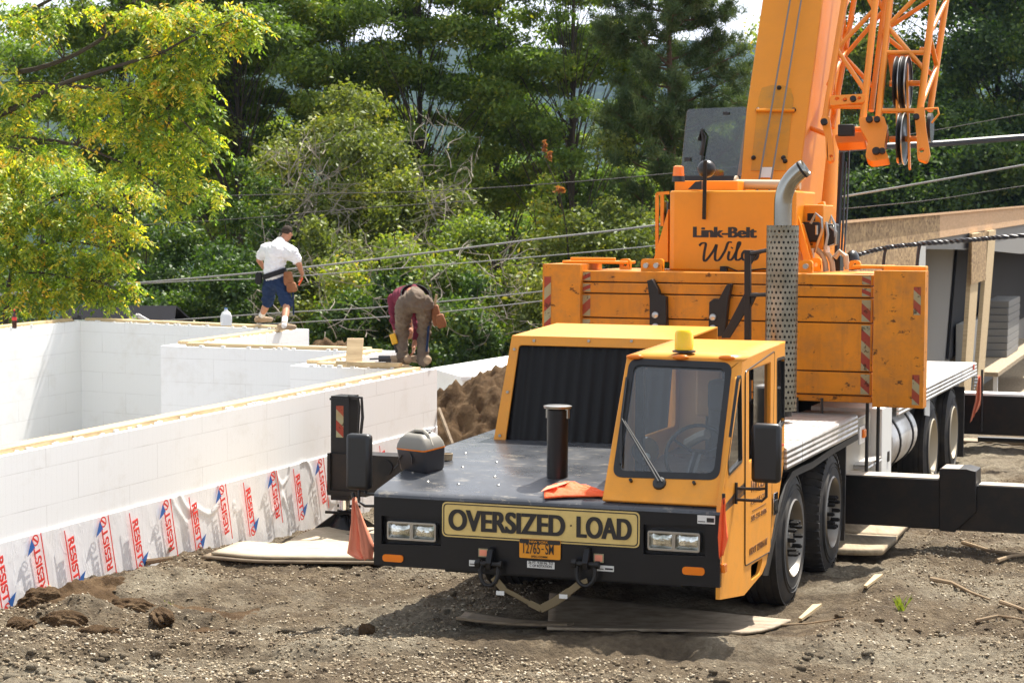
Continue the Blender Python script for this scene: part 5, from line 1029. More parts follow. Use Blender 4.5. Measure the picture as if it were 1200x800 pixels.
# cabinets, steps, rails, tank
b = MB(); b.box(.55, XS-.02, 6.62, 7.20, .42, 1.22); cab_ = b.build('tool_cabinet', M['white'], CR, bevel=.01); cab_['label'] = 'off white side cabinet with a black latch'; b = MB(); b.box(XS-.018, XS-.008, 6.95, 7.03, .66, .76); b.build('latch', M['plastic'], cab_)
b = MB(); b.box(.5, 1.15, 5.3, 6.6, .45, 1.18); b.build('battery_box', M['greyplastic'], CR, bevel=.01)
b = MB(); b.box(.9, XS, 5.7, 6.5, .72, .76); b.box(.9, XS, 5.75, 6.5, .40, .44); b.build('steps', M['aluside'], CR, False)
b = MB()
for y0 in (5.55, 6.15): b.tube([(XS-.25, y0, 1.42), (XS+.02, y0, 1.40), (XS+.02, y0, .62), (XS+.0, y0-.1, .50), (XS-.25, y0-.12, .48)], .018, 8)
b.tube([(.75, 5.0, 1.30), (.75, 5.0, 1.44)], .015, 6); b.tube([(.98, 5.0, 1.30), (.98, 5.0, 1.44)], .015, 6); b.build('grab_rails', M['plastic'], CR)
b = MB(); b.lathe((.95, 7.35, .78), (0, 1, 0), [(0, .20), (.02, .30), (.06, .325), (1.45, .325), (1.49, .30), (1.51, .2)], 36); tk = b.build('fuel_tank', M['alu'], CR)
b = MB()
for y0 in (7.62, 8.45): b.lathe((.95, y0, .78), (0, 1, 0), [(0, .327), (0, .338), (.06, .338), (.06, .327)], 36)
b.build('tank_straps', M['blackmatte'], tk); b = MB(); b.prism([(XS-.02, 9.35, 1.085), (XS-.02, 9.7, 1.085), (XS-.02, 9.7, .88), (XS-.02, 9.35, .92)], (.012, 0, 0)); b.build('side_notice', M['white'], CR)
b = MB(); b.box(.3, 1.1, 8.9, 13.3, .55, 1.08); b.box(.85, .9, 13.4, 13.5, .1, 1.05); b.build('rear_frame_rail', M['blackmatte'], CR)
for q in ((.75, XS-.03, 4.75, 4.79, .18, 1.1), (.85, XS, 12.55, 12.58, .12, 1.0)): b = MB(); b.box(*q); b.build('mud_flap', M['rubber'], CR)
# orange flag hanging at the deck's rear corner
# --- outriggers
def outrigger_right(yc):
    q = lambda x, y: T(x, y, 'y', yc)
    b = MB(); a = q(1002, 560); c = q(1000, 614); e = q(1103, 562); g = q(1103, 620); b.box(.5, e[0], yc, yc+.32, g[2]+.005, e[2]); o = b.build('outrigger_beam', M['rustblack'], CR, bevel=.006)
    s0, s1 = q(1101, 549), q(1133, 549); s2 = q(1144, 552); s3 = q(1144, 600); s4 = q(1119, 623); s5 = q(1101, 621)
    b = MB(); b.prism([s0, s1, s2, s3, s4, s5], (0, .36, 0)); 
    for v in range(len(b.v)): x_, y_, z_ = b.v[v]; b.v[v] = (x_, y_-.02, z_)
    b.build('beam_collar', M['rustblack'], o, bevel=.006)
    f0, f1 = q(1140, 569), q(1140, 624); b = MB(); b.box(e[0]-.3, 3.9, yc+.03, yc+.28, f1[2]+.01, f0[2]); b.build('inner_beam', M['rustblack'], o, bevel=.006)
    b = MB(); b.box(.5, s0[0]-.01, yc+.01, yc+.31, e[2]+.002, e[2]+.010); b.build('glare_top', M['beamglare'], o); b = MB(); b.box(s2[0]+.02, 3.88, yc+.04, yc+.27, f0[2]+.002, f0[2]+.010); b.build('glare_top', M['beamglare'], o); b = MB(); b.box(s0[0]+.02, s1[0]-.02, yc-.0, yc+.32, s0[2]+.0, s0[2]+.008); b.build('glare_top', M['beamglare'], o)  # thin cream strips paint the sun glare along the beam tops
    return o, f0[2], f1[2]
YO = 5.25
orr, oz1, oz0 = outrigger_right(YO)
b = MB(); b.box(-2.9, -.5, YO+.0, YO+.32, .26, .71); orl = b.build('outrigger_beam', M['rustblack'], CR, bevel=.006)
def jack(xc, zt, s, par):
    yc = YO+.16; zb = -.035
    b = MB(); b.box(xc-.095, xc+.095, yc-.12, yc+.12, .30, zt); b.box(xc-.105, xc+.105, yc-.13, yc+.13, zt-.04, zt-.02); jk = b.build('jack_housing', M['black'], par, bevel=.008)
    b = MB(); b.cyl((xc, yc, .12), (xc, yc, .40), .055, n=20); b.build('jack_rod', M['chrome'], jk)
    b = MB(); b.hexa([(xc-.30, yc-.30, zb+.005), (xc+.30, yc-.30, zb+.005), (xc+.30, yc+.30, zb+.005), (xc-.30, yc+.30, zb+.005), (xc-.28, yc-.28, zb+.035), (xc+.28, yc-.28, zb+.035), (xc+.28, yc+.28, zb+.035), (xc-.28, yc+.28, zb+.035)])
    b.lathe((xc, yc, zb+.03), (0, 0, 1), [(0, .20), (.16, .075), (.20, .075)], 16)
    for k in range(4): a = k*PI/2+PI/4; u = np.array([math.cos(a), math.sin(a), 0]); n_ = np.array([-u[1], u[0], 0])*.012; c = np.array([xc, yc, zb+.035]); b.prism([c+u*.05-n_, c+u*.36-n_, c+u*.07+np.array([0, 0, .18])-n_], n_*2)
    b.tube([(xc-.16, yc-.1, zb+.21), (xc+.16, yc-.1, zb+.21)], .016, 6); b.tube([(xc-.12, yc+.1, zb+.25), (xc+.12, yc+.1, zb+.25)], .016, 6); b.build('jack_foot', M['black'], jk)
    return jk
YR = YO; YO = 4.66
xj = T(404, 520, 'y', YO+.16)[0]; zj = T(404, 463, 'y', YO+.16)[2]
pz = [T(386, 531, 'y', YO)[2], T(386, 576, 'y', YO)[2]]; xa = T(386, 550, 'y', YO)[0]; xb_ = T(418, 550, 'y', YO)[0]; xc_ = T(470, 550, 'y', YO)[0]
orl.data.transform(Matrix.Translation((0, 0, 0)))
bpy.data.objects.remove(orl); XB1 = xb_+.25
oz = (pz[0]+pz[1])/2
O_ = plate('outrigger_beam', [(xa, YO, pz[1]), (-.5, YO, pz[1]), (-.5, YO, pz[0]), (xa, YO, pz[0])], [], .30, M['rustblack'], CR, .006, up=(0, -1, 0)); orl = O_
b = MB(); hc = T(452, 547.5, 'y', YO); b.cyl((hc[0], YO-.002, hc[2]), (hc[0], YO-.02, hc[2]), .075, n=24); o = b.build('lightening_hole', M['darkvoid'], orl); b = MB(); b.box(xa-.012, xb_+.11, YO-.03, YO+.35, pz[1]-.03, pz[1]+.02); b.box(xa-.012, xa+.02, YO-.03, YO+.35, pz[1]+.02, pz[0]+.005); b.build('beam_end_frame', M['rustblack'], orl, bevel=.004)
jk = jack(xj, zj, 1, orl)
# hazard tape on the jack
def chevrons(par, x0, x1, z0, z1, y, n, up=(0, -1, 0), flip=False):
    w_, h = x1-x0, (z1-z0)/n
    b = MB(); b.box(x0, x1, y-.002, y-.0005, z0, z1); g_ = b.build('reflective_tape', M['tape_grey'], par, False); g_['label'] = 'red and silver striped hazard tape'
    b = MB()
    for k in range(n):
        if k % 2: continue
        a = z0+k*h; sl_ = min(h, w_)*.9*(-1 if flip else 1); P_ = [(x0, a+max(0, sl_)), (x1, a+max(0, -sl_)), (x1, min(z1, a+h+max(0, -sl_))), (x0, min(z1, a+h+max(0, sl_)))]; b.prism([(x, y-.0022, max(z0, z)) for x, z in P_], (0, -.001, 0))
    b.build('red_stripes', M['signal_red'], g_, False)
yj = YO+.16-.121; q0, q1 = T(394, 475, 'y', yj), T(402.5, 512.5, 'y', yj); chevrons(jk, q0[0], q1[0], q1[2], q0[2], yj, 3)
b = MB(); b.tube([(xj+.10, yj+.02, zj-.02), (xj+.19, yj+.02, zj-.02), (xj+.20, yj+.02, zj-.10), (xj+.185, yj+.02, zj-.35), (xj+.15, yj+.02, .85)], .013, 6); b.tube([(xj+.08, yj+.02, zj-.0), (xj+.22, yj+.03, zj-.01), (xj+.23, yj+.03, zj-.2), (xj+.19, yj+.03, zj-.55)], .016, 6); b.build('hydraulic_hose', M['plastic'], jk)
# rear outriggers
b = MB(); zt_ = T(1175, 464, 'y', 13.9)[2]; zl_ = T(1175, 510, 'y', 13.9)[2]; b.box(-3.6, 4.2, 13.9, 14.2, zl_, zt_); o = b.build('outrigger_beam', M['rustblack'], CR, bevel=.008)
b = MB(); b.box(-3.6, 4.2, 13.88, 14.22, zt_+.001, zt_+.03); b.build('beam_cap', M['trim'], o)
for xx in (3.95, -3.45):
    b = MB(); b.box(xx-.12, xx+.12, 13.92, 14.18, .1, 1.3); h = b.build('jack_housing', M['black'], o, bevel=.01); b = MB(); b.cyl((xx, 14.05, -.3), (xx, 14.05, .1), .055); b.build('jack_rod', M['chrome'], h); b = MB(); b.lathe((xx, 14.05, -.34), (0, 0, 1), [(0, .3), (.04, .3), (.16, .08)], 16); b.build('jack_foot', M['black'], h)
b = MB(); zt2, zl2 = T(1175, 518, 'y', 14.4)[2], T(1175, 531, 'y', 14.4)[2]; b.box(1.0, 4.0, 14.4, 14.8, zl2, zt2); b.build('rear_bumper_beam', M['matwood'], CR)
b = MB(); b.box(-1.2, 4.0, 14.9, 15.0, -.25, zl2); b.build('rear_shade_panel', M['darkvoid'], CR)  # black sheet put in for the shade below the rear beam
b = MB(); b.tube([T(1146, 514, 'y', 14.3), T(1175, 515, 'y', 14.3), T(1225, 517, 'y', 14.3)], .035, 8); b.build('rear_hose', M['cableblack'], CR)

# --- counterweight: five slabs with two end blocks
YC = 5.0
def tz(px, py, y=YC): return T(px, py, 'y', y)[2]
cx0, cx1 = T(680, 350, 'y', YC)[0], T(1023, 350, 'y', YC)[0]
CW = empty('counterweight', (0, 0, 0)); CW.parent = CR
lv = [tz(850, v) for v in (319.5, 333.5, 347.0, 376.0, 432.0, 459, 468)]
for k in range(6):
    b = MB(); b.box(cx0, cx1, YC+(.0 if k < 5 else .03), YC+1.35, lv[k+1]+.011, lv[k]); b.build('slab', M['cwt'], CW, bevel=.008)
b = MB(); b.box(cx0+.03, cx1-.03, YC+.04, YC+1.3, lv[6]+.01, lv[0]-.02); b.build('core', M['blackmatte'], CW)
q0, q1 = T(636, 311, 'y', YC-.08), T(680, 400, 'y', YC-.08); zb_ = lv[6]-.01; zt_ = tz(660, 309.5, YC-.08)
b = MB(); b.box(q0[0], q1[0]-.004, YC-.08, YC+.6, zb_, zt_); eb = b.build('end_block', M['cwt'], CW, bevel=.015)
plate('side_recess_tape', [(q0[0]+.02, YC-.083, zb_+.02), (q0[0]+.085, YC-.083, zb_+.02), (q0[0]+.085, YC-.083, zt_-.12), (q0[0]+.02, YC-.083, zt_-.12)], [], .001, M['tape_grey'], eb, up=(0, -1, 0))
xq = q0[0]
q0, q1 = T(1024, 312, 'y', YC-.10), T(1083, 400, 'y', YC-.10); zt2 = tz(1050, 313.5, YC-.10)
b = MB(); b.box(q0[0]+.004, q1[0], YC-.10, YC+.09, zb_, zt2-.03); eb2 = b.build('end_block', M['cwt'], CW, bevel=.015); eb2['label'] = 'right end block with worn striped edge tape'
xr1 = q1[0]
for q in ((q0[0]+.05, xr1-.03, YC+.12, YC+.27, zt2-.10, zt2+.01), (q0[0]-.25, q0[0]+.1, YC+.2, YC+.5, zt2-.02, zt2+.01), (xq+.1, xq+.75, YC+.2, YC+.5, zt_+.002, zt_+.03), (xq+.15, xq+.6, YC+.3, YC+.34, zt_+.03, zt_+.06)): b = MB(); b.box(*q); b.build('latch_bar', M['orange'], CW, bevel=.008)
for (xa_, xb2, y_) in ((cx0+.02, cx0+.10, YC-.001), (cx1-.10, cx1-.02, YC-.001)):
    for k in range(5):
        if k == 4 or lv[k]-lv[k+1] < .05: n_ = 1
        chevrons(CW, xa_, xb2, lv[k+1]+.02, lv[k]-.012, y_, 2 if lv[k]-lv[k+1] < .25 else 4, flip=xa_ < 0)
chevrons(eb, xq+.02, xq+.085, zb_+.35, zt_-.12, YC-.085, 7, flip=True)
p = T(1070, 378, 'y', YC-.1); chevrons(eb2, xr1-.10, xr1-.035, zt2-.42, zt2-.17, YC-.101, 3); chevrons(eb2, xr1-.10, xr1-.035, zb_+.03, zb_+.30, YC-.101, 3)
def lug(x0, y0, x1, y1, yy, nh=1, t=.05):
    p, q = T(x0, y0, 'y', yy), T(x1, y1, 'y', yy); X0, X1, Z1, Z0 = p[0], q[0], p[2], q[2]; hs_ = []
    for k in range(nh):
        cx_ = X0+(X1-X0)*(k+.5)/nh; cz_ = Z0+(Z1-Z0)*.5; r_ = min((X1-X0)/nh, Z1-Z0)*.2; hs_.append([(cx_+r_*math.cos(a), yy, cz_+r_*math.sin(a)) for a in np.linspace(0, 2*PI, 14, endpoint=False)])
    return plate('lifting_lug', rpoly([(X0, yy, Z0), (X1, yy, Z0), (X1, yy, Z1), (X0, yy, Z1)], [.005, .005, .035, .035]), hs_, t, M['orange'], CW, .004, up=(0, -1, 0))
lug(726, 303, 738.5, 316, YC+.25); lug(751, 303, 777, 319, YC+.12, 2); lug(995, 305, 1008, 316, YC+.3); lug(936, 305, 952, 320, YC+.12); lug(950, 302, 962, 318, YC+.35)
for px, py in ((758, 311), (770, 311), (945, 312)): c = T(px, py, 'y', YC+.08); b = MB(); b.cyl(c, c+np.array([0, -.05, 0]), .025, n=10); b.build('lug_pin', M['steel'], CW)
# black brackets and the exhaust post in front of it
def poly_part(name, pts, yy, th, m, par, bevel=.005): P_ = [T(x, y, 'y', yy) for x, y in pts]; b = MB(); b.prism(P_, (0, th, 0)); return b.build(name, M[m], par, bevel=bevel)
for pts, bolts in (([(758, 329), (764, 327), (771, 340), (772, 345), (780, 348), (781, 395), (761, 395), (761, 350)], ((768, 369), (768, 382.5))), ([(857, 332), (853, 352), (849, 394), (830, 394), (831, 354), (836, 350), (842, 351), (851, 334)], ((835.5, 371.5), (835.5, 384.5)))):
    k_ = poly_part('black_bracket', pts, YC-.10, .095, 'blackmatte', CW)
    b = MB()
    for px, py in bolts: c = T(px, py, 'y', YC-.10); b.lathe(c, (0, -1, 0), [(0, .035), (.015, .033), (.02, .025), (.02, 0.001)], 14)
    b.build('bracket_bolts', M['steel'], k_)
YS = 4.05
po = poly_part('stack_post', [(872, 293), (879, 293), (879, 470), (872, 470)], YS+.2, .06, 'blackmatte', CR); poly_part('gusset', [(880, 293), (890, 294), (880, 310)], YS+.2, .03, 'blackmatte', po); poly_part('brace', [(872, 344), (887, 344), (855, 396), (845, 396)], YS+.22, .03, 'blackmatte', po); poly_part('gusset_lower', [(880, 343), (888, 343), (880, 360)], YS+.2, .03, 'blackmatte', po)
b = MB(); b.tube([T(880, 297, 'y', YS+.2), T(900, 293, 'y', YS)], .018, 6); b.tube([T(880, 346, 'y', YS+.2), T(900, 345, 'y', YS)], .018, 6); b.build('stack_clamp', M['blackmatte'], po)
# exhaust stack with perforated guard
m = M['perf'] = mat('perforated_steel_guard', (.42, .39, .32), .35, .8); n = N(m)
tc = n.new('ShaderNodeTexCoord'); sx = n.new('ShaderNodeSeparateXYZ'); n.L(tc.outputs['Object'], sx.inputs[0]); at = n.math('ARCTAN2', sx.outputs[1], sx.outputs[0]); u_ = n.math('MULTIPLY', at, 22/(2*PI)); v_ = n.math('DIVIDE', sx.outputs[2], .048)
u2 = n.math('ADD', u_, n.math('MULTIPLY', n.math('MODULO', n.math('FLOOR', v_), 2.0), .5)); fu = n.math('SUBTRACT', n.math('FRACT', n.math('ADD', u2, 100.0)), .5); fv = n.math('SUBTRACT', n.math('FRACT', v_), .5)
dd_ = n.math('SQRT', n.math('ADD', n.math('MULTIPLY', fu, fu), n.math('MULTIPLY', fv, fv))); n.L(n.math('GREATER_THAN', dd_, .25), n.b.inputs['Alpha']); n.col(n.mix(n.ramp(n.noise(3, 6), [(.35, 0.), (.7, 1.)]), (.34, .32, .26), (.15, .14, .10)))
sc_ = (T(897, 400, 'y', YS)+T(934, 400, 'y', YS))/2; sr = (T(934, 400, 'y', YS)[0]-T(897, 400, 'y', YS)[0])/2; szt = T(915, 264, 'y', YS)[2]; szb = 1.40
sk = empty('exhaust_stack', (sc_[0], YS, szb)); sk.parent = CR
b = MB(); b.lathe((0, 0, 0), (0, 0, 1), [(0, sr), (szt-szb, sr)], 40, False); b.build('perforated_guard', M['perf'], sk)
b = MB(); b.lathe((0, 0, -.05), (0, 0, 1), [(0, sr*.72), (szt-szb-.15, sr*.72), (szt-szb-.05, .08)], 24); b.build('muffler', M['rustblack'], sk)
pr_ = .078; z0_ = szt-szb; pth = [(0, 0, z0_-.2), (0, 0, z0_), (0, 0, z0_+.18)]; 
e0 = np.array([0, 0, z0_+.18]); e3 = T(944, 196, 'y', YS)-np.array([sc_[0], YS, szb])
for t in np.linspace(.1, 1, 10): pth.append(tuple((1-t)**2*e0+2*t*(1-t)*(e0+np.array([.0, 0, .20]))+t*t*e3))
b = MB(); b.tube(pth, pr_, 22, False); o = b.build('chrome_elbow', mat('heat_stained_chrome', (.34, .33, .29), .14, 1.0), sk); mo = o.modifiers.new('t', 'SOLIDIFY'); mo.thickness = .006; b = MB(); b.lathe(pth[-2], np.array(pth[-1])-np.array(pth[-2]), [(0, .08), (.02, .08)], 20); b.build('dark_mouth', M['darkvoid'], sk)  # black disc closes the pipe mouth
# --- machinery house
YH = 5.55
hx0, hx1 = T(783, 260, 'y', YH)[0], T(933, 260, 'y', YH)[0]; hz0, hz1 = lv[0]+.002, T(850, 223.5, 'y', YH)[2]
MHs = empty('machinery_house', (0, 0, 0)); MHs.parent = CR
b = MB(); b.prism([(hx0, YH+.05, hz0), (hx0+.06, YH, hz0), (hx1, YH, hz0), (hx1, YH+.9, hz0), (hx0, YH+.9, hz0)], (0, 0, hz1-hz0)); b.build('housing', M['orange'], MHs, bevel=.018)
poly_part('side_fin', [(765, 307), (783, 307), (783, 245)], YH+.1, .4, 'orange', MHs); b = MB()
for a, c in (((770, 227), (770, 300)), ((770, 227), (784, 226)), ((776, 228), (776, 265))): b.bar(T(*a, 'y', YH+.5), T(*c, 'y', YH+.5), .03, .03, (0, 1, 0))
b.build('side_rail', M['orange'], MHs); poly_part('rail_glass', [(776, 236), (783, 236), (783, 262), (776, 262)], YH+.55, .01, 'smoked', MHs)
p0, p1 = T(792, 212, 'y', YH+.6), T(866, 222, 'y', YH+.6); b = MB(); b.box(p0[0], p1[0], YH+.55, YH+1.3, hz1-.2, p0[2]); b.build('cab_base', M['orange'], MHs, bevel=.01)
YG = YH+1.1; gp = [T(797, 207, 'y', YG), T(868, 213, 'y', YG), T(875, 125, 'y', YG), T(805, 128, 'y', YG)]; UG = plate('operator_window', rpoly(gp, .04), [], .012, M['smoked'], MHs, up=(0, -1, 0)); poly_part('window_sill', [(797, 206), (866, 206), (866, 214), (797, 214)], YG-.02, .05, 'plastic', UG)
b = MB(); b.tube([T(819, 165, 'y', YG-.04), T(822, 152, 'y', YG-.04), T(824, 168, 'y', YG-.04), T(821, 182, 'y', YG-.04)], .02, 6); b.tube([T(824, 155, 'y', YG-.04), T(827, 160, 'y', YG-.04), T(822, 190, 'y', YG-.04)], .01, 6); b.box(*(lambda c: (c[0]-.03, c[0]+.03, c[1]-.02, c[1], c[2]-.02, c[2]+.02))(T(806, 187, 'y', YG-.01))); b.box(*(lambda c: (c[0]-.03, c[0]+.03, c[1]-.02, c[1], c[2]-.015, c[2]+.015))(T(851, 133, 'y', YG-.01))); b.build('window_latches', M['plastic'], UG)
c = T(828, 198, 'y', YH+.02); b = MB(); b.ball(c, (.088, .08, .085), 18, 12); sp_ = b.build('work_light', M['plastic'], MHs); b = MB(); b.bar(T(826.5, 188, 'y', YH-.1), T(825, 257, 'y', YH-.03), .035, .012, (0, 1, 0)); b.cyl(T(825.5, 228, 'y', YH-.1), T(825.5, 228, 'y', YH+.0), .018, n=8); b.build('bracket', M['rustblack'], sp_)
b = MB(); b.prism([T(806, 222, 'y', YH+.05), T(822, 222, 'y', YH+.05), T(822, 212, 'y', YH+.05), T(815, 213, 'y', YH+.05)], (0, .1, 0)); b.build('light_mount', M['plastic'], MHs)
c = T(795, 213, 'y', YH+.3); b = MB(); b.lathe(c, (0, 0, 1), [(0, .065), (.05, .06), (.055, .05)], 16); bb = b.build('amber_beacon', M['plastic'], MHs); b = MB(); b.lathe(c+np.array([0, 0, .055]), (0, 0, 1), [(0, .058), (.09, .05), (.1, .03), (.1, .001)], 18, False); b.build('lens', M['amber'], bb)
a, c = T(864, 216, 'y', YH+.85), T(938, 217, 'y', YH+.85); b = MB(); b.cyl(a, c, .048, n=16); b.cyl(a-np.array([.02, 0, 0]), a, .085, n=16); b.build('rope_roller', M['rimold'], MHs)
p, q = T(812, 278.5, 'y', YH), T(887, 278.5, 'y', YH); u = T(850, 266, 'y', YH)[2]-T(850, 278.5, 'y', YH)[2]; heavy('lettering', 'Link-Belt', M['ink'], MHs, (p[0], YH-.001, T(850, 278.5, 'y', YH)[2]), (1, 0, 0), (0, 0, 1), q[0]-p[0], u, .016, .008)
# flowing script lettering drawn as brush strokes
def script(x0, x1, y0, y1):
    St = [[(.02, .82), (.06, .95), (.12, .93), (.10, .5), (.09, .08), (.13, .05), (.24, .55), (.29, .88), (.27, .45), (.27, .08), (.33, .08), (.42, .55), (.47, .98), (.53, 1.)], [(.49, .52), (.47, .2), (.49, .06), (.54, .15), (.61, .6), (.66, .95), (.63, .98), (.60, .5), (.59, .12), (.63, .06), (.69, .2)], [(.78, .50), (.73, .55), (.69, .35), (.70, .1), (.75, .06), (.82, .2)], [(.90, .52), (.84, .5), (.82, .2), (.86, .05), (.92, .15), (.94, .42), (.90, .54), (.98, .42)], [(.525, .68), (.535, .74)]]
    b = MB()
    for s_ in St:
        P_ = []
        for i in range(len(s_)-1):
            p0, p1, p2, p3 = [np.array(s_[k]) for k in (max(i-1, 0), i, i+1, min(i+2, len(s_)-1))]
            for t in np.linspace(0, 1, 7, endpoint=False): P_.append(.5*((2*p1)+(-p0+p2)*t+(2*p0-5*p1+4*p2-p3)*t*t+(-p0+3*p1-3*p2+p3)*t**3))
        P_.append(np.array(s_[-1])); Q = [T(x0+(x1-x0)*(p[0]), y1+(y0-y1)*p[1], 'y', YH-.002) for p in P_]
        for q in Q: q[1] = YH-.002
        for i in range(len(Q)-1):
            d_ = Q[i+1]-Q[i]; w1 = .0065+.006*abs(d_[2])/(np.linalg.norm(d_)+1e-9); b.bar(Q[i]-d_*.2, Q[i+1]+d_*.2, w1*2.0, .002, (0, 1, 0))
    return b.build('script_lettering', M['ink'], MHs, False)
sl_ = script(818, 893, 284, 306)
c = T(849, 315, 'y', YH-.02); b = MB(); b.box(c[0]-.03, c[0]+.03, c[1]-.06, c[1]+.02, c[2]-.03, c[2]+.025); b.tube([T(853, 313, 'y', YH-.04), T(865, 318, 'y', YH-.05), T(895, 315, 'y', YH-.04), T(930, 317, 'y', YH-.03)], .007, 5); b.build('sensor_box', M['blackmatte'], MHs)
# --- boom
xl = -.36; A0 = T(868.6, 170, 'x', xl); A1 = T(893.4, 0, 'x', xl); th = math.atan2(A1[2]-A0[2], A1[1]-A0[1]); BD = np.array([0, math.cos(th), math.sin(th)]); BN = np.array([0, -math.sin(th), math.cos(th)])
xr = T(942, 170, 'y', A0[1])[0]; bw = xr-xl; P0 = np.array([0, A0[1], A0[2]])
def TP(px, py, c):                        # photo pixel onto the plane parallel to the boom's back, c metres off it
    d = MT@ray(px, py); o = MT@(C0-CO); t = (np.dot(P0+BN*c-o, BN))/np.dot(d, BN); return o+t*d
BM = empty('boom', (0, 0, 0)); BM.parent = CR
def sec(s_, D, r=.07):
    c_ = P0+BD*s_; pts = []
    for x_, c in ((xl, 0), (xr, 0), (xr, -D), (xl, -D)): pts.append(c_+np.array([x_, 0, 0])+BN*c)
    return rpoly(pts, [.02, .02, .16, .16], 4)
b = MB(); S0, S1, S2 = sec(-1.35, 1.35), sec(2.6, 1.02), sec(13.0, 1.0); n_ = len(S0); b.add(S0+S1+S2, [(k*n_+i, k*n_+(i+1) % n_, (k+1)*n_+(i+1) % n_, (k+1)*n_+i) for k in range(2) for i in range(n_)]+[tuple(range(n_-1, -1, -1)), tuple(2*n_+i for i in range(n_))]); b.build('boom_section', M['boom'], BM, ang=30)
for c1, c2 in (((892, 197), (926, 0)), ((906, 197), (939, 0))):
    a, c = TP(*c1, .10), TP(*c2, .10); d_ = c-a; b = MB(); b.cyl(a-d_*.25, c+d_*3.5, .009, n=8); b.build('hoist_rope', M['rope'], BM)
ov = [TP(x, y, .006) for x, y in ((880, 200), (885, 150), (889, 115), (893, 103), (903, 100), (917, 100), (927, 104), (930, 116), (926, 150), (921, 200))]; ins = plate('inspection_plate', ov, [], .004, M['platepaint'], BM, up=tuple(BN))
b = MB(); b.tube([TP(886, 129.5, .03), TP(931, 129.5, .03)], .016, 8); b.build('cross_bar', M['orange'], BM); b = MB()
for px, py in ((913, 103), (883, 185), (918, 185), (920, 189), (888, 129), (930, 129)): c = TP(px, py, .01); b.ball(c, .026, 8, 6)
b.build('plate_bolts', M['blackmatte'], ins)['kind'] = 'stuff'
plate('rating_label', [TP(x, y, .012) for x, y in ((891, 208), (903, 208), (905, 196), (893, 196))], [], .002, M['white'], BM, up=tuple(BN))
# hoist cylinder, hose bundle and black edge line on the right of the boom
b = MB(); b.cyl((.25, 8.4, 2.3), tuple(P0+BD*2.2+np.array([.1, 0, 0])-BN*1.3), .16, n=20); b.build('lift_cylinder', M['boom'], CR)
b = MB(); b.tube([TP(987, 180, -.5), TP(984, 230, -.5), TP(980, 312, -.5)], .03, 6); b.tube([TP(991, 190, -.5), TP(989, 240, -.5), TP(985, 312, -.5)], .012, 5); b.tube([TP(995, 175, -.5), TP(993, 240, -.5), TP(988, 312, -.5)], .010, 5); b.build('hose_line', M['plastic'], BM)
# --- stowed lattice jib
JB = empty('lattice_jib', (0, 0, 0)); JB.parent = CR
def chord(c1, c2, c, r=.036, ext=3.0, cf=None):
    a, d_ = TP(*c1, c), TP(*c2, c if cf is None else cf); b = MB(); b.cyl(a, d_+(d_-a)*ext, r, n=12); return b.build('chord', M['jib'], JB), a, d_
CH = [chord((967, 140), (990, 0), .05), chord((1011, 143), (1026, 0), .05), chord((1029, 143), (1043, 0), .02), chord((1077, 140), (1094, 0), .02), chord((1090, 130), (1109, 0), -.35, .032), chord((975, 150), (1001, 0), -.45, .03), chord((1021, 130), (1037, 0), -.45, .03)]
def lace(i, j, ts):
    b = MB(); a0, a1 = CH[i][1], CH[i][2]; c0, c1 = CH[j][1], CH[j][2]
    for k in range(len(ts)-1):
        p = (a0+(a1-a0)*ts[k]) if k % 2 == 0 else (c0+(c1-c0)*ts[k]); q = (c0+(c1-c0)*ts[k+1]) if k % 2 == 0 else (a0+(a1-a0)*ts[k+1]); b.cyl(p, q, .024, n=10)
    b.build('lacing', M['jib'], JB)
lace(1, 0, [.24, .58, .92, 1.3, 1.7, 2.1]); lace(3, 2, [.40, .78, 1.2, 1.6, 2.0]); lace(4, 6, [.3, .7, 1.1, 1.5]); lace(5, 0, [.1, .35, .6, .9, 1.2]); lace(6, 5, [.2, .55, .9, 1.3]); lace(3, 4, [.1, .4, .7, 1.0, 1.3])
def jbar(c1, c2, c, r=.026, c2c=None): b = MB(); b.cyl(TP(*c1, c), TP(*c2, c if c2c is None else c2c), r, n=10); return b.build('cross_tube', M['jib'], JB)
jbar((1037, 62), (1083, 62), .02); jbar((1034, 130), (1078, 130), .02); jbar((968, 125), (1012, 125), .05); jbar((1000, 152), (1040, 150), -.2, .03); jbar((970, 100), (1000, 20), -.2, .018)
jbar((1080, 58), (1095, 60), .02, .025, -.35); jbar((945, 148), (975, 160), -.2)
def jplate(name, pts, c, hs_=(), th=.05, m='jib'):
    P_ = [TP(x, y, c) for x, y in pts]; H_ = []
    for (x, y, r_) in hs_: o_ = TP(x, y, c); u1 = np.array([1., 0, 0]); H_.append([o_+(u1*math.cos(t)+BD*math.sin(t))*r_ for t in np.linspace(0, 2*PI, 12, endpoint=False)])
    return plate(name, rpoly(P_, .03), H_, th, M[m], JB, .005, up=tuple(BN))
jplate('end_plate', [(973, 112), (1014, 110), (1013, 120), (972, 124)], .10, ((981, 116, .025), (990, 117, .025), (1007, 115, .02)))
jplate('jib_lug', [(961, 138), (972, 136), (975, 160), (978, 186), (972, 190), (968, 186), (967, 160)], .10, ((974, 183, .018),))
jplate('jib_lug', [(1006, 138), (1036, 136), (1040, 150), (1036, 172), (1042, 186), (1020, 189), (1014, 184), (1017, 165), (1008, 150)], .10, ((1027, 178, .03),), .12)
jplate('jib_lug', [(1071, 128), (1083, 124), (1085, 150), (1090, 180), (1086, 190), (1075, 186), (1074, 160)], .08, ((1080, 176, .028),))
jplate('box_member', [(978, 158), (1014, 154), (1014, 166), (980, 168)], -.15, (), .15)
jplate('guide_plate', [(1040, 64), (1062, 62), (1060, 72), (1052, 100), (1044, 96)], -.05, (), .02)
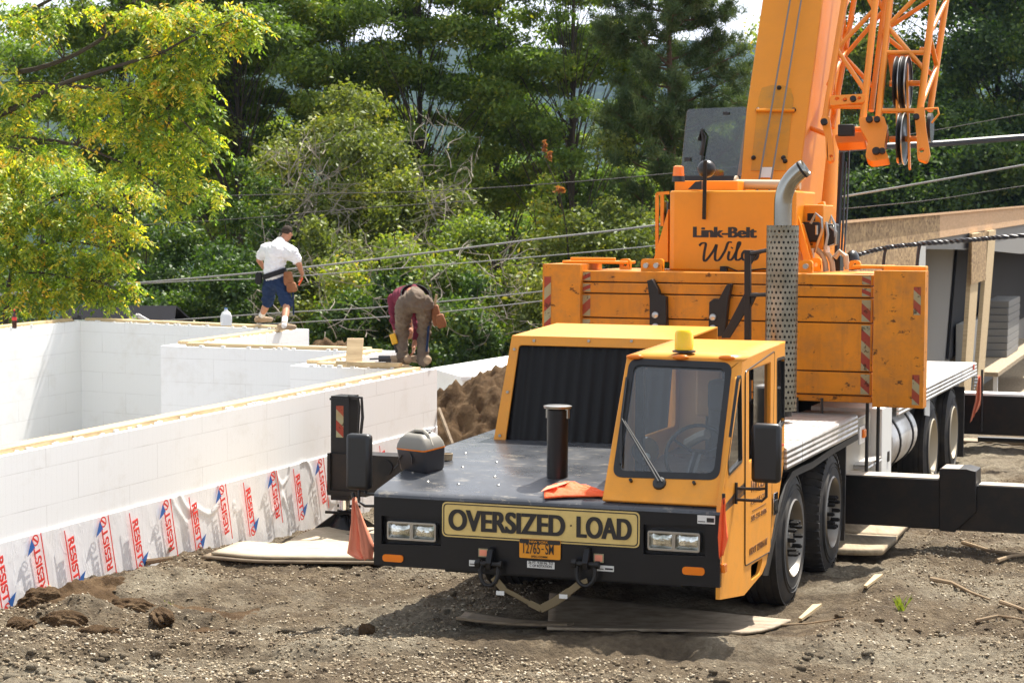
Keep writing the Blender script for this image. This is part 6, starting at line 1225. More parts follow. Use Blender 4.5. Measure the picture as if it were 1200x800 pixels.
for px, py, r_ in ((966, 144, .045), (1019, 141, .045), (1028, 141, .04), (1074, 138, .04), (1027, 178, .05), (1034, 178, .04), (1000, 117, .04)): c = TP(px, py, .14); b = MB(); b.cyl(c, c+BN*.03, r_*.8, n=12); b.build('jib_pin', M['rustblack'], JB)
b = MB(); c = TP(993, 152, .0); b.box(c[0]-.08, c[0]+.08, c[1]-.1, c[1], c[2]-.07, c[2]+.05); b.build('limit_switch', M['blackmatte'], JB, bevel=.01)
b = MB(); b.tube([TP(1084, 128, .05), TP(1099, 127, .05), TP(1100, 134, .05), TP(1092, 144, .05)], .012, 6); b.build('wire_guard', M['jib'], JB)
for (px, py, rp) in ((1057.5, 98, 31), (1057.5, 163, 30)):
    c = TP(px, py, -.05); D_ = np.linalg.norm(MT@(C0-CO)-c); r_ = rp/F*D_
    for k, dx in enumerate((-.034, .034) if py < 120 else (.0,)):
        b = MB(); b.lathe(c+np.array([dx, 0, 0]), (1, 0, 0), [(-.030, r_*.2), (-.018, r_*.35), (-.012, r_*.8), (-.028, r_), (-.018, r_*.995), (0, r_*.9), (.018, r_*.995), (.028, r_), (.012, r_*.8), (.018, r_*.35), (.030, r_*.2)], 44); s_ = b.build('sheave', M['plastic' if py > 120 else 'blackmatte'], JB)
        b = MB(); b.lathe(c+np.array([dx, 0, 0]), (1, 0, 0), [(.029, r_*.955), (.031, r_*.955), (.031, r_*1.004), (.022, r_*1.006), (.020, r_*.99)], 44, False); b.build('sheave_rim', M['steel'], s_)
    b = MB(); b.cyl(c-np.array([.13, 0, 0]), c+np.array([.18, 0, 0]), .03, n=12); b.build('sheave_pin', M['jib'], JB)
b = MB()
for dx, (c1, c2) in ((.13, ((1063, 75), (1066, 198))), (-.12, ((1051, 90), (1052, 190)))): b.bar(TP(*c1, .02), TP(*c2, -.02), .02, .05, (0, 1, 0))
b.build('cheek_plate', M['jib'], JB); b = MB(); c = TP(1090, 150, -.2); b.lathe(c, (1, 0, 0), [(-.02, .03), (-.02, .15), (.02, .15), (.02, .03)], 24); b.build('side_sheave', M['plastic'], JB)
# --- winch, valves and hoses right of the stack
YV = 5.9
p0, p1 = T(930, 240, 'y', YV), T(965, 262, 'y', YV); b = MB(); b.box(p0[0], p1[0], YV, YV+.5, p1[2]-.25, p0[2]); wb = b.build('winch_frame', M['orange'], CR, bevel=.01)
b = MB(); c0_, c1_ = T(946, 250, 'y', YV-.01), T(955, 259, 'y', YV-.01); b.box(c0_[0], c1_[0], YV-.004, YV+.01, c1_[2], c0_[2]); b.build('access_hole', M['darkvoid'], wb)
poly_part('winch_arm', [(927, 247), (933, 244), (950, 305), (942, 308)], YV-.25, .05, 'orange', wb); poly_part('winch_arm_rear', [(936, 262), (941, 262), (953, 303), (947, 306)], YV-.1, .05, 'orange', wb); poly_part('rear_plate', [(958, 238), (965, 236), (970, 262), (962, 265)], YV+.2, .1, 'orange', wb)
b = MB()
for (x0, y0, x1, y1, yy) in ((938, 260, 960, 284, YV-.05), (960, 262, 979, 288, YV+.05), (945, 282, 955, 290, YV)): p0, p1 = T(x0, y0, 'y', yy), T(x1, y1, 'y', yy); b.box(p0[0], p1[0], yy, yy+.2, p1[2], p0[2])
vb = b.build('valve_block', M['blackmatte'], CR, bevel=.02); b = MB()
for pts in ([(950, 262), (956, 250), (963, 256), (964, 268)], [(964, 268), (962, 275), (958, 285), (955, 296)], [(972, 262), (974, 253), (978, 262), (979, 278)], [(973, 265), (980, 272), (979, 286), (972, 289)], [(957, 264), (957, 275)], [(968, 260), (970, 275), (967, 292)]): b.tube([T(x, y, 'y', YV-.12) for x, y in pts], .014, 7)
b.build('steel_lines', M['steel'], vb); b = MB(); c = T(951, 291, 'y', YV); b.cyl(c, c+np.array([0, 0, -.12]), .03); b.cyl(T(969, 288, 'y', YV), T(969, 296, 'y', YV), .028); b.build('fittings', M['white'], vb)
b = MB()
for pts in ([(956, 292), (963, 298), (967, 308), (968, 318)], [(966, 293), (972, 300), (975, 308), (976, 318)], [(978, 302), (984, 295), (991, 300), (993, 316)]): b.tube([T(x, y, 'y', YV) for x, y in pts], .028, 8)
b.build('hydraulic_hose', M['rimold'], CR); b = MB(); p0 = T(999, 305, 'y', YV+.3); b.ball(p0, (.07, .1, .10), 12, 8); b.box(p0[0]-.2, p0[0]-.12, p0[1], p0[1]+.2, p0[2]-.15, p0[2]+.05); b.build('air_canister', M['plastic'], CR, bevel=.01)
b = MB(); b.box(-1.0, 1.2, YC+.9, 9.6, 1.45, 2.35); b.build('turntable_body', M['orange'], CR, bevel=.02); b = MB(); b.lathe((0, 8.0, 1.25), (0, 0, 1), [(0, .75), (.2, .75)], 40); b.build('slew_ring', M['blackmatte'], CR)
b = MB(); b.prism([(.36, 6.6, 2.35), (.36, 9.4, 2.35), (.36, 8.9, 3.0), (.36, 8.4, 3.2), (.36, 7.9, 3.0)], (.05, 0, 0)); b.prism([(-.45, 6.6, 2.35), (-.45, 9.4, 2.35), (-.45, 8.9, 3.0), (-.45, 8.4, 3.2), (-.45, 7.9, 3.0)], (.05, 0, 0)); b.build('boom_foot_plates', M['orange'], CR)

# ================================================================== mats, strap, flags and the small things about the crane
def sheet(name, corners, m, label, cat, th=.022, n=24, lift=.02, bend=0.0, wob=.0, detail=False):
    c = [np.array(p[:2], float) for p in corners]; V = []
    for i in range(n+1):
        for j in range(n+1):
            u, v = i/n, j/n; p = c[0]*(1-u)*(1-v)+c[1]*u*(1-v)+c[2]*u*v+c[3]*(1-u)*v; z = float(ground_z(p[0], p[1], False))+lift+wob*math.sin(u*5+v*3)+bend*((u-.5)**2+(v-.5)**2); V.append((p[0], p[1], z))
    a = [(i*(n+1)+j, (i+1)*(n+1)+j, (i+1)*(n+1)+j+1, i*(n+1)+j+1) for i in range(n) for j in range(n)]; b = MB().add(V, a); o = b.build(name, M[m], ang=60); s_ = o.modifiers.new('t', 'SOLIDIFY'); s_.thickness = th; s_.offset = 1; return tag(o, label, cat)
def G2(px, py, z): return W(px, py, 'z', z)
sheet('plywood_mat', [(-2.62, 18.02), (-1.05, 17.98), (-.95, 20.6), (-1.78, 20.75)], 'plywood', 'pale plywood sheet under the left jack foot, upper of two', 'plywood sheet', .02, 20, .045)
sheet('plywood_mat', [(-2.70, 17.98), (-1.0, 17.93), (-.95, 20.5), (-1.85, 20.7)], 'matwood', 'brown edged lower sheet of the pair under the left jack', 'plywood sheet', .022, 20, .015)
def cw(x, y): v = to_world((x, y, 0)); return (v[0], v[1])
sheet('plywood_mat', [(.25, 14.80), (1.62, 14.66), (2.10, 15.55), (.3, 16.6)], 'dirtymat', 'dusty plywood sheet bowed under the front right wheel', 'plywood sheet', .02, 24, .035, .02)
sheet('plywood_mat', [(-.42, 15.50), (.40, 15.08), (.46, 15.26), (-.36, 15.72)], 'matwood', 'broken board in the shadow below the hanging strap', 'board', .02, 12, .035, .05)
for k, (y0, y1, lb) in enumerate(((4.6, 5.55, 'grey plank mat right behind the second wheel'), (5.58, 6.75, 'grey plank mat farther back under the outrigger beam'))):
    V = [to_world((x, y, 0)) for x, y in ((.35, y0), (1.62-.04*k, y0), (1.60-.04*k, y1), (.35, y1))]; sheet('plank_mat', [(v[0], v[1]) for v in V], 'plank', lb, 'timber mat', .05, 8, .05)
# muddy strap slung between the shackles
b = MB(); pts = [T(x, y, 'y', yy) for x, y, yy in ((578, 676, -.07), (590, 690, -.06), (604, 697, -.03), (620, 706, .0), (634, 713, .0), (648, 706, -.02), (666, 694, -.05), (680, 683, -.07), (688, 680, -.07))]
for i in range(len(pts)-1):
    w_ = .05-.02*math.sin(i); b.bar(pts[i], pts[i+1]+(pts[i+1]-pts[i])*.06, .012, w_, (0, .3, 1))
o = b.build('lifting_strap', M['strap'], bevel=.004); o.matrix_world = CM; tag(o, 'muddy yellow webbing strap slung between the two bumper shackles', 'strap')
for (px, py) in ((586, 695), (660, 699)): c = T(px, py, 'y', -.09); b = MB(); b.box(c[0]-.03, c[0]+.03, c[1], c[1]+.004, c[2]-.012, c[2]+.018); b.build('strap_tag', M['white'], o, False)
# cloths
def cloth(name, pts, yy, m, label, cat, seed, dep=.05, n=14):
    r = np.random.default_rng(seed); L_ = [T(a[0], a[1], 'y', yy) for a in pts[0]]; R_ = [T(a[0], a[1], 'y', yy) for a in pts[1]]; V = []; k = len(L_)
    for i in range(k*6-5):
        f = i/6; a = int(min(f, k-2)); t = f-a; l_ = L_[a]*(1-t)+L_[a+1]*t; r_ = R_[a]*(1-t)+R_[a+1]*t
        for j in range(n+1): u = j/n; p = l_*(1-u)+r_*u; V.append((p[0], p[1]+dep*math.sin(u*11+seed+i*.12)*.5+dep*.3*math.sin(u*23+i*.3), p[2]+.006*math.sin(u*17+seed)))
    m_ = k*6-5; b = MB().add(V, [(i*(n+1)+j, i*(n+1)+j+1, (i+1)*(n+1)+j+1, (i+1)*(n+1)+j) for i in range(m_-1) for j in range(n)]); o = b.build(name, M[m], ang=180); s_ = o.modifiers.new('t', 'SOLIDIFY'); s_.thickness = .003; o.matrix_world = CM; return tag(o, label, cat)
o = cloth('warning_flag', ([(846, 584), (842, 610), (841, 630), (843, 655)], [(850, 584), (851, 608), (853, 630), (847, 650)]), -.06, 'flagorange', 'small orange flag hanging at the right end of the black bumper', 'flag', 1, .02)
b = MB(); b.cyl(T(848, 578, 'y', -.05), T(848, 590, 'y', -.05), .012); b.build('flag_socket', M['plastic'], o)
o = cloth('warning_flag', ([(414, 583), (412, 610), (408, 648), (421, 655)], [(417, 583), (425, 610), (436, 640), (436, 655)]), .3, 'flagpale', 'pale orange flag hanging between mirror arm and jack foot', 'flag', 2, .05)
b = MB(); b.cyl(T(415, 586, 'y', .3), T(413, 577, 'y', .3), .014); b.build('flag_socket', M['plastic'], o)
q0 = T(1147, 440, 'x', XS+.06); o = cloth('warning_flag', ([(1146, 440), (1143, 470), (1137, 495)], [(1150, 440), (1151, 468), (1147, 478)]), 13.7, 'flagpale', 'faded red orange flag hanging at the rear corner of the deck', 'flag', 3, .05); b = MB(); b.cyl(T(1151, 433, 'y', 13.72), T(1150, 505, 'y', 13.72), .016); b.build('flag_pole', M['plastic'], o)
# orange vest crumpled on the nose
b = MB(); r = np.random.default_rng(8); nn_ = 26; V = []
def dz(y): return float(np.interp(y, [.0, .02, .06, .5, 1., 1.45, 2.6], [zT, zT+.018, zT+.03, 1.158, 1.215, 1.262, 1.292]))
for i in range(nn_+1):
    for j in range(nn_+1):
        u, v = i/nn_, j/nn_; px = 638+70*u; yv = .03+.10*u+(.20+.10*math.sin(u*5))*v; q = T(px, 578, 'y', yv); q[2] = dz(yv)
        hgt = .004+(.05*abs(fbm(np.array([u*5+3]), np.array([v*3+u*2]), 4, 4)[0])*2+.035)*(math.sin(PI*min(1, max(.03, u*.94+.03)))**.5)*(math.sin(PI*(v*.96+.02))**.6)
        V.append((q[0], q[1], q[2]+hgt))
b.add(V, [(i*(nn_+1)+j, (i+1)*(nn_+1)+j, (i+1)*(nn_+1)+j+1, i*(nn_+1)+j+1) for i in range(nn_) for j in range(nn_)]); o = b.build('safety_vest', M['flagorange'], ang=60); s_ = o.modifiers.new('t', 'SOLIDIFY'); s_.thickness = .012; s_.offset = 1; o.matrix_world = CM; tag(o, 'crumpled fluorescent orange vest lying beside the cab on the black nose', 'vest')
b = MB()
for px, yv in ((643, .12), (655, .2)):
    q = T(px, 578, 'y', yv); q[2] = dz(yv)+.062; b = MB(); b.add([(q[0]-.05, q[1]-.03, q[2]-.03), (q[0]+.06, q[1]-.02, q[2]+.01), (q[0]+.07, q[1]+.05, q[2]+.02), (q[0]-.03, q[1]+.06, q[2]+.0)], [(0, 1, 2, 3)]); b.build('pale_lining', M['flagpale'], o, False)
# lunch cooler
ck = T(495, 553, 'y', .62); ck[2] = dz(.56)+.004; CKM = CM@Matrix.Translation((ck[0], ck[1], ck[2]-.006))@Matrix.Rotation(math.radians(-24), 4, 'Z')@Matrix.Rotation(math.radians(6), 4, 'X')@Matrix.Scale(.92, 4)
ct = empty('lunch_cooler', mat=CKM, label='dark lunch cooler with domed grey lid standing on the left of the black nose', cat='cooler')
def ring(x, y, z, r): return [np.array(p) for p in rpoly([(-x, -y, z), (x, -y, z), (x, y, z), (-x, y, z)], r, 4)]
def loft(rings): n = len(rings[0]); b = MB(); V = [p for r_ in rings for p in r_]; b.add(V, [(k*n+i, k*n+(i+1) % n, (k+1)*n+(i+1) % n, (k+1)*n+i) for k in range(len(rings)-1) for i in range(n)]+[tuple(range(n-1, -1, -1)), tuple((len(rings)-1)*n+i for i in range(n))]); return b
loft([ring(.145, .10, 0, .03), ring(.155, .11, .02, .03), ring(.168, .122, .17, .03), ring(.168, .122, .185, .03)]).build('body', M['cooler'], ct, ang=50)
loft([ring(.171, .125, .186, .03), ring(.171, .125, .196, .03)]).build('trim_band', M['amber'], ct)
M['lidgrey'] = mat('cooler_lid_grey', (.24, .225, .19), .5)
lid = loft([ring(.170, .124, .197, .03), ring(.165, .12, .23, .035), ring(.145, .105, .275, .04), ring(.11, .085, .305, .04), ring(.085, .06, .315, .03)]).build('lid', M['lidgrey'], ct, ang=50)
b = MB(); b.prism([(-.03, -.06, .300), (.09, -.06, .300), (.10, .05, .322), (-.03, .05, .322)], (0, 0, .012)); b.build('handle_recess', M['plastic'], lid, bevel=.01)
b = MB(); b.tube([(-.155, -.02, .21), (-.12, -.02, .295), (-.02, -.02, .335), (.07, -.02, .335), (.12, -.02, .30), (.155, -.02, .22)], .016, 8); b.build('handle', M['greyplastic'], lid)
b = MB(); b.tube([(.0, -.123, .17), (.03, -.13, .12), (.02, -.125, .08)], .006, 6); b.tube([(-.168, -.0, .17), (-.175, -.0, .08)], .008, 6); b.tube([(-.1, -.126, .14), (-.14, -.13, .10), (-.17, -.10, .06), (-.2, -.13, .02)], .005, 6); b.build('cord', M['plastic'], ct)
cq = T(524, 541, 'y', .95); cq[2] = dz(.95); b = MB(); b.lathe((cq[0], cq[1], cq[2]), (0, 0, 1), [(0, .04), (.05, .045), (.052, .038), (.01, .034)], 20); o = b.build('drink_cup', M['plank']); o.matrix_world = CM; tag(o, 'small dark tin cup behind the lunch cooler', 'cup')

# ================================================================== small things on the foundation rim
RZ = TOPZ+.045
def onrim(px, py, dz=0): return W(px, py, 'z', RZ+dz)
p = onrim(265, 381); b = MB(); b.v = []; jg = empty('water_jug', tuple(p), .3, 'white translucent plastic gallon jug standing on the back wall', 'jug')
M['jug'] = mat('milky_plastic', (.80, .82, .84), .35)
loft([ring(.072, .072, 0, .02), ring(.076, .076, .02, .02), ring(.076, .076, .13, .02), ring(.055, .055, .185, .025), ring(.022, .022, .215, .015), ring(.022, .022, .235, .015)]).build('body', M['jug'], jg, ang=60)
b = MB(); b.cyl((0, 0, .235), (0, 0, .25), .022); b.build('cap', M['printblue'], jg)
p = onrim(17, 384.5); bt = empty('soda_bottle', tuple(p), 0, 'plastic cola bottle with red cap and label on the left wall', 'bottle'); b = MB(); b.lathe((0, 0, 0), (0, 0, 1), [(0, .03), (.01, .034), (.09, .034), (.12, .031), (.15, .033), (.2, .02), (.235, .013), (.25, .013)], 18); b.build('body', mat('dark_cola', (.05, .012, .006), .15), bt); b = MB(); b.cyl((0, 0, .25), (0, 0, .27), .015); b.build('cap', M['printred'], bt); b = MB(); b.lathe((0, 0, 0), (0, 0, 1), [(.11, .0335), (.16, .0350)], 18, False); b.build('label', M['printred'], bt)
p = onrim(91, 374.5); b = MB(); b.box(-.07, .07, -.05, .05, 0, .035); b.cyl((.02, 0, .035), (.02, 0, .07), .03); o = b.build('nail_gun_coil', M['plastic'], bevel=.008); o.location = p; tag(o, 'small black object on the far left corner of the wall', 'tool')
p0, p1 = onrim(405, 429), onrim(424, 429); h_ = W(414, 398, 'y', p0[1])[2]; b = MB(); b.prism([(p0[0], p0[1], RZ), (p1[0], p1[1], RZ), (p1[0]+.005, p1[1]+.22, h_), (p0[0]+.0, p0[1]+.22, h_)], (0, .035, 0)); o = b.build('board_offcut', M['lumber'], bevel=.004); tag(o, 'short wide pale board leaning upright on the stepped wall', 'board')
a, c = onrim(396, 427), onrim(470, 430); b = MB(); b.bar(a+np.array([0, -.1, .03]), c+np.array([0, -.05, .03]), .09, .04); o = b.build('loose_board', M['lumber'], bevel=.004); tag(o, 'loose pale board lying on the wall at the bent worker\'s feet', 'board')
a = onrim(444, 429); b = MB(); b.cyl(a+np.array([0, -.05, .09]), a+np.array([.13, -.05, .09]), .035, n=12); b.cyl(a+np.array([-.10, -.05, .085]), a+np.array([0, -.05, .09]), .01, n=8); b.box(a[0]+.08, a[0]+.14, a[1]-.08, a[1]-.02, a[2]+.02, a[2]+.09); o = b.build('power_drill', M['cooler'], bevel=.008); tag(o, 'dark grey cordless drill lying on the wall left of the bent worker', 'drill')
b = MB(); a, c = W(514, 478, 'y', 23.6), W(530, 520, 'y', 23.3); b.bar(a, c, .03, .03); o = b.build('wooden_stake', M['matwood']); tag(o, 'thin wooden stake leaning at the wall end in the soil', 'stake')

# ================================================================== workers
def capset(segs, balls=()):
    b = MB()
    for p, q, r0, r1 in segs:
        p, q = np.array(p, float), np.array(q, float); b.tube([p, p*.5+q*.5, q], [r0, (r0+r1)/2, r1], 14); b.ball(p, r0, 14, 8); b.ball(q, r1, 14, 8)
    for c, r_ in balls: b.ball(c, r_, 18, 12)
    return b
def organic(b, name, m, parent, vox=.011, smooth=4, wr=0.0):
    me = bpy.data.meshes.new(name); me.from_pydata(b.v, [], b.f); o = bpy.data.objects.new(name, me); COL.objects.link(o)
    r_ = o.modifiers.new('r', 'REMESH'); r_.mode = 'VOXEL'; r_.voxel_size = vox; s_ = o.modifiers.new('s', 'SMOOTH'); s_.iterations = smooth; s_.factor = .6
    me2 = bpy.data.meshes.new_from_object(o.evaluated_get(bpy.context.evaluated_depsgraph_get())); bpy.data.objects.remove(o); me2.name = name
    if wr:
        n_ = len(me2.vertices); co = np.empty(n_*3, np.float32); no = np.empty(n_*3, np.float32); me2.vertices.foreach_get('co', co); me2.vertex_normals.foreach_get('vector', no); co = co.reshape(-1, 3).astype(float); no = no.reshape(-1, 3)
        f_ = fbm(co[:, 0]*9+co[:, 2]*5+31, co[:, 2]*13-co[:, 1]*6+17, 3, 91); rid = 1-np.abs(f_)/.5; co += no*(wr*(2.2*(rid**3-.6)))[:, None]; me2.vertices.foreach_set('co', co.astype(np.float32).ravel())
    me2.polygons.foreach_set('use_smooth', np.ones(len(me2.polygons), bool)); me2.materials.clear(); me2.materials.append(m); o = bpy.data.objects.new(name, me2); COL.objects.link(o)
    if parent: o.parent = parent
    return o
def cmat(name, col, rough=.85, sc=9, st=.6, c2=None):
    m = mat(name, col, rough, spec=.2); n = N(m); n.bump(n.noise(sc, 5, .6, dist=.6), st, .02)
    n.col(n.mix(n.ramp(n.noise(6, 6, .7), [(.4, 0.), (.75, 1.)]), col, c2 or tuple(x*.75 for x in col))); return m
SK = cmat('tanned_skin', (.46, .23, .14), .5, 30, .15, (.40, .18, .11)); HR = cmat('short_brown_hair', (.05, .035, .025), .8, 90, .9)
WT = cmat('white_cotton', (.80, .80, .82), .9, 7, .9, (.72, .73, .76)); NV = cmat('navy_cloth', (.018, .035, .085), .9, 8, .6); BN_ = cmat('dusty_brown_canvas', (.125, .095, .070), .9, 9, 1., (.20, .16, .12)); MR = cmat('maroon_cotton', (.16, .025, .045), .9, 8, .7)
LT = cmat('brown_leather', (.22, .085, .035), .6, 12, .5, (.32, .15, .07)); BK = cmat('black_webbing', (.02, .02, .022), .7); SH = cmat('tan_suede_shoes', (.36, .27, .18), .85, 14, .4); SO = cmat('white_socks', (.78, .77, .75), .95)
def hand(b, wr, dirv, palm_n, curl=.6, s=1.0):     # palm, four unequal bent fingers and a side thumb, rooted inside the palm
    d = unit(np.array(dirv, float)); n_ = unit(np.array(palm_n, float)-d*np.dot(palm_n, d)); sd_ = np.cross(d, n_); w0 = np.array(wr, float)
    b.ball(w0+d*.045*s, .001, 6, 4)
    for k in range(5): t = k/4; b.tube([w0+d*(.0+.0*k)+sd_*(-.030+.060*t)*.75, w0+d*.09*s+sd_*(-.030+.060*t)], [.015*s, .012*s], 8)
    for k, L_ in enumerate((.062, .075, .07, .052)):
        o_ = w0+d*.085*s+sd_*(-.033+.022*k); p = o_; dd_ = d
        pts = [p]
        for j in range(3): dd_ = unit(dd_+n_*curl*.55); p = p+dd_*L_*s/3*1.15; pts.append(p)
        b.tube(pts, [.0098*s, .0092*s, .0085*s, .007*s], 8); b.ball(pts[-1], .007*s, 8, 6)
    t0 = w0+d*.025*s-sd_*.025; t1 = t0+unit(-sd_+d*.7+n_*.5)*.035*s; t2 = t1+unit(d+n_*.8-sd_*.2)*.032*s; b.tube([t0, t1, t2], [.013*s, .011*s, .009*s], 8); b.ball(t2, .009*s, 8, 6)
def head(b, c, fwd, up, s=1.0):
    f = unit(np.array(fwd, float)); u = unit(np.array(up, float)-f*np.dot(up, f)); r_ = np.cross(f, u); c = np.array(c, float)
    R = np.array([r_, f, u]).T; 
    def eb(off, rad, n=18, m=12):
        k = len(b.v); b.ball((0, 0, 0), rad, n, m)
        for i in range(k, len(b.v)): b.v[i] = tuple(c+R@(np.array(b.v[i])*s+np.array(off)*s))
    eb((0, -.012, .025), (.076, .092, .088)); eb((0, .020, -.035), (.058, .068, .075)); eb((0, .058, -.088), (.030, .026, .022)); eb((0, .095, -.022), (.012, .018, .018)); eb((0, .088, -.004), (.009, .012, .028)); eb((0, .080, -.062), (.024, .012, .007)); eb((0, .080, .018), (.050, .018, .010))
    for q in (-1, 1): eb((q*.078, -.005, -.012), (.010, .020, .032)); eb((q*.030, .080, .002), (.014, .010, .008))
    return c, R
# standing worker, walking away along the wall top
Y1 = 30.0
def J(px, py, Y=Y1): return np.array(W(px, py, 'y', Y))
P1 = empty('person', tuple(J(322, 384, 30.2)), 0, 'person in white t-shirt and navy shorts walking along the top of the back wall', 'person'); O1 = np.array(P1.location)
def Jr(*a): return J(*a)-O1
lf, rf = onrim(306, 380)-O1, onrim(335, 386.5)-O1; YL, YR_ = lf[1]+O1[1], rf[1]+O1[1]
aL, aR = Jr(306, 371, YL), Jr(333, 379.5, YR_); kL, kR = Jr(313.5, 354, 30.2), Jr(336, 357, 29.75); hL, hR = Jr(317, 332, 30.05), Jr(331, 333, 29.95); pel = Jr(323, 328, 30.0); wa = Jr(321, 316, 30.0); ch = Jr(324, 297, 30.05); sLs, sRs = Jr(310, 292, 30.15), Jr(343, 296.5, 29.95); nk = Jr(330, 283, 30.12); hd = Jr(336.5, 273.5, 30.2)
eL, wL = Jr(303.5, 305, 30.3), Jr(309, 314, 30.5); eR, wR = Jr(350, 309, 29.95), Jr(354, 321, 30.05)
b = capset([(pel, wa, .12, .125), (wa, ch, .125, .14), (ch, nk, .13, .055), (sLs, sRs, .06, .06), (nk, hd, .055, .05), (sLs, eL, .052, .042), (eL, wL, .042, .028), (sRs, eR, .052, .043), (eR, wR, .043, .028), (hL, kL, .085, .058), (hR, kR, .085, .058), (kL, aL, .056, .036), (kR, aR, .056, .036), (kL*.6+aL*.4, kL*.35+aL*.65, .056, .045), (kR*.6+aR*.4, kR*.35+aR*.65, .056, .045), (pel, hL, .11, .09), (pel, hR, .11, .09)])
hc, HRt = head(b, hd, (.55, .72, -.55), (.15, .15, 1), .93)
hand(b, wL, Jr(314, 320, 30.6)-wL, (.6, .2, -.1), .5, .95); hand(b, wR, Jr(353, 330, 30.1)-wR, (-.8, .1, 0), .75, .95)
organic(b, 'body', SK, P1, .0075, 3)
b = capset([(pel+(wa-pel)*.3, wa, .150, .150), (wa, ch, .150, .165), (ch, nk*.80+ch*.20, .165, .095), (ch+np.array([0, -.05, .02]), nk*.6+ch*.4, .15, .12), (sLs, sRs, .085, .085), (sLs, sLs+(eL-sLs)*.62, .082, .068), (sRs, sRs+(eR-sRs)*.66, .082, .072), (ch, sLs, .14, .08), (ch, sRs, .14, .08), (nk-[0, 0, .035], sLs, .075, .082), (nk-[0, 0, .035], sRs, .075, .082), (ch+[0, 0, .05], sLs-[0, 0, .03], .14, .085), (ch+[0, 0, .05], sRs-[0, 0, .03], .14, .085)]); organic(b, 'shirt', WT, P1, .012, 4, .011)
b = capset([(pel+(wa-pel)*.15, pel, .145, .145), (hL, kL*.97+hL*.03, .115, .088), (hR, kR*.97+hR*.03, .115, .090), (pel, hL, .135, .115), (pel, hR, .135, .115)]); organic(b, 'shorts', NV, P1, .012, 4, .011)
for a_, k_, n_ in ((aL, kL, 0), (aR, kR, 1)): b = capset([(a_-(k_-a_)*.10, a_+(k_-a_)*.28, .040, .045)]); organic(b, 'sock', SO, P1, .01, 2)
for a_, tip, in ((aL, Jr(312, 379, YL+.0)), (aR, Jr(349, 386, YR_+.05))):
    g0 = a_.copy(); g0[2] = RZ+.045-O1[2]+(.03 if a_ is aL else 0); d = unit((tip-a_)*[1, 1, 0]+np.array([.02, .05, 0])); b = capset([(g0-d*.06, g0+d*.05, .048, .045), (g0+d*.05, g0+d*.15+np.array([0, 0, -.01]), .044, .036), (g0-d*.02, a_-[0, 0, .0], .045, .045)]); organic(b, 'shoe', SH, P1, .01, 3)
# hair
b = MB(); b.ball((0, 0, 0), (.082*.93, .092*.93, .088*.93), 20, 14); vs = []
for v in b.v: vs.append(tuple(hc+HRt@(np.array(v)+np.array([0, -.022, .033])*.93)))
b.v = vs; b.build('hair', HR, P1, ang=180)
# belt as a tilted band with pouches
def belt(par, c, ax, rx, ry, w_, m):
    a = unit(np.array(ax, float)); x = unit(np.cross(a, [0, 1, 0.])); y = np.cross(a, x); n = 28; b = MB(); V = []
    for h, s_ in ((-w_/2, 1.0), (w_/2, 1.0), (w_/2, 1.08), (-w_/2, 1.08)): V += [c+a*h+(x*math.cos(t)*rx+y*math.sin(t)*ry)*s_ for t in np.linspace(0, 2*PI, n, endpoint=False)]
    b.add(V, [(k*n+i, k*n+(i+1) % n, ((k+1) % 4)*n+(i+1) % n, ((k+1) % 4)*n+i) for k in range(4) for i in range(n)]); return b.build('tool_belt', m, par)
bl_ = belt(P1, Jr(322, 320.5, 30.0), (-.32, 0, 1), .168, .165, .075, BK)
def pouch(par, c, w_, h_, d_, m, tilt=0.0):
    c = np.array(c, float); b = MB(); R = Matrix.Rotation(tilt, 3, 'Y'); rings = []
    for z, s_ in ((0, .6), (-.1, .85), (-.75, 1.0), (-1, .8)):
        rings.append([np.array(R@Vector((x*s_, y*s_, z*h_)))+c for x, y in ((-w_/2, -d_/2), (w_/2, -d_/2), (w_/2, d_/2), (-w_/2, d_/2))])
    rings.reverse(); return loft(rings).build('pouch', m, par, bevel=.012)
pouch(P1, Jr(337, 318, 29.82), .14, .20, .09, LT, -.1); pouch(P1, Jr(341, 331, 29.80), .15, .14, .10, LT, -.15); pouch(P1, Jr(303.5, 319, 30.0), .10, .17, .12, BK, .05)
b = MB(); b.bar(Jr(343, 330, 29.8), Jr(344, 369, 29.8), .022, .022, (0, 1, 0)); b.build('hanging_hammer_handle', NV, P1)
b = MB(); b.bar(J(354.5, 326, 30.05), J(350, 334, 30.0), .022, .022, (0, 1, 0)); b.build('x', M['flagorange']).name = 'marker_pen'; tag(bpy.data.objects['marker_pen'], 'short orange marker in the standing worker\'s right hand', 'marker')

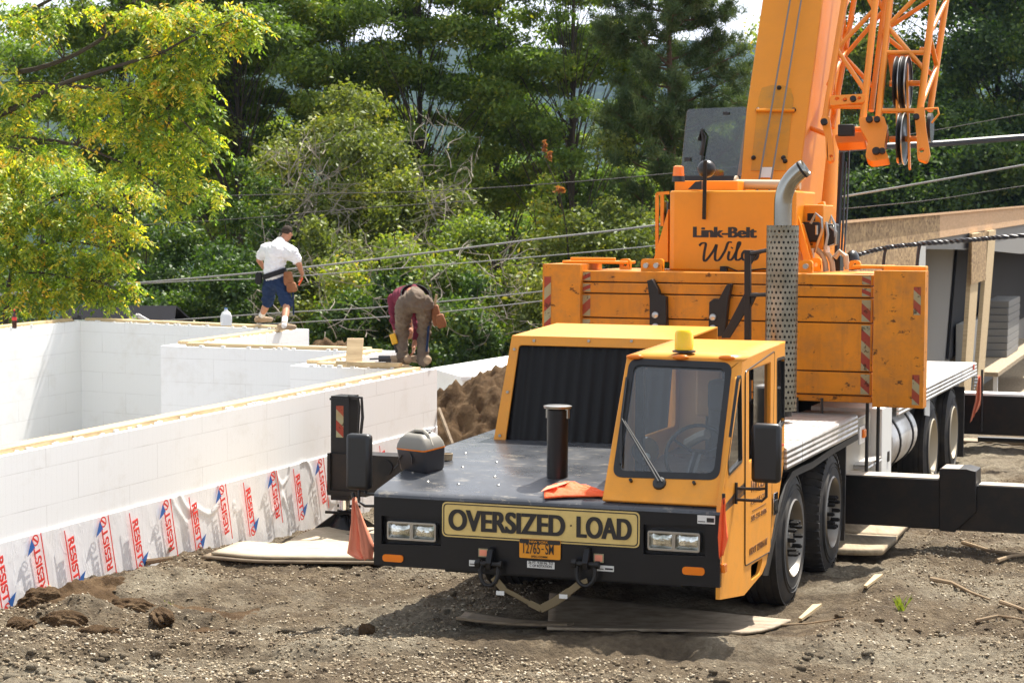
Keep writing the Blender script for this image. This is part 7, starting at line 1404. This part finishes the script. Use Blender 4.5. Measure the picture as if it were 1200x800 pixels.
# bent worker
Y2 = 23.75
P2 = empty('person', tuple(J(485, 428, Y2)), 0, 'person in brown work trousers and maroon shirt bending down over the wall corner', 'person'); O2 = np.array(P2.location)
def K(px, py, Y=Y2): return J(px, py, Y)-O2
fL, fR = onrim(470, 429)-O2, onrim(496, 428)-O2
aL, aR = K(472, 420, 23.75), K(495.5, 419, 23.75); kL, kR = K(471, 393, 23.85), K(497, 391, 23.85); hL, hR = K(474, 357, 23.62), K(497, 357, 23.62); pel = K(486, 352, 23.62); wa = K(484, 347, 23.85); ch = K(473, 351, 24.15); sLs, sRs = K(462, 352, 24.15), K(490, 368, 24.30); nk = K(477, 372, 24.38); hd = K(479, 388, 24.42)
eL, wL = K(462.5, 378, 24.05), K(467, 400, 23.9); eR, wR = K(491, 386, 24.1), K(485, 406, 23.98)
b = capset([(pel, wa, .12, .115), (wa, ch, .12, .13), (ch, nk, .12, .055), (sLs, sRs, .06, .06), (nk, hd, .055, .05), (sLs, eL, .052, .042), (eL, wL, .042, .028), (sRs, eR, .052, .043), (eR, wR, .043, .028), (hL, kL, .085, .06), (hR, kR, .085, .06), (kL, aL, .055, .04), (kR, aR, .055, .04), (pel, hL, .11, .09), (pel, hR, .11, .09)])
hc, HRt = head(b, hd, (0, -.4, -1), (0, .95, -.35), .93); hand(b, wL, K(466, 410, 23.85)-wL, (.6, -.3, 0), .7, .95); hand(b, wR, K(484, 417, 23.9)-wR, (-.6, -.3, 0), .7, .95); organic(b, 'body', SK, P2, .0075, 3)
b = MB(); b.ball((0, 0, 0), (.076, .086, .082), 20, 14); b.v = [tuple(hc+HRt@(np.array(v)+np.array([0, -.02, .03]))) for v in b.v]; b.build('hair', HR, P2, ang=180)
b = capset([(wa, ch, .135, .15), (ch, nk*.7+ch*.3, .145, .09), (sLs, sRs, .082, .082), (sLs, eL, .075, .058), (eL, eL*.6+wL*.4, .058, .05), (sRs, eR, .075, .058), (eR, eR*.45+wR*.55, .058, .045), (ch, sLs, .13, .08), (ch, sRs, .13, .08)]); organic(b, 'shirt', MR, P2, .011, 4, .011)
b = capset([(pel, wa*.6+pel*.4, .136, .128), (hL, kL, .106, .078), (hR, kR, .106, .078), (kL, aL, .076, .066), (kR, aR, .076, .066), (aL, aL-[0, 0, .03], .075, .078), (aR, aR-[0, 0, .03], .075, .078), (pel, hL, .128, .112), (pel, hR, .128, .112)]); organic(b, 'trousers', BN_, P2, .011, 3, .011)
for a_, s_ in ((aL, -1), (aR, 1)): g0 = a_.copy(); g0[2] = RZ+.045-O2[2]; d = unit(np.array([-.8 if s_ < 0 else -.65, .55, 0])); b = capset([(g0-d*.07, g0+d*.06, .052, .05), (g0+d*.06, g0+d*.16, .048, .04), (g0, a_-[0, 0, .01], .05, .055)]); organic(b, 'shoe', SH, P2, .01, 3)
belt(P2, K(486.5, 347, 23.76), (.12, -.72, .70), .158, .138, .085, BK)
pouch(P2, K(509.5, 357, 23.7), .10, .24, .12, LT, -.12); pouch(P2, K(514.5, 368, 23.65), .11, .16, .10, LT, -.25)
b = MB(); b.bar(K(511.5, 345, 23.7), K(508, 366, 23.7), .028, .028, (0, 1, 0)); b.build('hammer_handle', M['lumber'], P2); b = MB(); b.bar(K(503, 372, 23.7), K(500, 412, 23.7), .025, .025, (0, 1, 0)); b.build('hanging_cloth', NV, P2)
b = MB(); q = J(461, 402, 23.8); b.bar(J(459.5, 391, 23.8), J(463.5, 403, 23.8), .07, .06, (0, 1, 0)); o = b.build('nail_gun', mat('tool_yellow', (.75, .42, .02), .45), bevel=.01); tag(o, 'yellow power tool in the bent worker\'s left hand', 'power tool'); b = MB(); b.bar(J(463.5, 403, 23.8), J(465.5, 413, 23.8), .04, .05, (0, 1, 0)); b.build('battery', M['plastic'], o, bevel=.008)

# ================================================================== haze
dm = bpy.data.materials.new('thin_air'); dm.use_nodes = True; t_ = dm.node_tree; t_.nodes.clear(); ou = t_.nodes.new('ShaderNodeOutputMaterial'); pv = t_.nodes.new('ShaderNodeVolumePrincipled'); pv.inputs['Density'].default_value = .00009; pv.inputs['Color'].default_value = (.45, .60, 1, 1); pv.inputs['Anisotropy'].default_value = .2; t_.links.new(pv.outputs[0], ou.inputs['Volume'])
b = MB(); b.box(-4200, 4200, -4300, 4300, -45, 460); hz = b.build('haze', dm, None, False); tag(hz, kind='stuff', label='thin blue air over the valley', cat='haze')

# ================================================================== keep every part within thing > part > sub-part
def depth(o):
    k = 0
    while o.parent: o = o.parent; k += 1
    return k
for o in sorted([o for o in COL.objects if depth(o) > 2 and o.type == 'MESH'], key=lambda o: -depth(o)):
    par = o.parent
    if par.type != 'MESH': continue
    mats = list(par.data.materials); bm = bmesh.new(); bm.from_mesh(par.data); n0 = len(bm.faces); me = o.data.copy(); me.transform(o.matrix_basis); bm.from_mesh(me); bm.faces.ensure_lookup_table(); base = len(mats)
    for f in bm.faces[n0:]: f.material_index += base
    bm.to_mesh(par.data); bm.free()
    for q in o.data.materials: par.data.materials.append(q)
    bpy.data.objects.remove(o)
